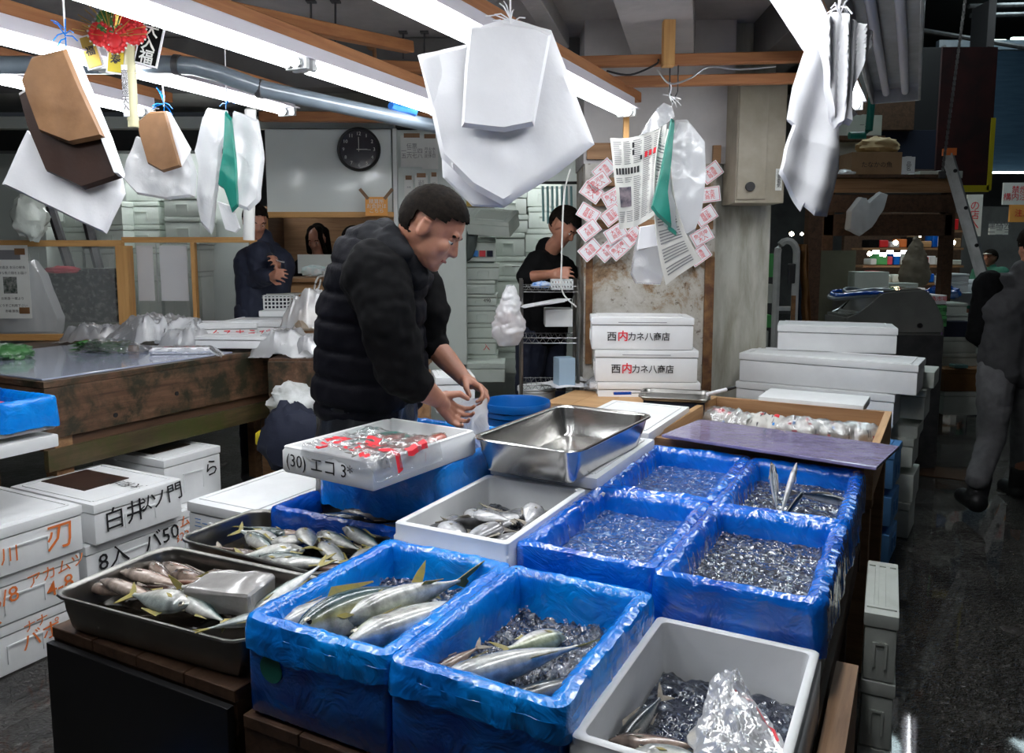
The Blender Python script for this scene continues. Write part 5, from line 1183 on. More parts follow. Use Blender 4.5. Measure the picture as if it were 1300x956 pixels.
# clerk's wire rack --------------------------------------------------------
RX0, RX1 = W(662, 400, 4.55).x, W(735, 400, 4.55).x; RYm = 4.72
t = thing('wire_rack', 'chrome wire rack in front of the clerk', 'rack', ((RX0+RX1)/2, RYm, 0)); w2 = (RX1-RX0)/2
for sx in (-1, 1):
    for sy in (-1, 1): bm = bmesh.new(); bm_tube(bm, [(sx*w2, sy*.14, 0), (sx*w2, sy*.14, 1.44)], .011, 8); obj('post', bm, 'steel_dark', t, True)
for z in (1.40, 1.10, .82, .30):
    bm = bmesh.new()
    for sy in (-1, 1):
        for dz in (0, -.03): bm_tube(bm, [(-w2, sy*.14, z+dz), (w2, sy*.14, z+dz)], .003, 5)
        for k in range(8): x = -w2+2*w2*k/8; bm_tube(bm, [(x, sy*.14, z), (x+w2/8, sy*.14, z-.03), (x+w2/4, sy*.14, z)], .002, 4)
    for k in range(12): bm_tube(bm, [(-w2+2*w2*k/11, -.14, z+.003), (-w2+2*w2*k/11, .14, z+.003)], .002, 4)
    obj('wire_shelf', bm, 'wire', t)
def bx(name, label, cat, x0, y0, x1, y1, Y, d, mat, bev=.006, rz=0.):
    a, b = W(x0, y0, Y), W(x1, y1, Y); bm = bmesh.new(); bm_box(bm, (0, 0, (a.z-b.z)/2), (b.x-a.x, d, a.z-b.z), bev=bev)
    o = obj(name, bm, mat); o.location = ((a.x+b.x)/2, Y+d/2, b.z); o.rotation_euler = (0, 0, rz); return tag(o, label, cat)
t = thing('plastic_basket', 'small white perforated basket on the rack by the clerk', 'basket', W(713, 361, 4.60)); bm = bmesh.new()
for z in (-.025, 0, .025): bm_box(bm, (0, -.05, z), (.125, .004, .010)); bm_box(bm, (0, .05, z), (.125, .004, .010))
for k in range(8): bm_box(bm, (-.06+.0172*k, -.05, 0), (.007, .004, .06)); bm_box(bm, (-.06+.0172*k, .05, 0), (.007, .004, .06))
for s_ in (-1, 1): bm_box(bm, (s_*.06, 0, 0), (.004, .1, .06))
bm_box(bm, (0, 0, -.028), (.12, .1, .004)); obj('lattice', bm, 'white_plastic', t)
lump('blue_film', 'crumpled blue and clear film on the rack beside the small basket', 'film', W(688, 362, 4.62), (.06, .04, .022), mk('bluefilm2', (.1, .25, .6), .2, c2=(.6, .65, .7), ns=30), 4)
bx('white_box', 'white plastic box with a slot on the middle shelf of the rack', 'box', 692, 393, 727, 415, 4.6, .2, 'white_plastic')
t = thing('paper_stack', 'loose papers sliding off the middle shelf of the rack', 'paper', W(688, 386, 4.55), R(10)); bm = bmesh.new()
for k in range(4): bm_box(bm, (.01*k, 0, .004*k), (.24, .16, .0015), rz=.12*k, rot=Matrix.Rotation(R(-8), 4, 'Y') @ Matrix.Rotation(.1*k, 4, 'Z'))
obj('sheets', bm, 'paper_white', t)
p = W(682, 490, 4.62); t = thing('bucket', 'white plastic bucket on the lower shelf of the rack', 'bucket', (p.x, 4.70, .305)); 
bm = bmesh.new(); bm_lathe(bm, [(0, .003), (.095, .003), (.10, .01), (.112, .46), (.118, .465), (.118, .49), (.110, .49), (.105, .47), (.093, .012), (0, .012)], n=32); bmesh.ops.scale(bm, vec=(1, 1, 1.0), verts=bm.verts); obj('body', bm, 'white_plastic', t, True)
bx('blue_sheet', 'folded pale blue plastic leaning at the foot of the column', 'sheet', 706, 455, 728, 492, 4.5, .1, mk('pale_blue', (.35, .48, .6), .3), rz=.3)
# thin hanging tubes behind the clerk
for k in range(7):
    x = 689+k*6; a, b = W(x, 236, 5.5), W(x+1, 290-abs(k-3)*3, 5.5); bm = bmesh.new(); bm_tube(bm, [(a.x, a.y, 2.05), b], .008, 8)
    tag(obj('hanging_tube', bm, 'teal_light', smooth=True), 'pale blue-green tube hanging over the clerk, '+['leftmost', 'second from left', 'third from left', 'middle', 'third from right', 'second from right', 'rightmost'][k], 'tube', 'hanging tubes')
bm = bmesh.new(); a, b = W(684, 232, 5.5), W(742, 232, 5.5); bm_tube(bm, [a, b], .01, 8); tag(obj('hanging_rail', bm, 'iron'), 'rail from which the pale tubes hang', 'rail')
# the suspended bag in front of the rack
def sack(name, label, c, w_, h_, d_, mat, seed, rz=0., handles=True, neck=.35):
    t = thing(name, label, 'bag', c, rz)
    def f(u, v):
        an = u*2*math.pi; k = v; ww = (w_/2)*(neck+(1-neck)*min(1., k*1.6)**.8)*(1-.35*max(0, k-.85)/.15); dd = (d_/2)*(.3+.7*min(1., k*1.6))*(1-.6*max(0, k-.8)/.2)
        q = Vector((math.cos(an)*ww, math.sin(an)*dd, -k*h_)); m = N(q, 12, seed)*.02+abs(N(q, 26, seed))*.02
        return q+Vector((math.cos(an)*m, math.sin(an)*m, N(q, 9, seed+3)*.012))
    bm = bmesh.new(); bm_grid(bm, f, 48, 36); obj('bag_body', bm, mat, t, True); return t, f
t, f = sack('shopping_bag', 'white carrier bag with pink contents hanging from the rack', W(646, 362, 4.3), .17, .33, .12, 'bag_milky', 4, neck=.15)
lump('wrapped_food', 'pink wrapped food inside the hanging carrier bag', 'food', W(645, 412, 4.32), (.05, .04, .06), mk('pinkfood', (.75, .3, .22), .5, c2=(.7, .6, .55), ns=20), 3, flat=False)

bt_ = [W(x, y, 5.42) for x, y in ((-10, 352), (20, 336), (45, 329), (56, 345), (66, 372), (80, 405), (78, 424), (-10, 424))]
def late_bag():
    t = thing('plastic_bag', 'tall translucent white bag standing behind the poster glass', 'bag', bt_[6])
    obj('film', pillow([q-bt_[6] for q in bt_], .10, seed=3, wr=.012), 'bag_milky', t, True)
M['colder'] = mk_emit('far_lamp', (.6, 1., .9), 25.)
# ================================================================ RIGHT SIDE: FOAM STACKS
lbl = ['long white foam box on top of the wide stack at right', 'second long white foam box of the wide stack at right', 'third long white foam box of the wide stack at right', 'fourth foam box of the wide stack at right', 'bottom foam box of the wide stack at right']
for k, (z0, h, w_, dx) in enumerate([(.845, .165, .95, .04), (.66, .18, .86, -.02), (.45, .205, .80, -.06), (.23, .215, .80, -.03), (.01, .215, .80, -.03)]):
    c_ = Vector((1.80, 4.52, z0))+Vector((dx*.9, -dx*.4, 0)); foam_box(lbl[k], c_, R(90)-R(33), .36, w_, h, 'foam', group=None, grip=False)
foam_box('shorter white foam box set on the wide stack, lid ajar', (1.97, 4.78, 1.013), R(90)-R(20), .34, .66, .15, 'foam', grip=False)
for k in range(3): foam_box('light blue foam box at the end of the wide stack, '+['lowest', 'middle', 'topmost'][k], (1.87, 4.10, .005+.198*k), R(90)-R(33), .30, .34, .196, 'foam_blue', lid=(k == 2))
for k, (dx, z, h) in enumerate([(0, .005, .2), (.02, .207, .2), (.0, .409, .16), (.03, .57, .1), (.07, .672, .17), (.13, .845, .13)]):
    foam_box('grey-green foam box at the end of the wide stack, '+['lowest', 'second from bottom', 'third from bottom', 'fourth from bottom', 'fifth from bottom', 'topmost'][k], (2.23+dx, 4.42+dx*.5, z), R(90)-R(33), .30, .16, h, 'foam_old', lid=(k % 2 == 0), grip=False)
# ---------------------------------------------------------------- hand truck, machine, hose
t = thing('hand_truck', 'worn pale metal frame standing behind the foam stack', 'trolley', (W(996, 400, 5.6).x, 5.6, 0), R(-8))
def U(x0, x1, zt, y=0.):
    n = 8; P = [(x0, y, .05), (x0, y, zt-.09)]
    for k in range(n+1): an = math.pi-math.pi*k/n; P.append(((x0+x1)/2+(x1-x0)/2*math.cos(an), y, zt-.09+.09*math.sin(an)))
    P.append((x1, y, .05)); return P
bm = bmesh.new(); bm_tube(bm, U(-.065, .065, 1.68), .026, 6); obj('frame', bm, mk('worn_steel', (.36, .37, .36), .45, c2=(.5, .51, .5), ns=7, bump=.2, bs=20), t, True)
for z in (1.2, .7): bm = bmesh.new(); bm_box(bm, (0, 0, z), (.13, .03, .03)); obj('cross_bar', bm, 'alu', t)
bm = bmesh.new(); bm_box(bm, (.03, -.03, 1.45), (.05, .03, .14), bev=.01); obj('grip', bm, 'black', t)
bm = bmesh.new(); bm_box(bm, (.05, -.035, 1.12), (.03, .01, .35)); obj('rust_strip', bm, 'rust', t)
# machine with a clear cover
p = W(1128, 440, 5.9); t = thing('covered_machine', 'scale-like machine under a clear domed cover behind the foam boxes', 'machine', (p.x, 5.9, 0))
bm = bmesh.new(); bm_box(bm, (0, 0, .5), (.6, .4, 1.0), bev=.01); obj('machine_body', bm, 'iron', t)
bm = bmesh.new()
pr = [(-.42, 0), (-.42, .14), (-.30, .15), (-.16, .32), (.14, .34), (.22, .27), (.30, .12), (.31, 0)]
prism(bm, [Vector((x, -.2, z)) for x, z in pr], Vector((0, .4, 0))); bmesh.ops.bevel(bm, geom=bm.edges[:], offset=.02, segments=3, affect='EDGES'); o = obj('clear_cover', bm, mk('grey_cover', (.13, .135, .125), .22, c2=(.17, .175, .165), ns=4, coat=.5, bump=.1, bs=8), t, True); o.location = (0, 0, 1.0)
bm = bmesh.new(); bm_tube(bm, [(0, -.001, 0), (0, -.012, 0)], .018, 14); o = obj('vent_hole', bm, 'black', t); o.location = (.12, -.2, 1.07)
# hose ring
t = thing('hose_coil', 'coil of grey-blue hose lying on top of the covered machine', 'hose', (W(1120, 375, 5.85).x, 5.9, W(1120, 377, 5.85).z))
for k, (rx, ry, z, m_) in enumerate([(.37, .16, 0, 'pipe_grey'), (.35, .17, .025, 'film_dark'), (.26, .12, .045, 'pipe_grey')]):
    bm = bmesh.new(); bm_tube(bm, [(math.cos(a_*2*math.pi/40)*rx, math.sin(a_*2*math.pi/40)*ry, z+.012*math.sin(a_*.5)) for a_ in range(41)], .014, 8, cap=False); obj('hose_turn', bm, m_, t, True)
foam_box('pale greenish foam box standing behind the hose coil', (W(1108, 372, 6.6).x, 6.7, W(1108, 372, 6.6).z), R(-8), .28, .22, .22, 'foam_green', lid=False, grip=False)
foam_box('flat pale foam box right behind the hose coil', (W(1148, 372, 6.7).x, 6.8, W(1148, 372, 6.6).z-.02), R(-3), .25, .2, .14, 'foam_green', lid=False, grip=False)
bx('support_table', 'grey support table behind the covered machine', 'table', 1082, 378, 1190, 560, 6.45, .4, 'concrete_dark')
# green cartons, purple crate, pallets behind
for k, (y0, y1) in enumerate(((387, 400), (400, 414), (374, 386))):
    a, b = W(1158, y0, 6.2), W(1198, y1, 6.2); t = thing('flat_carton', ['upper green lettered carton beside the covered machine', 'lower green lettered carton beside the covered machine', 'white carton with red lettering above the green ones'][k], 'carton', ((a.x+b.x)/2, 6.3, b.z), R(-4))
    bm = bmesh.new(); bm_box(bm, (0, 0, (a.z-b.z)/2), (b.x-a.x, .3, a.z-b.z-.003), bev=.004); obj('carton', bm, 'carton_green' if k < 2 else 'foam', t)
    lettering('print', '鮮魚市場', .04, 'ink' if k < 2 else 'ink_red', t, face_mt((.05, -.153, .042), (1, 0, 0), (0, 0, 1)))
bx('purple_crate', 'purple plastic crate under the green cartons', 'crate', 1160, 414, 1198, 435, 6.0, .35, 'foam_purple', rz=-.1)
bx('blue_crate', 'dark blue crate right of the purple one', 'crate', 1196, 408, 1232, 428, 6.6, .35, 'navy', rz=-.1)
foam_box('clear-lidded foam tray above the dark blue crate', (W(1212, 408, 6.8).x, 6.85, W(1212, 408, 6.8).z), 0, .26, .3, .07, 'foam_green', grip=False)
foam_box('small foam tray stacked on the clear-lidded one', (W(1207, 400, 6.8).x, 6.85, W(1212, 408, 6.8).z+.072), 0, .2, .25, .09, 'foam_green', grip=False)
bx('pallet_box', 'brown wooden box under the purple crate', 'box', 1163, 437, 1176, 470, 6.1, .3, 'cardboard_brown')
bx('grey_cabinet', 'small grey cabinet with a round hole under the purple crate', 'cabinet', 1176, 437, 1190, 466, 6.1, .3, 'alu')
YF = 7.7
def fstack(label, x0, x1, ys, Y, mats, d=.4, lidk=()):
    for k in range(len(ys)-1):
        a, b = W(x0, ys[k], Y), W(x1, ys[k+1], Y)
        foam_box(label[k], ((a.x+b.x)/2, Y+d/2, max(.003, b.z)), 0, b.x-a.x, d, a.z-b.z-.004, mats[k], grip=False)
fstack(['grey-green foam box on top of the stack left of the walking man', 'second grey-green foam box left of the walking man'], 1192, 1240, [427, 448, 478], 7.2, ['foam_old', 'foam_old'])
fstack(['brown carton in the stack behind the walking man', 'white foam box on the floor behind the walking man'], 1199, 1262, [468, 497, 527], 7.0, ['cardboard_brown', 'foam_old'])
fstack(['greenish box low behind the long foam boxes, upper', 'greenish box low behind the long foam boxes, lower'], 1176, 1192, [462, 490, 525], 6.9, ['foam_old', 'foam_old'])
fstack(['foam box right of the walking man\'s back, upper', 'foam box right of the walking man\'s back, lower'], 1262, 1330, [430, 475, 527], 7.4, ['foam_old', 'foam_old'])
bm = bmesh.new(); bm_box(bm, (W(1225, 466, 6.95).x, 7.05, W(1225, 468, 6.95).z+.01), (.12, .1, .03), bev=.008); tag(obj('teal_cloth', bm, 'teal_light'), 'small pale teal cloth on the brown carton', 'cloth')
bx('trestle_table', 'grey table right of the hose with foam boxes on it', 'table', 1206, 372, 1290, 388, 8.5, .8, 'alu')
for k, (x0, x1, y0, y1) in enumerate(((1208, 1233, 358, 372), (1210, 1234, 348, 358), (1240, 1262, 356, 372))):
    a, b = W(x0, y0, 8.6), W(x1, y1, 8.6); foam_box('pale foam box on the far grey table, '+['lower left', 'upper left', 'right'][k], ((a.x+b.x)/2, 8.8, b.z), 0, b.x-a.x, .3, a.z-b.z, 'foam', grip=False)
lump('blue_bundle', 'bright blue plastic bundle on the far grey table', 'bag', W(1197, 372, 8.0), (.16, .1, .08), 'film_blue', 4)
# ---------------------------------------------------------------- timber gantry with boxes on it
t = thing('timber_shelf', 'heavy brown timber shelf high at right carrying boxes', 'shelf', (0, 7.6, 0))
for y0, y1, dy in ((226, 245, 0), (246, 270, .03), (271, 300, .05)):
    a, b = W(1045, y0, 7.6), W(1212, y1, 7.6); bm = bmesh.new(); bm_box(bm, ((a.x+b.x)/2, .04+dy, (a.z+b.z)/2), (b.x-a.x, .08, a.z-b.z-.01), bev=.006); obj('shelf_board', bm, 'wood_dark' if dy else 'wood_mid', t)
a, b = W(1045, 224, 7.6), W(1212, 227, 7.6); bm = bmesh.new(); bm_box(bm, ((a.x+b.x)/2, .4, a.z), (b.x-a.x, .9, .03)); obj('shelf_top', bm, 'wood_dark', t)
for x in (1052, 1206):
    a = W(x, 226, 7.7); bm = bmesh.new(); bm_box(bm, (a.x, .1, a.z/2), (.1, .1, a.z), bev=.005); obj('post', bm, 'wood_dark', t)
def shelfbox(name, label, cat, x0, y0, x1, y1, Y, d, mat, txt=None, ink='ink', sz=.05):
    a, b = W(x0, y0, Y), W(x1, y1, Y); t = thing(name, label, cat, ((a.x+b.x)/2, Y+d/2, b.z)); bm = bmesh.new(); bm_box(bm, (0, 0, (a.z-b.z)/2), (b.x-a.x, d, a.z-b.z), bev=.006); obj('body', bm, mat, t)
    bm = bmesh.new(); bm_box(bm, (0, 0, (a.z-b.z)+.003), (.05, d, .004)); obj('tape', bm, 'kraft' if 'card' in mat else 'white_plastic', t)
    if txt: lettering('print', txt, sz, ink, t, face_mt((0, -d/2-.002, (a.z-b.z)*.5), (1, 0, 0), (0, 0, 1)))
    return t
shelfbox('cardboard_box', 'brown cardboard box with faint print on the timber shelf', 'box', 1082, 193, 1144, 226, 7.7, .4, 'cardboard', 'たなかの魚', sz=.06)
shelfbox('foam_box', 'pale foam box behind the cardboard box on the timber shelf', 'box', 1064, 180, 1098, 222, 8.15, .4, 'foam_old')
shelfbox('foam_box', 'pale foam box near the teal pipe above the shelf', 'box', 1076, 146, 1119, 172, 8.1, .4, 'foam_green', '一二', sz=.05)
bx('shelf_plank', 'dark plank under the pale box near the teal pipe', 'plank', 1060, 172, 1124, 178, 8.0, .6, 'wood_dark')
shelfbox('white_carton', 'small white lettered carton right of the cardboard box', 'box', 1146, 199, 1161, 224, 7.8, .3, 'foam', '品\n名', sz=.05)
shelfbox('foam_box', 'flat pale foam box at the right end of the timber shelf', 'box', 1168, 217, 1222, 226, 7.8, .4, 'foam_old')
lump('paper_sack', 'tan crumpled sack lying on the cardboard box', 'sack', W(1114, 187, 7.9), (.20, .14, .09), mk('tan_sack', (.38, .27, .13), .7, bump=.5, bs=20), 5)
lump('plastic_bag', 'small heap of clear film left of the cardboard box', 'bag', W(1072, 221, 7.75), (.1, .1, .04), 'bag_milky', 6)
lump('plastic_bag', 'small heap of clear film right of the cardboard box', 'bag', W(1152, 225, 7.7), (.12, .1, .03), 'bag_milky', 7)
LATE = [W(x, y, 7.4) for x, y in ((1074, 292), (1077, 268), (1090, 250), (1097, 251), (1099, 258), (1118, 243), (1127, 246), (1120, 267), (1104, 290), (1090, 300))]
# ladder
t = thing('ladder', 'aluminium ladder leaning behind the walking man', 'ladder', (0, 0, 0)); P0, P1 = W(1205, 196, 6.9), W(1262, 395, 6.6); P1g = P0+(P1-P0)*(P0.z/(P0.z-P1.z)*.998)
for dx, dy in ((0, 0), (.16, .33)):
    bm = bmesh.new(); bm_tube(bm, [P0+Vector((dx, dy, 0)), P1g+Vector((dx, dy, 0))], .042, 4); obj('rail', bm, 'alu', t)
for k in range(7):
    q = P0+(P1g-P0)*(.06+.13*k); bm = bmesh.new(); bm_tube(bm, [q, q+Vector((.16, .33, 0))], .016, 8); obj('rung', bm, 'alu', t)
    bm = bmesh.new(); bm_tube(bm, [q+Vector((-.01, -.036, 0)), q+Vector((-.012, -.043, 0))], .016, 10); obj('rung_end', bm, 'black', t)
bm = bmesh.new(); bm_box(bm, P0+Vector((0, 0, .02)), (.09, .07, .06)); obj('rubber_tip', bm, 'ink_orange', t)
# chain
t = thing('chain', 'thin hanging chain above the ladder', 'chain', (0, 0, 0)); a, b = W(1228, -20, 6.5), W(1196, 222, 6.5); bm = bmesh.new(); n = 70
for k in range(n):
    c_ = a+(b-a)*(k/n); rr = Matrix.Rotation(R(90)*(k % 2), 4, 'Z'); bm_box(bm, c_, (.022, .006, .030), rot=rr)
o = obj('links', bm, 'wire', t); o['kind'] = 'stuff'
bm = bmesh.new(); bm_box(bm, b, (.05, .03, .06), bev=.008); obj('hook', bm, 'iron', t)
# banner, far windows and lights of the hall
a, b = W(1196, 60, 8.6), W(1254, 242, 8.6); t = thing('banner', 'dark red hanging banner with a yellow edge', 'banner', ((a.x+b.x)/2, 8.6, 0)); w_, = (b.x-a.x,)
bm = bmesh.new(); bm_box(bm, (0, 0, (a.z+b.z)/2), (w_, .03, a.z-b.z)); obj('cloth', bm, 'darkred', t)
bm = bmesh.new(); bm_box(bm, (0, -.005, b.z+.02), (w_, .03, .07)); obj('bottom_edge', bm, 'yellow', t); bm = bmesh.new(); bm_box(bm, (w_/2, -.005, (W(0, 150, 8.6).z+b.z)/2), (.05, .03, W(0, 150, 8.6).z-b.z)); obj('side_edge', bm, 'yellow', t)
bm = bmesh.new(); a, b = W(1256, 55, 14), W(1340, 218, 14); bm_box(bm, ((a.x+b.x)/2, 14.1, (a.z+b.z)/2), (b.x-a.x, .1, a.z-b.z)); struct('wall_shutter', bm, mk('shutter', (.02, .045, .08), .5, c2=(.035, .07, .11), ns=2, stretch=(1, 1, 12)))
bm = bmesh.new(); a, b = W(1256, 219, 13.9), W(1340, 221, 13.9); bm_box(bm, ((a.x+b.x)/2, 13.9, a.z), (b.x-a.x, .03, .035)); tag(obj('strip_light', bm, 'cold'), 'thin strip of daylight under the far shutter', 'light')
for k, (x0, x1, y) in enumerate(((1240, 1276, 53), (1284, 1310, 50))):
    bm = bmesh.new(); a, b = W(x0, y, 13), W(x1, y-1, 13); bm_box(bm, ((a.x+b.x)/2, 13, a.z), (b.x-a.x, .05, .06)); tag(obj('strip_light', bm, 'cold'), ['greenish far lamp at the upper right', 'greenish far lamp at the top right corner'][k], 'light')
for k, (x0, y0, x1, y1, tx, m_, ink, l) in enumerate([(1274, 232, 1312, 260, '禁煙\n構内注意', 'paper', 'ink_red', 'white notice board with red lines at the far right'), (1282, 260, 1312, 282, '注意', 'orange_note', 'ink_red', 'orange notice at the far right edge'), (1256, 284, 1279, 298, '連絡先\n一二三', 'paper', 'ink_grey', 'small white notice behind the ladder'), (1228, 247, 1244, 300, 'の\n店\n入', 'paper', 'ink_red', 'narrow white sign with red characters beside the ladder')]):
    Y = 11.; a, b = W(x0, y0, Y), W(x1, y1, Y); t = thing('notice_board', l, 'notice', ((a.x+b.x)/2, Y, (a.z+b.z)/2)); bm = bmesh.new(); bm_box(bm, (0, 0, 0), (b.x-a.x, .03, a.z-b.z)); obj('sheet', bm, m_, t); lettering('print', tx, .11 if k != 3 else .14, ink, t, face_mt((0, -.02, 0), (1, 0, 0), (0, 0, 1)))
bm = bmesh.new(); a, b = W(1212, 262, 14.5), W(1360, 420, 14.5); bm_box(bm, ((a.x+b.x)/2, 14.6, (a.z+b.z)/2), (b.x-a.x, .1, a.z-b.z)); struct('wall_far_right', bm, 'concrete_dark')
# the distant lit stall

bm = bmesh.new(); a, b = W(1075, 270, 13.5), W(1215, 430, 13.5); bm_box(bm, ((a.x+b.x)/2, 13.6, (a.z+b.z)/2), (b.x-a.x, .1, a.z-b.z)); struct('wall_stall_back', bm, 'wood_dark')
r2 = random.Random(11); cols = ['red', 'foam', 'cardboard', 'ink_orange', 'film_blue', 'foam', 'carton_green', 'foam_old', 'paper', 'wood_light', 'clothblack', 'ink_pink']; side = ['top row', 'second row', 'third row', 'fourth row', 'bottom row']
bms = {}
for row in range(6):
    x = 1092
    while x < 1212:
        w_ = r2.uniform(5, 13); h_ = r2.uniform(6, 15); y1 = 292+row*22; Y = 12.4-.25*row
        if r2.random() < .88:
            a, b = W(x, y1-h_, Y), W(x+w_, y1, Y); bm = bmesh.new(); bm_box(bm, ((a.x+b.x)/2, Y, (a.z+b.z)/2), (b.x-a.x, .25, a.z-b.z), bev=.01, seg=1)
            tag(obj('goods_box', bm, r2.choice(cols)), 'small blurred package on the distant lit stall', 'package', 'packages on the distant lit stall')
        x += w_+r2.uniform(.5, 3)
    a, b = W(1088, 292+row*22, 12.4-.25*row), W(1214, 294+row*22, 12.4-.25*row); bm = bmesh.new(); bm_box(bm, ((a.x+b.x)/2, 12.4-.25*row, b.z), (b.x-a.x, .4, .03)); tag(obj('stall_shelf', bm, 'wood_mid'), 'shelf of the distant lit stall, '+['topmost', 'second from top', 'third from top', 'third from bottom', 'second from bottom', 'lowest'][row], 'shelf')
for k, (x, y, Y, r_, l) in enumerate([(1137, 308, 10.6, .03, 'left round warm bulb of the distant stall'), (1210, 308, 10.6, .03, 'right round warm bulb of the distant stall'), (1104, 322, 10.8, .03, 'warm bulb at the left end of the distant stall'), (1005, 297, 7.4, .02, 'left bulb of the pair behind the metal frame'), (1018, 297, 7.4, .014, 'right bulb of the pair behind the metal frame'), (1168, 300, 11., .014, 'small bulb in the middle of the distant stall'), (1123, 325, 11., .014, 'small low bulb of the distant stall'), (1150, 322, 11., .014, 'small low bulb beside the hanging cloth')]):
    bm = bmesh.new(); bm_sphere(bm, W(x, y, Y), r_, u=10, v=8); tag(obj('light_bulb', bm, 'warm', smooth=True), l, 'lamp')
for k in range(7):
    bm = bmesh.new(); a = W(1112+k*7, 320+(k % 2)*3, 11.2); bm_box(bm, a, (.07, .05, .05), bev=.01); tag(obj('display_lamp', bm, mk_emit('white_lamp', (.95, .97, 1), 6.) if k == 0 else 'display_lamp_m'), 'small white lamp in the row along the distant stall', 'lamp', 'row of white lamps on the distant stall') if False else None
M['wlamp'] = mk_emit('white_lamp', (.9, .95, 1), 7.)
for k in range(7):
    bm = bmesh.new(); a = W(1112+k*9, 320+(k % 2)*3, 11.2); bm_box(bm, a, (.08, .05, .05), bev=.01); tag(obj('display_lamp', bm, 'wlamp'), 'small white lamp in the row along the distant stall', 'lamp', 'row of white lamps on the distant stall')
# hanging cloth bag, timber and clutter left of the stall
t, f = sack('hanging_cloth', 'grey-beige cloth hanging from a post above the hose coil', W(1164, 300, 7.2), .26, .46, .12, mk('beige_cloth', (.22, .19, .14), .8, c2=(.32, .29, .22), ns=8), 13, neck=.08)
bm = bmesh.new(); a, b = W(1036, 318, 7.), W(1076, 420, 7.); bm_box(bm, ((a.x+b.x)/2, 7.05, a.z/2), (b.x-a.x, .3, a.z)); struct('wall_plaster_stub', bm, mk('dull_plaster', (.13, .135, .09), .8, c2=(.18, .18, .12), ns=4))
bx('timber_upright', 'dark upright timber left of the plaster stub', 'post', 1028, 250, 1036, 470, 6.8, .1, 'wood_dark')
for k, (x, y0, y1, m_, l) in enumerate([(1022, 310, 425, 'cardboard_brown', 'brown apron hanging beside the dark timber'), (1014, 318, 430, 'navy', 'dark blue apron hanging behind the metal frame')]):
    a, b = W(x-7, y0, 6.6), W(x+7, y1, 6.6)
    def hf(u, v): return Vector((a.x+(b.x-a.x)*u*(.6+.4*v)+.02*v*v, 6.6+.04*math.sin(u*9)+N((u*2, v*2, 0), 2, k)*.05, a.z+(b.z-a.z)*v))
    bm = bmesh.new(); bm_grid(bm, hf, 14, 16); solid(bm, .004); tag(obj('hanging_apron', bm, m_, smooth=True), l, 'apron')
for k, (x0, x1, y0, y1, m_, l) in enumerate([(963, 982, 361, 385, 'foam_old', 'white box with a red mark low left of the metal frame'), (962, 980, 400, 416, 'carton_green', 'dark green crate low left of the metal frame'), (960, 975, 420, 440, 'foam_old', 'small pale box on the floor level left of the metal frame'), (976, 986, 322, 352, 'carton_green', 'dark green lattice crate above the white box')]):
    bx('stacked_box', l, 'box', x0, y0, x1, y1, 6.2, .3, m_)
# white sheets hanging on the far side of the pier
for k, (pts, Y, m_, l) in enumerate([([(956, 262), (973, 258), (977, 300), (968, 330), (958, 335)], 5.2, 'paper_white', 'white bag hanging on the right face of the pier'), ([(946, 338), (953, 300), (962, 350), (956, 400), (947, 415)], 5.3, 'concrete_dark', 'grey cloth hanging below the white bag on the pier')]):
    P = [W(x, y, Y) for x, y in pts]; bm = bmesh.new(); prism(bm, P, Vector((.0, .03, 0))); bmesh.ops.triangulate(bm, faces=[f_ for f_ in bm.faces if len(f_.verts) > 4])
    bmesh.ops.subdivide_edges(bm, edges=bm.edges[:], cuts=5, use_grid_fill=True)
    for v in bm.verts: v.co += Vector((N(v.co, 14, k)*.012, N(v.co, 12, k+2)*.02, 0))
    tag(obj('hanging_bag', bm, m_, smooth=True), l, 'bag')
# dark clutter in the hall (pipes, shelves, tarps)
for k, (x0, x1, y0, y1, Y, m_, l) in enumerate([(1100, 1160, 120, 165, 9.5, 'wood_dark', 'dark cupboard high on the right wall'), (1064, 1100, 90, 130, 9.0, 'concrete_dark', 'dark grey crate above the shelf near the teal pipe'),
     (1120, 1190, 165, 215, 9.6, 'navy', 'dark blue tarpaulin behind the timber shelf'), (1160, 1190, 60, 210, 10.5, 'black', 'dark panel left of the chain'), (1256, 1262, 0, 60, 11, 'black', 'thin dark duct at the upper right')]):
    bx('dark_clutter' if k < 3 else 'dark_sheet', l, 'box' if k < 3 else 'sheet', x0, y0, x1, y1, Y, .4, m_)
for k, (x0, y0, x1, y1, Y) in enumerate(((1120, 30, 1310, 62, 12), (1130, 100, 1200, 60, 11), (1230, 8, 1310, 6, 12), (1232, 20, 1310, 18, 12.2))):
    bm = bmesh.new(); bm_tube(bm, [W(x0, y0, Y), W(x1, y1, Y)], .035, 8); tag(obj('hall_pipe', bm, 'iron', smooth=True), 'dark pipe under the hall roof, '+['crossing below the far lamps', 'rising behind the reflector', 'uppermost at the right', 'second at the right'][k], 'pipe')
bm = bmesh.new(); a, b = W(1190, 62, 12.5), W(1310, 57, 12.5); bm_box(bm, ((a.x+b.x)/2, 12.5, (a.z+b.z)/2+.02), (b.x-a.x, .1, .14)); tag(obj('roof_girder', bm, 'pipe_grey'), 'blue-grey girder just below the far lamps', 'girder')
# drain / kerb line on the floor
bm = bmesh.new(); bm_box(bm, (0, 0, .004), (.5, .3, .006)); o = obj('floor_plate', bm, mk('wet_rust_plate', (.06, .03, .015), .25)); o.location = G(1190, 600, 0); o.rotation_euler = (0, 0, YAW); tag(o, 'wet rusty plate on the floor left of the walking man', 'plate')
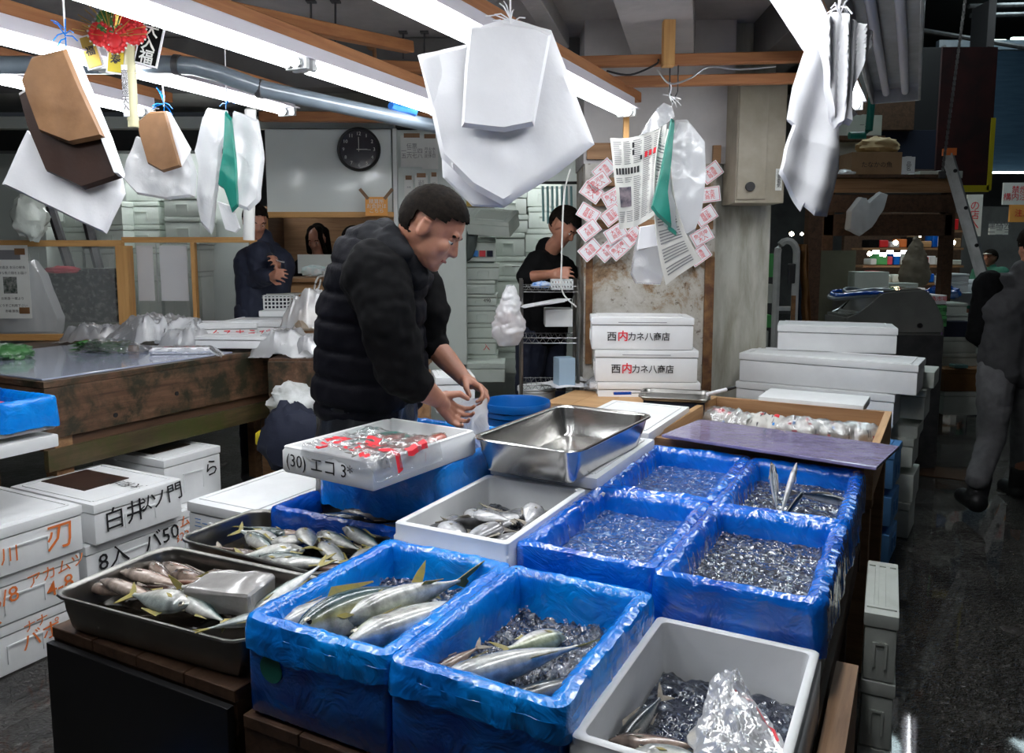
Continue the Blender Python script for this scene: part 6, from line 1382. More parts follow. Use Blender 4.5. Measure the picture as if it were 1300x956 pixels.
# unseen lamps added high above the aisle to brighten it
for k, (x, y, z) in enumerate([(2.9, 5.4, 3.9), (3.4, 10.2, 5.2), (4.2, 3.4, 4.6), (5.6, 10.4, 5.2), (7.6, 9.6, 5.2), (2.6, 8.6, 4.6)]):
    t = thing('fill_lamp', 'unseen fill lamp added above the aisle, '+['over the foam stacks', 'left of the far row', 'over the near floor', 'middle of the far row', 'right of the far row', 'behind the teal pipe'][k], 'lamp', (x, y, z), YAW)
    bm = bmesh.new(); bm_box(bm, (0, 0, .05), (.2, 1.3, .05)); obj('housing', bm, 'housing', t)
    bm = bmesh.new(); bm_tube(bm, [(0, -.6, 0), (0, .6, 0)], .02, 8); obj('tube', bm, 'tube', t, True)
# ================================================================ HANGING BAGS AND PAPERS
def pillow(P, t, seed=0, n=26, bulge=.0, wr=.006, curl=None):
    """closed slab over a closed outline: two faces 't' apart, filled as a fine grid, gently crumpled"""
    c = sum(P, Vector())/len(P); m = len(P); per = []
    L = [(P[(i+1) % m]-P[i]).length for i in range(m)]; tot = sum(L)
    for i in range(m):
        ks = max(2, round(90*L[i]/tot))
        for j in range(ks): per.append(P[i]+(P[(i+1) % m]-P[i])*(j/ks))
    K = len(per)
    bm = bmesh.new(); nr = 14
    def side(sgn):
        rings = []
        for r in range(1, nr+1):
            f = r/nr; ring = []
            for p in per:
                q = c+(p-c)*f; th = t*.5 if f < .97 else 0
                qq = Vector((q.x, q.z*.35, 0)); wv = N(qq, 5, seed)*wr*2.4+N(qq, 19, seed+4)*wr*.9+abs(N(Vector((q.x+q.z*.6, q.z, 1)), 7, seed+8))*wr*1.2
                q = q+Vector((0, sgn*(th+bulge*(1-f*f))+wv, 0)); 
                if curl: q = curl(q)
                ring.append(bm.verts.new(q))
            rings.append(ring)
        ctr = bm.verts.new(sum((v.co for v in rings[0]), Vector())/K)
        for k in range(K): bm.faces.new((ctr, rings[0][k], rings[0][(k+1) % K]))
        for a, b in zip(rings, rings[1:]):
            for k in range(K): bm.faces.new((a[k], b[k], b[(k+1) % K], a[(k+1) % K]))
    side(-1); side(1); bmesh.ops.remove_doubles(bm, verts=bm.verts, dist=.0003); return bm
def hang(nm, label, cat, sheets, top, Y, knot='bag', ztop=None, knotcol=None, group=None):
    """sheets: (part name, outline in picture coordinates, depth, thickness, material)"""
    t0 = W(*top, Y); t = thing(nm, label, cat, t0)
    for q in sheets:
        part, pts, y, th, m_ = q[:5]; P = [W(px, py, y)-t0 for px, py in pts]
        obj(part, pillow(P, th, seed=len(pts)+pts[0][0]*.1, **(q[5] if len(q) > 5 else {})), m_, t, True)
    # string and knot
    zt = (ztop or 2.85)-t0.z; bm = bmesh.new(); bm_tube(bm, [(0, 0, zt), (0, 0, 0)], .003, 6)
    obj('string', bm, 'paper_white', t)
    bm = bmesh.new(); r2 = random.Random(int(top[0]))
    for k in range(9):
        a = Vector((0, 0, r2.uniform(-.01, .02))); d = Vector((r2.gauss(0, 1), r2.gauss(0, .6), r2.gauss(.2, 1))).normalized()*r2.uniform(.03, .07)
        bm_tube(bm, [a, a+d*.6+Vector((0, 0, .008)), a+d], .002, 5)
    obj('knot', bm, knotcol or 'paper_white', t)
    return t
# centre: big white paper bundle
Y = 2.25
hang('paper_bundle', 'large bundle of white paper sheets hanging at the top centre', 'paper', [
  ('sheet', [(600, 36), (648, 22), (700, 38), (755, 183), (706, 222), (640, 262), (600, 240), (560, 200), (545, 130), (530, 70), (595, 56)], Y+.03, .03, 'paper_white', {'wr': .008}),
  ('lower_sheet', [(560, 190), (640, 200), (706, 215), (640, 264), (600, 262), (562, 225)], Y+.08, .012, 'paper_white'),
  ('back_sheet', [(530, 70), (600, 55), (610, 150), (575, 215), (556, 160)], Y+.02, .012, 'paper_white'),
  ('front_sheet', [(596, 35), (645, 30), (683, 36), (700, 44), (678, 160), (640, 168), (586, 162), (590, 90)], Y-.02, .03, 'paper_white', {'wr': .005})], (648, 30), Y)
# right: white paper bundle, two hanging lobes
Y = 2.0
hang('paper_bundle', 'long folded white paper bundle hanging at the upper right', 'paper', [
  ('front_sheet', [(1046, 20), (1060, 14), (1080, 20), (1093, 29), (1112, 37), (1108, 46), (1112, 52), (1097, 72), (1086, 115), (1078, 160), (1070, 157), (1062, 163), (1056, 150), (1046, 100), (1040, 50)], Y-.05, .04, 'paper_white', {'wr': .010, 'curl': lambda q: q+Vector((0, .010*math.sin(q.x*130+q.z*9)+.006*math.sin(q.x*290), 0))}),
  ('long_sheet', [(1048, 20), (1066, 60), (1064, 130), (1066, 165), (1069, 214), (1058, 258), (1054, 275), (1032, 274), (1020, 262), (1016, 269), (1001, 243), (987, 221), (995, 190), (1006, 158), (1000, 151), (1008, 110), (1022, 66)], Y+.03, .02, 'paper_white', {'wr': .012, 'curl': lambda q: q+Vector((0, .012*math.sin(q.x*60-q.z*14), 0))}),
  ('torn_corner', [(1078, 130), (1089, 145), (1080, 150)], Y, .006, 'paper_white'),
  ], (1065, 18), Y)
# left: large brown paper bags over white film
Y = 2.6
hang('paper_bags', 'large brown paper bags hanging over white film at upper left', 'paper bag', [
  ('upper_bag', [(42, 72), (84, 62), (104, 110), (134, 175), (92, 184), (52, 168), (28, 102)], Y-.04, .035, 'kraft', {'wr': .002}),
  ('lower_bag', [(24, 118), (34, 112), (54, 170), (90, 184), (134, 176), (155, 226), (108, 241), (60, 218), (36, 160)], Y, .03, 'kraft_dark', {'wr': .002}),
  ('edge_layers', [(84, 62), (94, 66), (140, 176), (157, 226), (150, 224), (130, 172)], Y-.02, .04, 'paper_white', {'wr': .001}),
  ('white_film', [(34, 165), (60, 180), (100, 235), (156, 226), (160, 246), (148, 272), (136, 297), (100, 280), (2, 234)], Y+.05, .02, 'paper_white', {'wr': .008})], (83, 45), Y, knotcol='film_light')
# small brown bag over a clear bag
Y = 3.5
hang('paper_bags', 'small brown paper bag hanging over clear plastic bags', 'paper bag', [
  ('brown_bag', [(190, 142), (211, 141), (220, 175), (231, 212), (208, 219), (188, 208), (180, 180), (174, 155)], Y-.05, .03, 'kraft', {'wr': .002}),
  ('white_edge', [(211, 141), (216, 143), (243, 190), (231, 212), (222, 180)], Y-.02, .02, 'paper_white'),
  ('clear_bags', [(172, 172), (190, 180), (218, 150), (240, 190), (249, 220), (247, 250), (215, 254), (175, 247), (157, 226), (165, 195)], Y+.03, .06, 'bag_milky', {'wr': .016})], (208, 135), Y, knotcol='film_light')
# green and white plastic bags in the middle left
Y = 3.6
hang('plastic_bags', 'cluster of crumpled white and green plastic bags hanging by the white pipe', 'bag', [
  ('left_bag', [(264, 137), (288, 140), (292, 158), (280, 180), (276, 230), (272, 262), (268, 298), (255, 285), (250, 262), (252, 210), (246, 190)], Y, .05, 'bag_milky', {'wr': .016}),
  ('green_bag', [(286, 140), (294, 150), (300, 200), (302, 262), (294, 270), (284, 240), (276, 235), (284, 195)], Y-.03, .03, 'teal', {'wr': .010}),
  ('white_folds', [(276, 255), (296, 262), (304, 290), (298, 296), (286, 292)], Y, .02, 'bag_milky', {'wr': .01}),
  ('right_bag', [(296, 140), (310, 145), (328, 152), (334, 200), (330, 255), (318, 268), (300, 262), (296, 200)], Y+.02, .06, 'bag_milky', {'wr': .018})], (288, 130), Y, knotcol='film_light')
# newspaper bundle on the column
YN = 3.95
t0 = W(855, 122, YN); t = thing('newspaper_bundle', 'hanging newspapers with green and clear plastic bags in front of the column', 'newspaper', t0)
def npf(u, v):   # upper newspaper sheet
    tl, tr, bl, br = W(774, 176, YN), W(846, 158, YN-.05), W(786, 291, YN+.03), W(832, 272, YN-.02)
    p = (tl*(1-u)+tr*u)*(1-v)+(bl*(1-u)+br*u)*v; return p-t0+Vector((0, .03*math.sin(u*3.)-.02+N((u*2, v*2, 0), 1.5, 2)*.02, -.02*math.sin(u*3.1)))
bm = bmesh.new(); bm_grid(bm, npf, 24, 30); solid(bm, .004); obj('newspaper', bm, 'newsprint', t, True)
def npf2(u, v):
    P = [W(838, 160, YN-.06), W(818, 258, YN-.04), W(845, 362, YN-.03)]; Q = [W(852, 165, YN-.08), W(845, 270, YN-.07), W(890, 330, YN-.06)]
    def q3(p, s_): return p[0]*(1-s_)**2+p[1]*2*s_*(1-s_)+p[2]*s_*s_
    a_, b_ = q3(P, v), q3(Q, v); return a_*(1-u)+b_*u-t0+Vector((0, .02*math.sin(u*4), 0))
bm = bmesh.new(); bm_grid(bm, npf2, 14, 34); solid(bm, .006); obj('folded_newspaper', bm, 'newsprint', t, True)
def pat(f, cells, mat, nm, off=-.006):
    bm = bmesh.new()
    for (u0, v0, u1, v1) in cells: bm_grid(bm, lambda a, b: f(u0+(u1-u0)*a, v0+(v1-v0)*b)+Vector((0, off, 0)), 3, 3)
    obj(nm, bm, mat, t, True)
r2 = random.Random(2); L_ = []
for col in range(5):
    v = .04
    while v < .93:
        u0 = .04+col*.19
        if not (.50 < v < .80 and col < 2) and not (.30 < v < .42 and col < 3): L_.append((u0, v, u0+.16*r2.uniform(.7, 1), v+.008))
        v += .022
pat(npf, L_, 'ink_grey', 'text_lines')
pat(npf, [(.05, .33, .09, .40), (.11, .33, .15, .40), (.17, .33, .22, .40), (.24, .33, .28, .40), (.30, .33, .34, .40), (.36, .33, .41, .40), (.43, .33, .47, .40), (.49, .33, .54, .40), (.40, .06, .44, .12), (.40, .14, .44, .20), (.55, .22, .59, .27)], 'ink', 'headline', -.007)
pat(npf, [(.64, .20, .69, .26), (.72, .20, .77, .26), (.80, .20, .85, .26)], 'ink_red', 'red_headline', -.007)
pat(npf, [(.08, .54, .36, .76)], mk('newsphoto', (.04, .04, .06), .7, c2=(.25, .2, .22), ns=22), 'photograph', -.007)
pat(npf2, [(.12, .05+.02*k, .85, .058+.02*k) for k in range(46) if k % 6], 'ink_grey', 'text_lines', -.009)
for part, pts, y, th, m_, kw in [
  ('green_bag', [(852, 150), (856, 152), (852, 200), (846, 250), (838, 268), (852, 290), (834, 275), (826, 264), (838, 220), (846, 180)], YN-.09, .05, 'teal', {'wr': .006}),
  ('green_bag', [(846, 270), (858, 275), (858, 300), (848, 292)], YN-.05, .03, 'teal', {}),
  ('clear_bag', [(858, 152), (872, 152), (893, 178), (895, 220), (890, 270), (882, 295), (864, 306), (842, 285), (842, 230), (850, 180)], YN-.04, .09, 'bag_milky', {'wr': .012}),
  ('white_sheets', [(862, 158), (888, 180), (890, 230), (886, 280), (868, 300), (846, 280), (850, 200)], YN+.01, .05, 'paper_white', {'wr': .004}),
  ('crumpled_top', [(842, 130), (852, 136), (856, 150), (838, 165), (812, 172), (822, 155), (832, 140)], YN-.02, .05, 'bag', {'wr': .02}),
  ('milk_bag', [(812, 288), (834, 285), (838, 315), (842, 348), (838, 362), (806, 360), (800, 348), (806, 310)], YN+.03, .06, 'bag', {'wr': .012}),
  ('white_band', [(812, 288), (834, 284), (838, 312), (808, 318)], YN-.01, .02, 'paper_white', {})]:
    obj(part, pillow([W(x, y_, y)-t0 for x, y_ in pts], th, seed=len(pts), **kw), m_, t, True)
for dx in (-.02, .02):
    bm = bmesh.new(); bm_tube(bm, [(dx*1.0, 0, .17), (dx, 0, .02), (dx*.5, 0, -.0), (dx*.2, 0, -.03)], .0035, 6); obj('wire_hook', bm, 'iron', t, True)
bm = bmesh.new()
for k in range(10):
    d = Vector((r2.gauss(0, 1), r2.gauss(0, .5), r2.gauss(-.3, .8))).normalized()*r2.uniform(.03, .08); bm_tube(bm, [(-.02, 0, 0), d*.6, d], .003, 5)
obj('knot', bm, 'paper_white', t)
# bamboo rake charm
Y = 3.0; t0 = W(160, 60, Y); t = thing('bamboo_charm', 'festive red and gold charm on a bamboo stick hanging from the ceiling', 'charm', t0)
s = Y/1000
bm = bmesh.new(); bm_tube(bm, [(4*s, 0, 10*s), (4*s, 0, -96*s)], .019, 14)
for z in (-86, -30): bm_tube(bm, [(4*s, 0, z*s-.004), (4*s, 0, z*s+.004)], .021, 14)
obj('bamboo_stick', bm, 'bamboo', t, True)
bm = bmesh.new(); bm_box(bm, (-.6*s, -.018, -53*s), (.022, .004, .185)); obj('paper_strip', bm, 'paper_white', t)
lettering('print', '商\n売\n繁\n盛\n大\n入', .027, 'ink', t, face_mt((-.6*s, -.021, -53*s), (1, 0, 0), (0, 0, 1)))
bm = bmesh.new(); r2 = random.Random(9)
fans = [(-26, 14, 'red'), (-10, 6, 'red'), (14, 16, 'red'), (-16, 28, 'green'), (4, 30, 'red')]
for k, (x, z, m_) in enumerate(fans):
    bm = bmesh.new()
    for j in range(14):
        an = 2*math.pi*j/14; d = Vector((math.cos(an), 0, math.sin(an))); bm_sphere(bm, Vector((x*s, -.02, z*s))+d*.036, .012, u=8, v=6)
    bm_sphere(bm, Vector((x*s, -.015, z*s)), .036, (1, .4, 1)); obj('red_flower', bm, 'red' if m_ == 'red' else 'green_leaf', t, True)
    bm = bmesh.new()
    for j in range(16):
        an = 2*math.pi*(j+.5)/16; bm_sphere(bm, Vector((x*s+math.cos(an)*.048, -.024, z*s+math.sin(an)*.048)), .004, u=6, v=5)
    obj('white_beads', bm, 'paper', t, True)
bm = bmesh.new()
for j in range(90):
    an = r2.uniform(0, math.pi); r_ = r2.uniform(.02, .11); c_ = Vector((math.cos(an)*r_-.03, r2.uniform(-.05, .02), .03+math.sin(an)*r_)); bm_tube(bm, [c_, c_+Vector((math.cos(an), r2.uniform(-.3, .3), math.sin(an)))*.05], .0015, 4)
o = obj('straw', bm, 'gold', t); o['kind'] = 'stuff'
for k, (x0, y0, w_, h_, rz, m_, tx) in enumerate([(116, 66, .05, .11, -15, 'gold', '福'), (148, 77, .055, .085, 8, 'yellow', '寿'), (190, 57, .075, .14, 15, 'clothblack', '大\n入\n福')]):
    c_ = W(x0, y0, Y)-t0; bm = bmesh.new(); bm_box(bm, (0, 0, 0), (w_+.012, .006, h_+.012)); o = obj('plaque_frame', bm, 'paper_white', t); o.location = c_; o.rotation_euler = (0, R(rz), 0)
    bm = bmesh.new(); bm_box(bm, (0, -.004, 0), (w_, .004, h_)); q = obj('plaque_face', bm, m_, o); lettering('plaque_print', tx, w_*.72, 'paper' if k == 2 else 'ink', o, face_mt((0, -.0072, 0), (1, 0, 0), (0, 0, 1)), bold=.02)
bm = bmesh.new(); bm_tube(bm, [(0, 0, 2.94-t0.z), (0, 0, .05)], .003, 6); obj('string', bm, 'paper_white', t)
# blue strip wound round the pipe, near the lamp
bm = bmesh.new(); bm_tube(bm, [W(496, 134, 4.02), W(505, 138, 4.06), W(520, 140, 4.1), W(528, 143, 4.12)], .02, 8); tag(obj('blue_strip', bm, 'blue_tarp', smooth=True), 'scrap of blue tape tied on the grey pipe', 'tape')
late_bag()
t = thing('shopping_bag', 'pale carrier bag caught on the timber shelf', 'bag', LATE[0]); obj('bag_body', pillow([q-LATE[0] for q in LATE], .12, seed=5, wr=.02), 'bag_milky', t, True)
# ================================================================ PEOPLE
def limb(a, ra, b, rb): return ('c', a, ra, b, rb)
def head_parts(c, f, up, s=1.):
    """c: skull centre; f: facing direction; up: head's own up"""
    f = Vector(f).normalized(); up = Vector(up); up = (up-f*up.dot(f)).normalized(); r = f.cross(up).normalized()
    def P(x, y, z): return Vector(c)+(f*x+r*y+up*z)*s
    rot = Matrix((f, r, up)).transposed().to_4x4()
    q = [('e', P(-.008, 0, .022), (.098*s, .076*s, .094*s), rot), ('e', P(.030, 0, -.035), (.062*s, .060*s, .078*s), rot), ('e', P(.046, 0, -.085), (.038*s, .040*s, .030*s), rot),
         ('e', P(-.02, 0, -.03), (.075*s, .066*s, .06*s), rot), ('c', P(.084, 0, .002), .009*s, P(.100, 0, -.034), .0125*s), ('e', P(.092, 0, -.038), (.014*s, .019*s, .009*s), rot),
         ('c', P(.080, -.034, .016), .012*s, P(.080, .034, .016), .012*s), ('c', P(.078, -.016, -.064), .0095*s, P(.078, .016, -.064), .0095*s), ('c', P(.074, -.014, -.075), .0105*s, P(.074, .014, -.075), .0105*s),
         ('e', P(.060, .036, -.030), (.026*s, .020*s, .026*s), rot), ('e', P(.060, -.036, -.030), (.026*s, .020*s, .026*s), rot), ('e', P(.066, 0, -.100), (.020*s, .020*s, .016*s), rot)]
    for sy in (-1, 1):
        q += [('e', P(-.006, sy*.076, -.012), (.020*s, .008*s, .032*s), rot), ('c', P(-.014, sy*.082, .012), .006*s, P(-.010, sy*.080, -.036), .005*s), ('c', P(.006, sy*.081, .012), .005*s, P(-.014, sy*.084, .012), .006*s)]
    return q, P, rot
def hair_mesh(P, rot, s, mode='short'):
    bm = bmesh.new(); bm_sphere(bm, (0, 0, 0), 1., (1, 1, 1), 96, 64)
    for v in bm.verts:
        d = v.co.copy(); R_ = Vector((.1025*s, .0815*s, .0985*s)); v.co = Vector((d.x*R_.x, d.y*R_.y, d.z*R_.z))
        v.co *= 1+N(d, 14, 3)*.02
        v.co += Vector((-.008*s, 0, .022*s))
    kill = []
    for f in bm.faces:
        c = f.calc_center_median()/s
        front = c.x > .045 and c.z < .070-.25*abs(c.y)
        temple = c.x > .012 and c.z < .030 and abs(c.y) > .02
        side = c.z < -.008 and c.x > -.035
        low = c.z < -.048 or (-.048 < c.x < .035 and c.z < .024 and abs(c.y) > .058)
        if mode == 'back': low = c.z < -.06
        if front or temple or side or low: kill.append(f)
    bmesh.ops.delete(bm, geom=kill, context='FACES'); bmesh.ops.solidify(bm, geom=bm.faces[:], thickness=-.006*s)
    o0 = P(0, 0, 0); bmesh.ops.transform(bm, matrix=Matrix.Translation(o0) @ rot, verts=bm.verts); return bm
def eyes(P, rot, s, parent):
    for sy in (-1, 1):
        bm = bmesh.new(); bm_sphere(bm, P(.0735, sy*.030, -.006), .0115*s, (1, 1, 1), 12, 8); e = obj('eye', bm, 'paper', parent, True)
        bm = bmesh.new(); bm_sphere(bm, P(.0812, sy*.030, -.009), .0058*s, (1, 1, 1), 10, 6); obj('iris', bm, 'eye', e, True)
        bm = bmesh.new(); bm_tube(bm, [P(.086, sy*.014, .012), P(.089, sy*.030, .017), P(.078, sy*.048, .012)], .0045*s, 6); obj('eyebrow', bm, 'hair', parent, True)
        bm = bmesh.new(); bm_sphere(bm, P(.0745, sy*.030, -.001), .0128*s, (1, 1, .8), 12, 8); obj('eyelid', bm, 'skin', parent, True)
def hand_parts(wr, d, palm_n, s=1., curl=.6, spread=.12, thumb=1, grip=0.):
    """five-fingered hand: wr wrist point, d direction of the palm, palm_n direction the palm faces"""
    d = Vector(d).normalized(); n_ = Vector(palm_n); n_ = (n_-d*n_.dot(d)).normalized(); sd = d.cross(n_).normalized()
    def P(x, y, z): return Vector(wr)+(d*x+sd*y+n_*z)*s
    q = [('c', P(0, 0, 0), .026*s, P(.03, 0, 0), .024*s)]
    for y in (-.028, -.010, .010, .027): q.append(('c', P(.02, y*.7, 0), .014*s, P(.085, y, 0), .0125*s))
    Ls = [.075, .084, .078, .062]
    for k, y in enumerate((-.030, -.010, .010, .029)):
        ang = curl*.55; p = P(.085, y, 0); cur = Vector((1, (k-1.5)*spread, 0)).normalized(); a = 0.; L = Ls[k]*s
        for j, (fr, rr) in enumerate(((.45, .0095), (.32, .0085), (.23, .0075))):
            a += ang*(1+.25*j)*(1+.08*k); dv = d*(math.cos(a)*cur.x)+sd*cur.y+n_*math.sin(a); nx = p+dv.normalized()*L*fr
            q.append(('c', p, rr*s, nx, (rr-.0008)*s)); p = nx
    b = P(.022, -.030*thumb, .006); m = P(.055, -.055*thumb, .022+.01*curl); e = P(.080, -.050*thumb, .038+.012*curl)
    q += [('c', P(.01, -.015*thumb, .002), .016*s, b, .016*s), ('c', b, .0145*s, m, .0115*s), ('c', m, .011*s, e, .0088*s)]
    return q
V = Vector
# ---------------------------------------------------------------- the fish seller
KM = 1.085   # a tall man: every radius of his body is this much larger
def Wm(x, y, Y): return W(x, y, Y*KM)
def unk(parts): return [('c', q[1], q[2]/KM, q[3], q[4]/KM) for q in parts]
def rk(parts): return [('c', q[1], q[2]*KM, q[3], q[4]*KM) if q[0] == 'c' else ('e', q[1], tuple(v*KM for v in q[2]), *q[3:]) for q in parts]
hc = Wm(549, 288, 2.56); fdir = V((.80, -.10, -.52)); updir = V((.50, .0, .86))
t = thing('person', 'man in a black quilted vest bagging fish over the boxes', 'person', (hc.x-.25, 2.72*KM, 0))
o_ = V(t.location)
hp, P, rot = head_parts(hc, fdir, updir, 1.06*KM); hp = [('c', q[1], q[2]/KM, q[3], q[4]/KM) if q[0] == 'c' else ('e', q[1], tuple(v/KM for v in q[2]), *q[3:]) for q in hp]
neck0 = Wm(500, 330, 2.62)
nS, fS = Wm(478, 345, 2.50), Wm(527, 345, 2.94)     # near and far shoulder
nE, nW = Wm(512, 478, 2.42), Wm(556, 507, 2.52)     # near elbow, wrist
fE, fW = Wm(543, 430, 2.93), Wm(590, 482, 2.86)
hip = Wm(452, 560, 2.68)
sk = list(hp)+[('c', neck0, .062, hc-V((.03, 0, .05)), .056), ('c', nS, .06, nE, .045), ('c', nE, .047, (nE+nW)/2+V((0, 0, .004)), .044), ('c', (nE+nW)/2, .044, nW, .029),
   ('c', fS, .055, fE, .044), ('c', fE, .046, (fE+fW)/2, .042), ('c', (fE+fW)/2, .042, fW, .028), ('c', nS, .06, fS, .06), ('c', neck0+V((-.05, 0, -.12)), .06, hip+V((0, 0, .1)), .08)]
dn = (Wm(580, 530, 2.58)-nW); sk += unk(hand_parts(nW, dn, V((.55, .35, -.5)), 1.0*KM, .95, thumb=1))
df = (Wm(612, 494, 2.82)-fW); sk += unk(hand_parts(fW, df, V((.35, -.55, -.72)), 1.0*KM, 1.0, thumb=1))
feet = [V((hip.x-.02, hip.y-.12, 0)), V((hip.x+.05, hip.y+.14, 0))]
for k, ft in enumerate(feet):
    h_ = hip+V((0, (-.09, .09)[k], -.05)); kn = V((h_.x+.03, h_.y, .52)); sk += [('c', h_, .085, kn, .06), ('c', kn, .055, ft+V((0, 0, .08)), .04), ('c', ft+V((0, 0, .05)), .04, ft+V((.16, 0, .035)), .035)]
me = remeshed(rk(sk), .0048, 3, .5); me.transform(Matrix.Translation(-o_)); meshobj('body', me, 'skin', t)
def addm(nm, bm, m_): bmesh.ops.translate(bm, vec=-o_, verts=bm.verts); return obj(nm, bm, m_, t, True)
addm('hair', hair_mesh(P, rot, 1.06*KM*1.008), 'hair'); 
old = set(t.children); eyes(P, rot, 1.06*KM, t)
for ch in [c for c in t.children if c not in old]: ch.data.transform(Matrix.Translation(-o_)); [g.data.transform(Matrix.Translation(-o_)) for g in ch.children]
bm = bmesh.new(); bm_tube(bm, [P(.0835, -.022, -.0695), P(.0905, 0, -.0685), P(.0835, .022, -.0695)], .0052, 8); addm('mouth', bm, 'lips')
# clothing
tor = [('c', Wm(470, 335, 2.62), .135, Wm(462, 400, 2.68), .165), ('c', Wm(462, 400, 2.68), .165, Wm(458, 500, 2.68), .165), ('c', Wm(478, 345, 2.52), .10, Wm(520, 350, 2.90), .10),
       ('c', Wm(500, 365, 2.75), .12, Wm(486, 480, 2.75), .14), ('c', Wm(465, 345, 2.6), .12, Wm(505, 340, 2.78), .11), ('c', Wm(510, 380, 2.85), .09, Wm(505, 490, 2.85), .12)]
def quilt(c, n_):
    z = c.z+(c.x-hc.x)*.12; ph = (z % .105)/.105
    return -.013*math.exp(-((ph-.5)/.10)**2)+N(c, 9, 2)*.010+N(c, 26, 6)*.004
me = remeshed(rk(tor), .011, 5, .5, quilt); me.transform(Matrix.Translation(-o_)); meshobj('vest', me, 'vest', t)
hd = [('c', Wm(474, 308, 2.60), .075, Wm(500, 322, 2.50), .06), ('c', Wm(474, 308, 2.62), .075, Wm(505, 330, 2.78), .06), ('c', Wm(500, 325, 2.50), .055, Wm(527, 352, 2.56), .045), ('c', Wm(527, 352, 2.56), .045, Wm(532, 352, 2.72), .045), ('c', Wm(497, 296, 2.52), .026, Wm(488, 286, 2.66), .028), ('c', Wm(497, 296, 2.52), .03, Wm(512, 322, 2.48), .03), ('c', Wm(470, 306, 2.64), .06, Wm(490, 292, 2.64), .035)]
M['grey_sleeve'] = mk('grey_sleeve', (.09, .11, .10), .8)
def wr(a, f_, b=0.): return lambda c, n_: N(c, f_, 4)*a+N(c, f_*2.7, 9)*a*.5
me = remeshed(rk(hd), .009, 4, .5, wr(.012, 14)); me.transform(Matrix.Translation(-o_)); meshobj('hood', me, 'hood', t)
sl = [('c', Wm(478, 352, 2.48), .115, Wm(492, 400, 2.42), .095), ('c', Wm(492, 400, 2.42), .095, nE+V((-.01, 0, .03)), .080), ('c', nE+V((-.01, 0, .02)), .080, nE+(nW-nE)*.30, .066)]
me = remeshed(rk(sl), .009, 4, .5, wr(.014, 11)); me.transform(Matrix.Translation(-o_)); meshobj('near_sleeve', me, 'clothblack', t)
sl = [('c', fS, .085, Wm(546, 395, 2.92), .075), ('c', Wm(546, 395, 2.92), .075, fE+V((0, 0, .0)), .068), ('c', fE, .068, fE+(fW-fE)*.12, .062)]
me = remeshed(rk(sl), .009, 4, .5, wr(.012, 11)); me.transform(Matrix.Translation(-o_)); meshobj('far_sleeve', me, 'clothblack', t)
apr = [('c', Wm(458, 505, 2.68), .150, Wm(455, 560, 2.68), .150), ('c', Wm(495, 505, 2.78), .10, Wm(490, 560, 2.78), .11)]
for k in (0, 1):
    h_ = hip+V((0, (-.09, .09)[k], -.05)); apr.append(('c', h_, .125, V((h_.x+.03, h_.y, .25)), .115))
me = remeshed(rk(apr), .012, 4, .5, wr(.014, 8)); me.transform(Matrix.Translation(-o_)); meshobj('rubber_apron', me, 'rubber', t)
for k, ft in enumerate(feet):
    me = remeshed([('c', ft+V((0, 0, .30)), .07, ft+V((0, 0, .09)), .06), ('c', ft+V((-.02, 0, .055)), .052, ft+V((.17, 0, .048)), .047)], .01, 3); me.transform(Matrix.Translation(-o_)); meshobj('boot', me, 'rubber', t)
# bag held by the seller
a0 = Wm(617, 500, 2.78); bt = thing('plastic_bag', 'white plastic bag with red print held open by the seller', 'bag', a0)
def bagm(u, v):
    L0 = [Wm(566, 528, 2.56), Wm(597, 548, 2.62), Wm(606, 560, 2.66)]; R0 = [Wm(617, 499, 2.80), Wm(619, 545, 2.74), Wm(621, 590, 2.66)]
    def q2(p, s_): return p[0]*(1-s_)**2+p[1]*2*s_*(1-s_)+p[2]*s_**2
    a_, b_ = q2(L0, v), q2(R0, v)+V((0, 0, -.01)); an = u*2*math.pi; c_ = (a_+b_)/2; h_ = (b_-a_)/2; side = V((.02, -.055, 0))*(1-.35*v)
    p = c_+h_*math.cos(an)+side*math.sin(an)+V((0, 0, -.06*v)); k = N(p, 14, 3)*.012+abs(N(p, 30, 5))*.010
    return p-a0+V((k, k*.6, N(p, 12, 8)*.010))
bm = bmesh.new(); bm_grid(bm, bagm, 50, 36); obj('film', bm, 'bag_white', bt, True)
bm = bmesh.new()
for (u0, v0, u1, v1) in [(.70, .70, .78, .80), (.80, .66, .86, .84), (.88, .72, .95, .80), (.60, .80, .68, .92), (.72, .86, .80, .96), (.84, .88, .94, .95), (.62, .62, .68, .72), (.50, .84, .57, .92), (.95, .6, .99, .9)]:
    bm_grid(bm, lambda a, b: bagm(u0+(u1-u0)*a, v0+(v1-v0)*b)*1.0+V((0, -.004, 0)), 5, 5)
obj('red_print', bm, 'ink_red', bt, True)
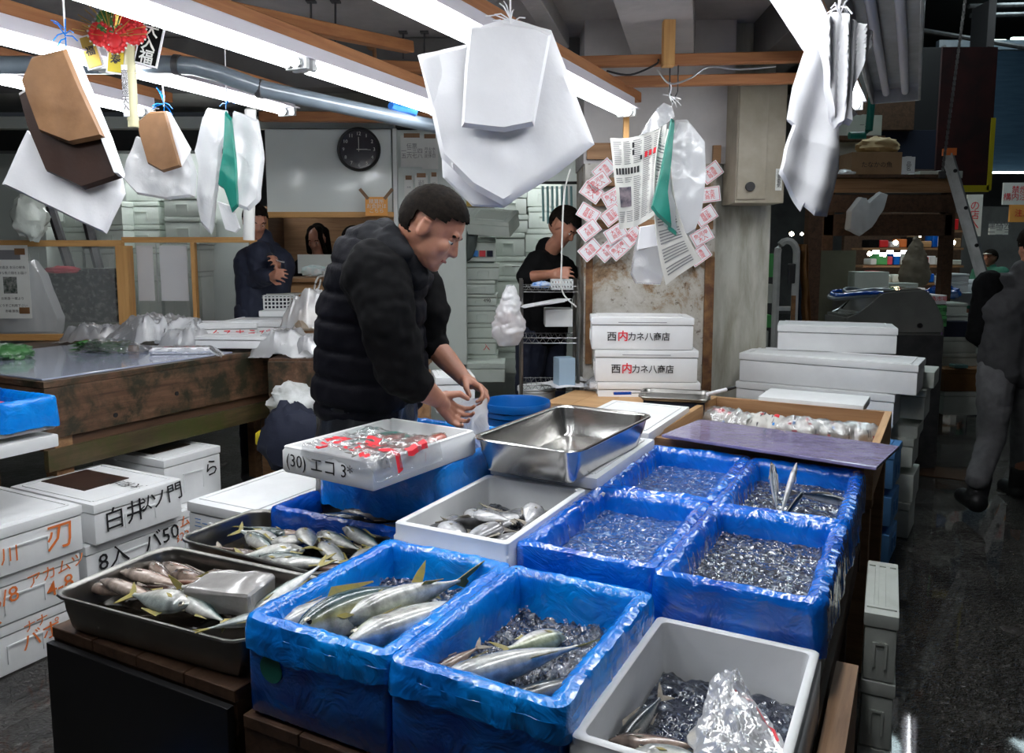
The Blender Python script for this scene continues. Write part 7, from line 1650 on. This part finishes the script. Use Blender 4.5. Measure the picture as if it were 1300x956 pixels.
# ---------------------------------------------------------------- generic figure for the others
def figure(label, base, facing, hgt=1.7, J=None, cloth=('clothblack', 'navy'), hairmode='short', headdir=None, headup=None, voxel=.009, arm='clothblack', cap=None, boots='black', bare_forearm=False, legs=True, hair=True, long_hair=False, headoff=(0, 0, 0), sleeve_full=True, vest=None):
    base = V(base); f = V((math.cos(R(facing)), math.sin(R(facing)), 0)); rt = V((f.y, -f.x, 0)); s = hgt/1.7
    t = thing('person', label, 'person', base)
    def B(x, y, z): return (f*x+rt*y)*s+V((0, 0, z*s))
    D = dict(hip=B(0, 0, .93), chest=B(.0, 0, 1.28), neck=B(.0, 0, 1.46), head=B(.02, 0, 1.60)+V(headoff), sl=B(0, -.20, 1.40), sr=B(0, .20, 1.40), el=B(.02, -.27, 1.12), er=B(.02, .27, 1.12), wl=B(.08, -.26, .88), wr=B(.08, .26, .88),
             kl=B(.02, -.10, .5), kr=B(.02, .10, .5), fl=B(0, -.11, .07), fr=B(0, .11, .07))
    if J: D.update({k: (v if isinstance(v, Vector) else B(*v)) for k, v in J.items()})
    hd = V(headdir) if headdir else f; hu = V(headup) if headup else V((0, 0, 1)); hsz = .97*s
    hp, P, rot = head_parts(D['head'], hd, hu, hsz)
    sk = list(hp)+[('c', D['neck']-V((0, 0, .04)), .055*s, D['head']-V((0, 0, .06*s)), .05*s), ('c', D['chest'], .12*s, D['hip'], .12*s), ('c', D['sl'], .05*s, D['sr'], .05*s), ('c', D['neck'], .06*s, D['chest'], .1*s)]
    for a, b, c in (('sl', 'el', 'wl'), ('sr', 'er', 'wr')):
        sk += [('c', D[a], .048*s, D[b], .040*s), ('c', D[b], .040*s, D[c], .027*s)]
        d = (D[c]-D[b]).normalized(); pn = (-rt if c == 'wr' else rt); pn = V((pn.x, pn.y, -.4)) if abs(d.z) < .6 else pn
        sk += hand_parts(D[c], d, pn, s, .7, thumb=(1 if c == 'wr' else -1))
    for h_, k_, f_ in ((-.09, 'kl', 'fl'), (.09, 'kr', 'fr')):
        hh = D['hip']+rt*h_*s; sk += [('c', hh, .08*s, D[k_], .055*s), ('c', D[k_], .05*s, D[f_], .035*s)]
        fd = f; sk += [('c', D[f_]+V((0, 0, -.02)), .04*s, D[f_]+fd*.15*s+V((0, 0, -.035)), .033*s)]
    meshobj('body', remeshed(sk, voxel*.8, 2), 'skin', t)
    ch, cw = .145, .135
    to = [('c', D['chest']-rt*.07*s, ch*s, D['chest']+rt*.07*s, ch*s), ('c', D['chest']-rt*.05*s, ch*s, D['hip']-rt*.05*s, cw*s), ('c', D['chest']+rt*.05*s, ch*s, D['hip']+rt*.05*s, cw*s), ('c', D['sl'], .075*s, D['sr'], .075*s), ('c', D['neck'], .072*s, D['chest'], .12*s)]
    if not vest:
        for a, b, c in (('sl', 'el', 'wl'), ('sr', 'er', 'wr')):
            to += [('c', D[a], .078*s, D[b], .062*s)]; e = .12 if bare_forearm else .88; to += [('c', D[b], .062*s, D[b]+(D[c]-D[b])*e, .05*s)]
    meshobj('top', remeshed(to, voxel, 4, .5, wr(.010, 10)), cloth[0], t)
    if vest:
        for a, b, c in (('sl', 'el', 'wl'), ('sr', 'er', 'wr')):
            meshobj('sleeve', remeshed([('c', D[a], .086*s, D[b], .068*s), ('c', D[b], .068*s, D[b]+(D[c]-D[b])*.9, .052*s)], voxel, 3, .5, wr(.012, 11)), vest, t)
    if legs:
        lg = []
        for h_, k_, f_ in ((-.085, 'kl', 'fl'), (.085, 'kr', 'fr')):
            hh = D['hip']+rt*h_*s; lg += [('c', hh, .112*s, D[k_], .076*s), ('c', D[k_], .076*s, D[f_]+V((0, 0, .13)), .060*s)]
            sh = [('c', D[f_]+V((0, 0, -.002))-f*.02, .060*s, D[f_]+f*.17*s+V((0, 0, -.022)), .048*s), ('c', D[f_]+(D[k_]-D[f_])*.38, .058*s, D[f_], .058*s)]
            if k_ == 'kl' and J and 'heel' in J: pass
            meshobj('boot', remeshed(sh, voxel, 2), boots, t)
        meshobj('trousers', remeshed(lg, voxel, 4, .5, wr(.010, 9)), cloth[1], t)
    if hair: obj('hair', hair_mesh(P, rot, hsz*1.01, hairmode), 'hair', t, True)
    if long_hair:
        q = [('c', P(-.05, sy*.06, .05), .045*s, P(-.03, sy*.085, -.14), .032*s) for sy in (-1, 1)]+[('c', P(-.05, 0, .06), .07*s, P(-.07, 0, -.14), .06*s)]+[('c', P(.0, sy*.03, .085), .04*s, P(.055, sy*.062, .03), .022*s) for sy in (-1, 1)]+[('c', P(.05, sy*.066, .02), .02*s, P(.03, sy*.078, -.12), .022*s) for sy in (-1, 1)]
        meshobj('long_hair', remeshed(q, .007, 3), 'hair', t)
    if cap:
        bm = bmesh.new(); bm_sphere(bm, (0, 0, 0), 1., (.108*hsz, .088*hsz, .10*hsz), 24, 16)
        bmesh.ops.delete(bm, geom=[v for v in bm.verts if v.co.z < .028], context='VERTS'); bm_box(bm, (.115*hsz, 0, .036*hsz), (.09, .13, .008), bev=.003)
        bmesh.ops.transform(bm, matrix=Matrix.Translation(P(-.008, 0, .02)) @ rot, verts=bm.verts); obj('cap', bm, cap, t, True)
    eyes(P, rot, hsz, t)
    return t
def fig(label, base, facing, hgt, d, **kw):
    # joints given as places in the world
    b = V(base); return figure(label, base, facing, hgt, {k: v-b for k, v in d.items()}, **kw)
# clerk behind the rack
cb = V((W(690, 480, 5.12).x, 5.12, 0))
fig('young clerk in a black sweater and cap bending over the wire rack', cb, -40, 1.72,
    {'head': W(716, 286, 4.98), 'neck': W(694, 315, 5.1), 'sl': W(706, 335, 5.2), 'sr': W(682, 332, 5.0), 'er': W(668, 352, 4.94), 'wr': W(700, 348, 4.80), 'el': W(714, 362, 5.15), 'wl': W(710, 352, 4.95),
     'chest': W(697, 350, 5.12), 'hip': W(688, 420, 5.14), 'kl': W(688, 505, 5.1)+V((.08, .08, 0)), 'kr': W(668, 505, 5.1)},
    headdir=V((.62, -.35, -.62)), headup=V((.5, -.2, .8)), cap='clothblack', cloth=('clothblack', 'navy'), bare_forearm=True)
# woman in the office
wb = V((W(405, 480, 6.75).x, 6.75, 0))
fig('woman with long dark hair sitting behind the office window', wb, -90, 1.62,
    {'head': W(402, 303, 6.7), 'neck': W(405, 328, 6.75), 'chest': W(407, 350, 6.8), 'sl': W(428, 338, 6.78), 'sr': W(384, 338, 6.78), 'el': W(432, 365, 6.7), 'er': W(380, 365, 6.7), 'wl': W(418, 368, 6.5), 'wr': W(392, 368, 6.5), 'hip': W(405, 400, 6.85),
     'kl': W(415, 400, 6.4), 'kr': W(395, 400, 6.4), 'fl': V((W(415, 400, 6.4).x, 6.4, .07)), 'fr': V((W(395, 400, 6.4).x, 6.4, .07))},
    headdir=V((-.15, -.85, -.35)), headup=V((0, -.3, 1)), long_hair=True, hair=False, cloth=('clothblack', 'clothblack'), hairmode='short')
# second office worker, seen behind the seller's shoulder
wb = V((W(452, 480, 6.75).x, 6.75, 0))
fig('dark-haired office worker half hidden behind the seller\'s shoulder', wb, 180, 1.62,
    {'head': W(449, 304, 6.7), 'neck': W(458, 328, 6.75), 'chest': W(460, 350, 6.8), 'sl': W(462, 338, 6.62), 'sr': W(458, 338, 6.95), 'el': W(452, 368, 6.55), 'er': W(452, 368, 7.0), 'wl': W(438, 368, 6.5), 'wr': W(440, 368, 6.9), 'hip': W(460, 400, 6.85),
     'kl': W(440, 400, 6.6), 'kr': W(440, 400, 6.9), 'fl': V((W(440, 400, 6.6).x, 6.6, .07)), 'fr': V((W(440, 400, 6.9).x, 6.9, .07))},
    headdir=V((-.9, -.2, -.35)), cloth=('clothblack', 'clothblack'))
# person in navy beside the screen post
nb = V((W(333, 480, 5.35).x, 5.35, 0))
fig('person in a dark navy jacket standing beside the screen, mostly hidden by the white pipe', nb, -60, 1.66,
    {'head': W(324, 280, 5.36), 'neck': W(332, 302, 5.42), 'chest': W(336, 338, 5.42), 'sl': W(344, 322, 5.56), 'sr': W(330, 322, 5.28), 'el': W(352, 350, 5.5), 'wl': W(352, 336, 5.22), 'er': W(326, 355, 5.3), 'wr': W(344, 350, 5.15), 'hip': W(334, 395, 5.42)},
    cloth=('navy', 'navy'), headdir=V((.5, -.7, -.35)), vest='navy')
t = thing('scissors', 'small metal tool held by the person in navy', 'tool', W(351, 331, 5.12)); bm = bmesh.new(); bm_tube(bm, [(-.03, 0, .03), (.0, 0, 0), (.05, 0, -.01)], .006, 8); obj('blade', bm, 'steel', t, True)
bm = bmesh.new(); bm_tube(bm, [(math.cos(k)*.02-.04, 0, math.sin(k)*.02+.03) for k in [j*2*math.pi/12 for j in range(13)]], .004, 6, cap=False); obj('handle', bm, 'black', t, True)
# person lifting a foam box behind the seller
lb = V((W(566, 480, 6.05).x, 6.05, 0))
fig('person in grey-green sleeves lifting a foam box, hidden behind the seller', lb, 35, 1.62,
    {'sr': W(576, 318, 5.95), 'er': W(592, 322, 5.85), 'wr': W(601, 293, 5.82), 'head': W(556, 262, 6.1), 'neck': W(560, 290, 6.1), 'sl': W(555, 315, 6.25), 'el': W(572, 350, 6.3), 'wl': W(590, 345, 6.3), 'chest': W(564, 338, 6.1), 'hip': W(562, 395, 6.1)},
    cloth=(M['grey_sleeve'] if 'grey_sleeve' in M else 'grey_vest', 'navy'), vest=None)
# walking man at right, seen from behind
mb = V((W(1268, 500, 4.75).x, 4.75, 0))
fig('man in a dark grey vest and grey trousers walking away on the wet floor', mb, 82, 1.74,
    {'head': W(1313, 312, 4.7), 'neck': W(1300, 345, 4.72), 'chest': W(1290, 392, 4.72), 'hip': W(1286, 465, 4.74), 'sl': W(1256, 362, 4.74), 'sr': W(1336, 362, 4.72), 'el': W(1243, 425, 4.80), 'wl': W(1268, 440, 5.05), 'er': W(1352, 440, 4.76), 'wr': W(1345, 490, 4.9),
     'kl': W(1258, 560, 4.72), 'kr': W(1300, 560, 4.95), 'fl': W(1238, 640, 4.55)+V((0, 0, .02)), 'fr': W(1292, 622, 5.05)},
    cloth=('grey_vest', 'jeans'), vest='clothblack', headdir=V((.1, .95, -.1)), hairmode='back')
# far workers
fb = V((W(1248, 480, 10.5).x, 10.5, 0))
figure('distant worker in green with a pale cap between ladder and walking man', fb, 200, 1.62, cloth=('green_cloth', 'navy'), cap='paper', voxel=.016)
# ================================================================ LIGHT AND VIEW
w = bpy.data.worlds.new('world'); sc.world = w; w.use_nodes = True
bg = w.node_tree.nodes['Background']; bg.inputs[0].default_value = (.75, .85, 1., 1); bg.inputs[1].default_value = .02
vs = sc.view_settings; vs.view_transform = 'Standard'; vs.look = 'None'; vs.gamma = 1; vs.use_curve_mapping = False; vs.exposure = 0.
sc.cycles.use_denoising = True
sc.cycles.max_bounces = 10; sc.cycles.transparent_max_bounces = 24; sc.cycles.diffuse_bounces = 3; sc.cycles.glossy_bounces = 3
sc.cycles.sample_clamp_indirect = 6
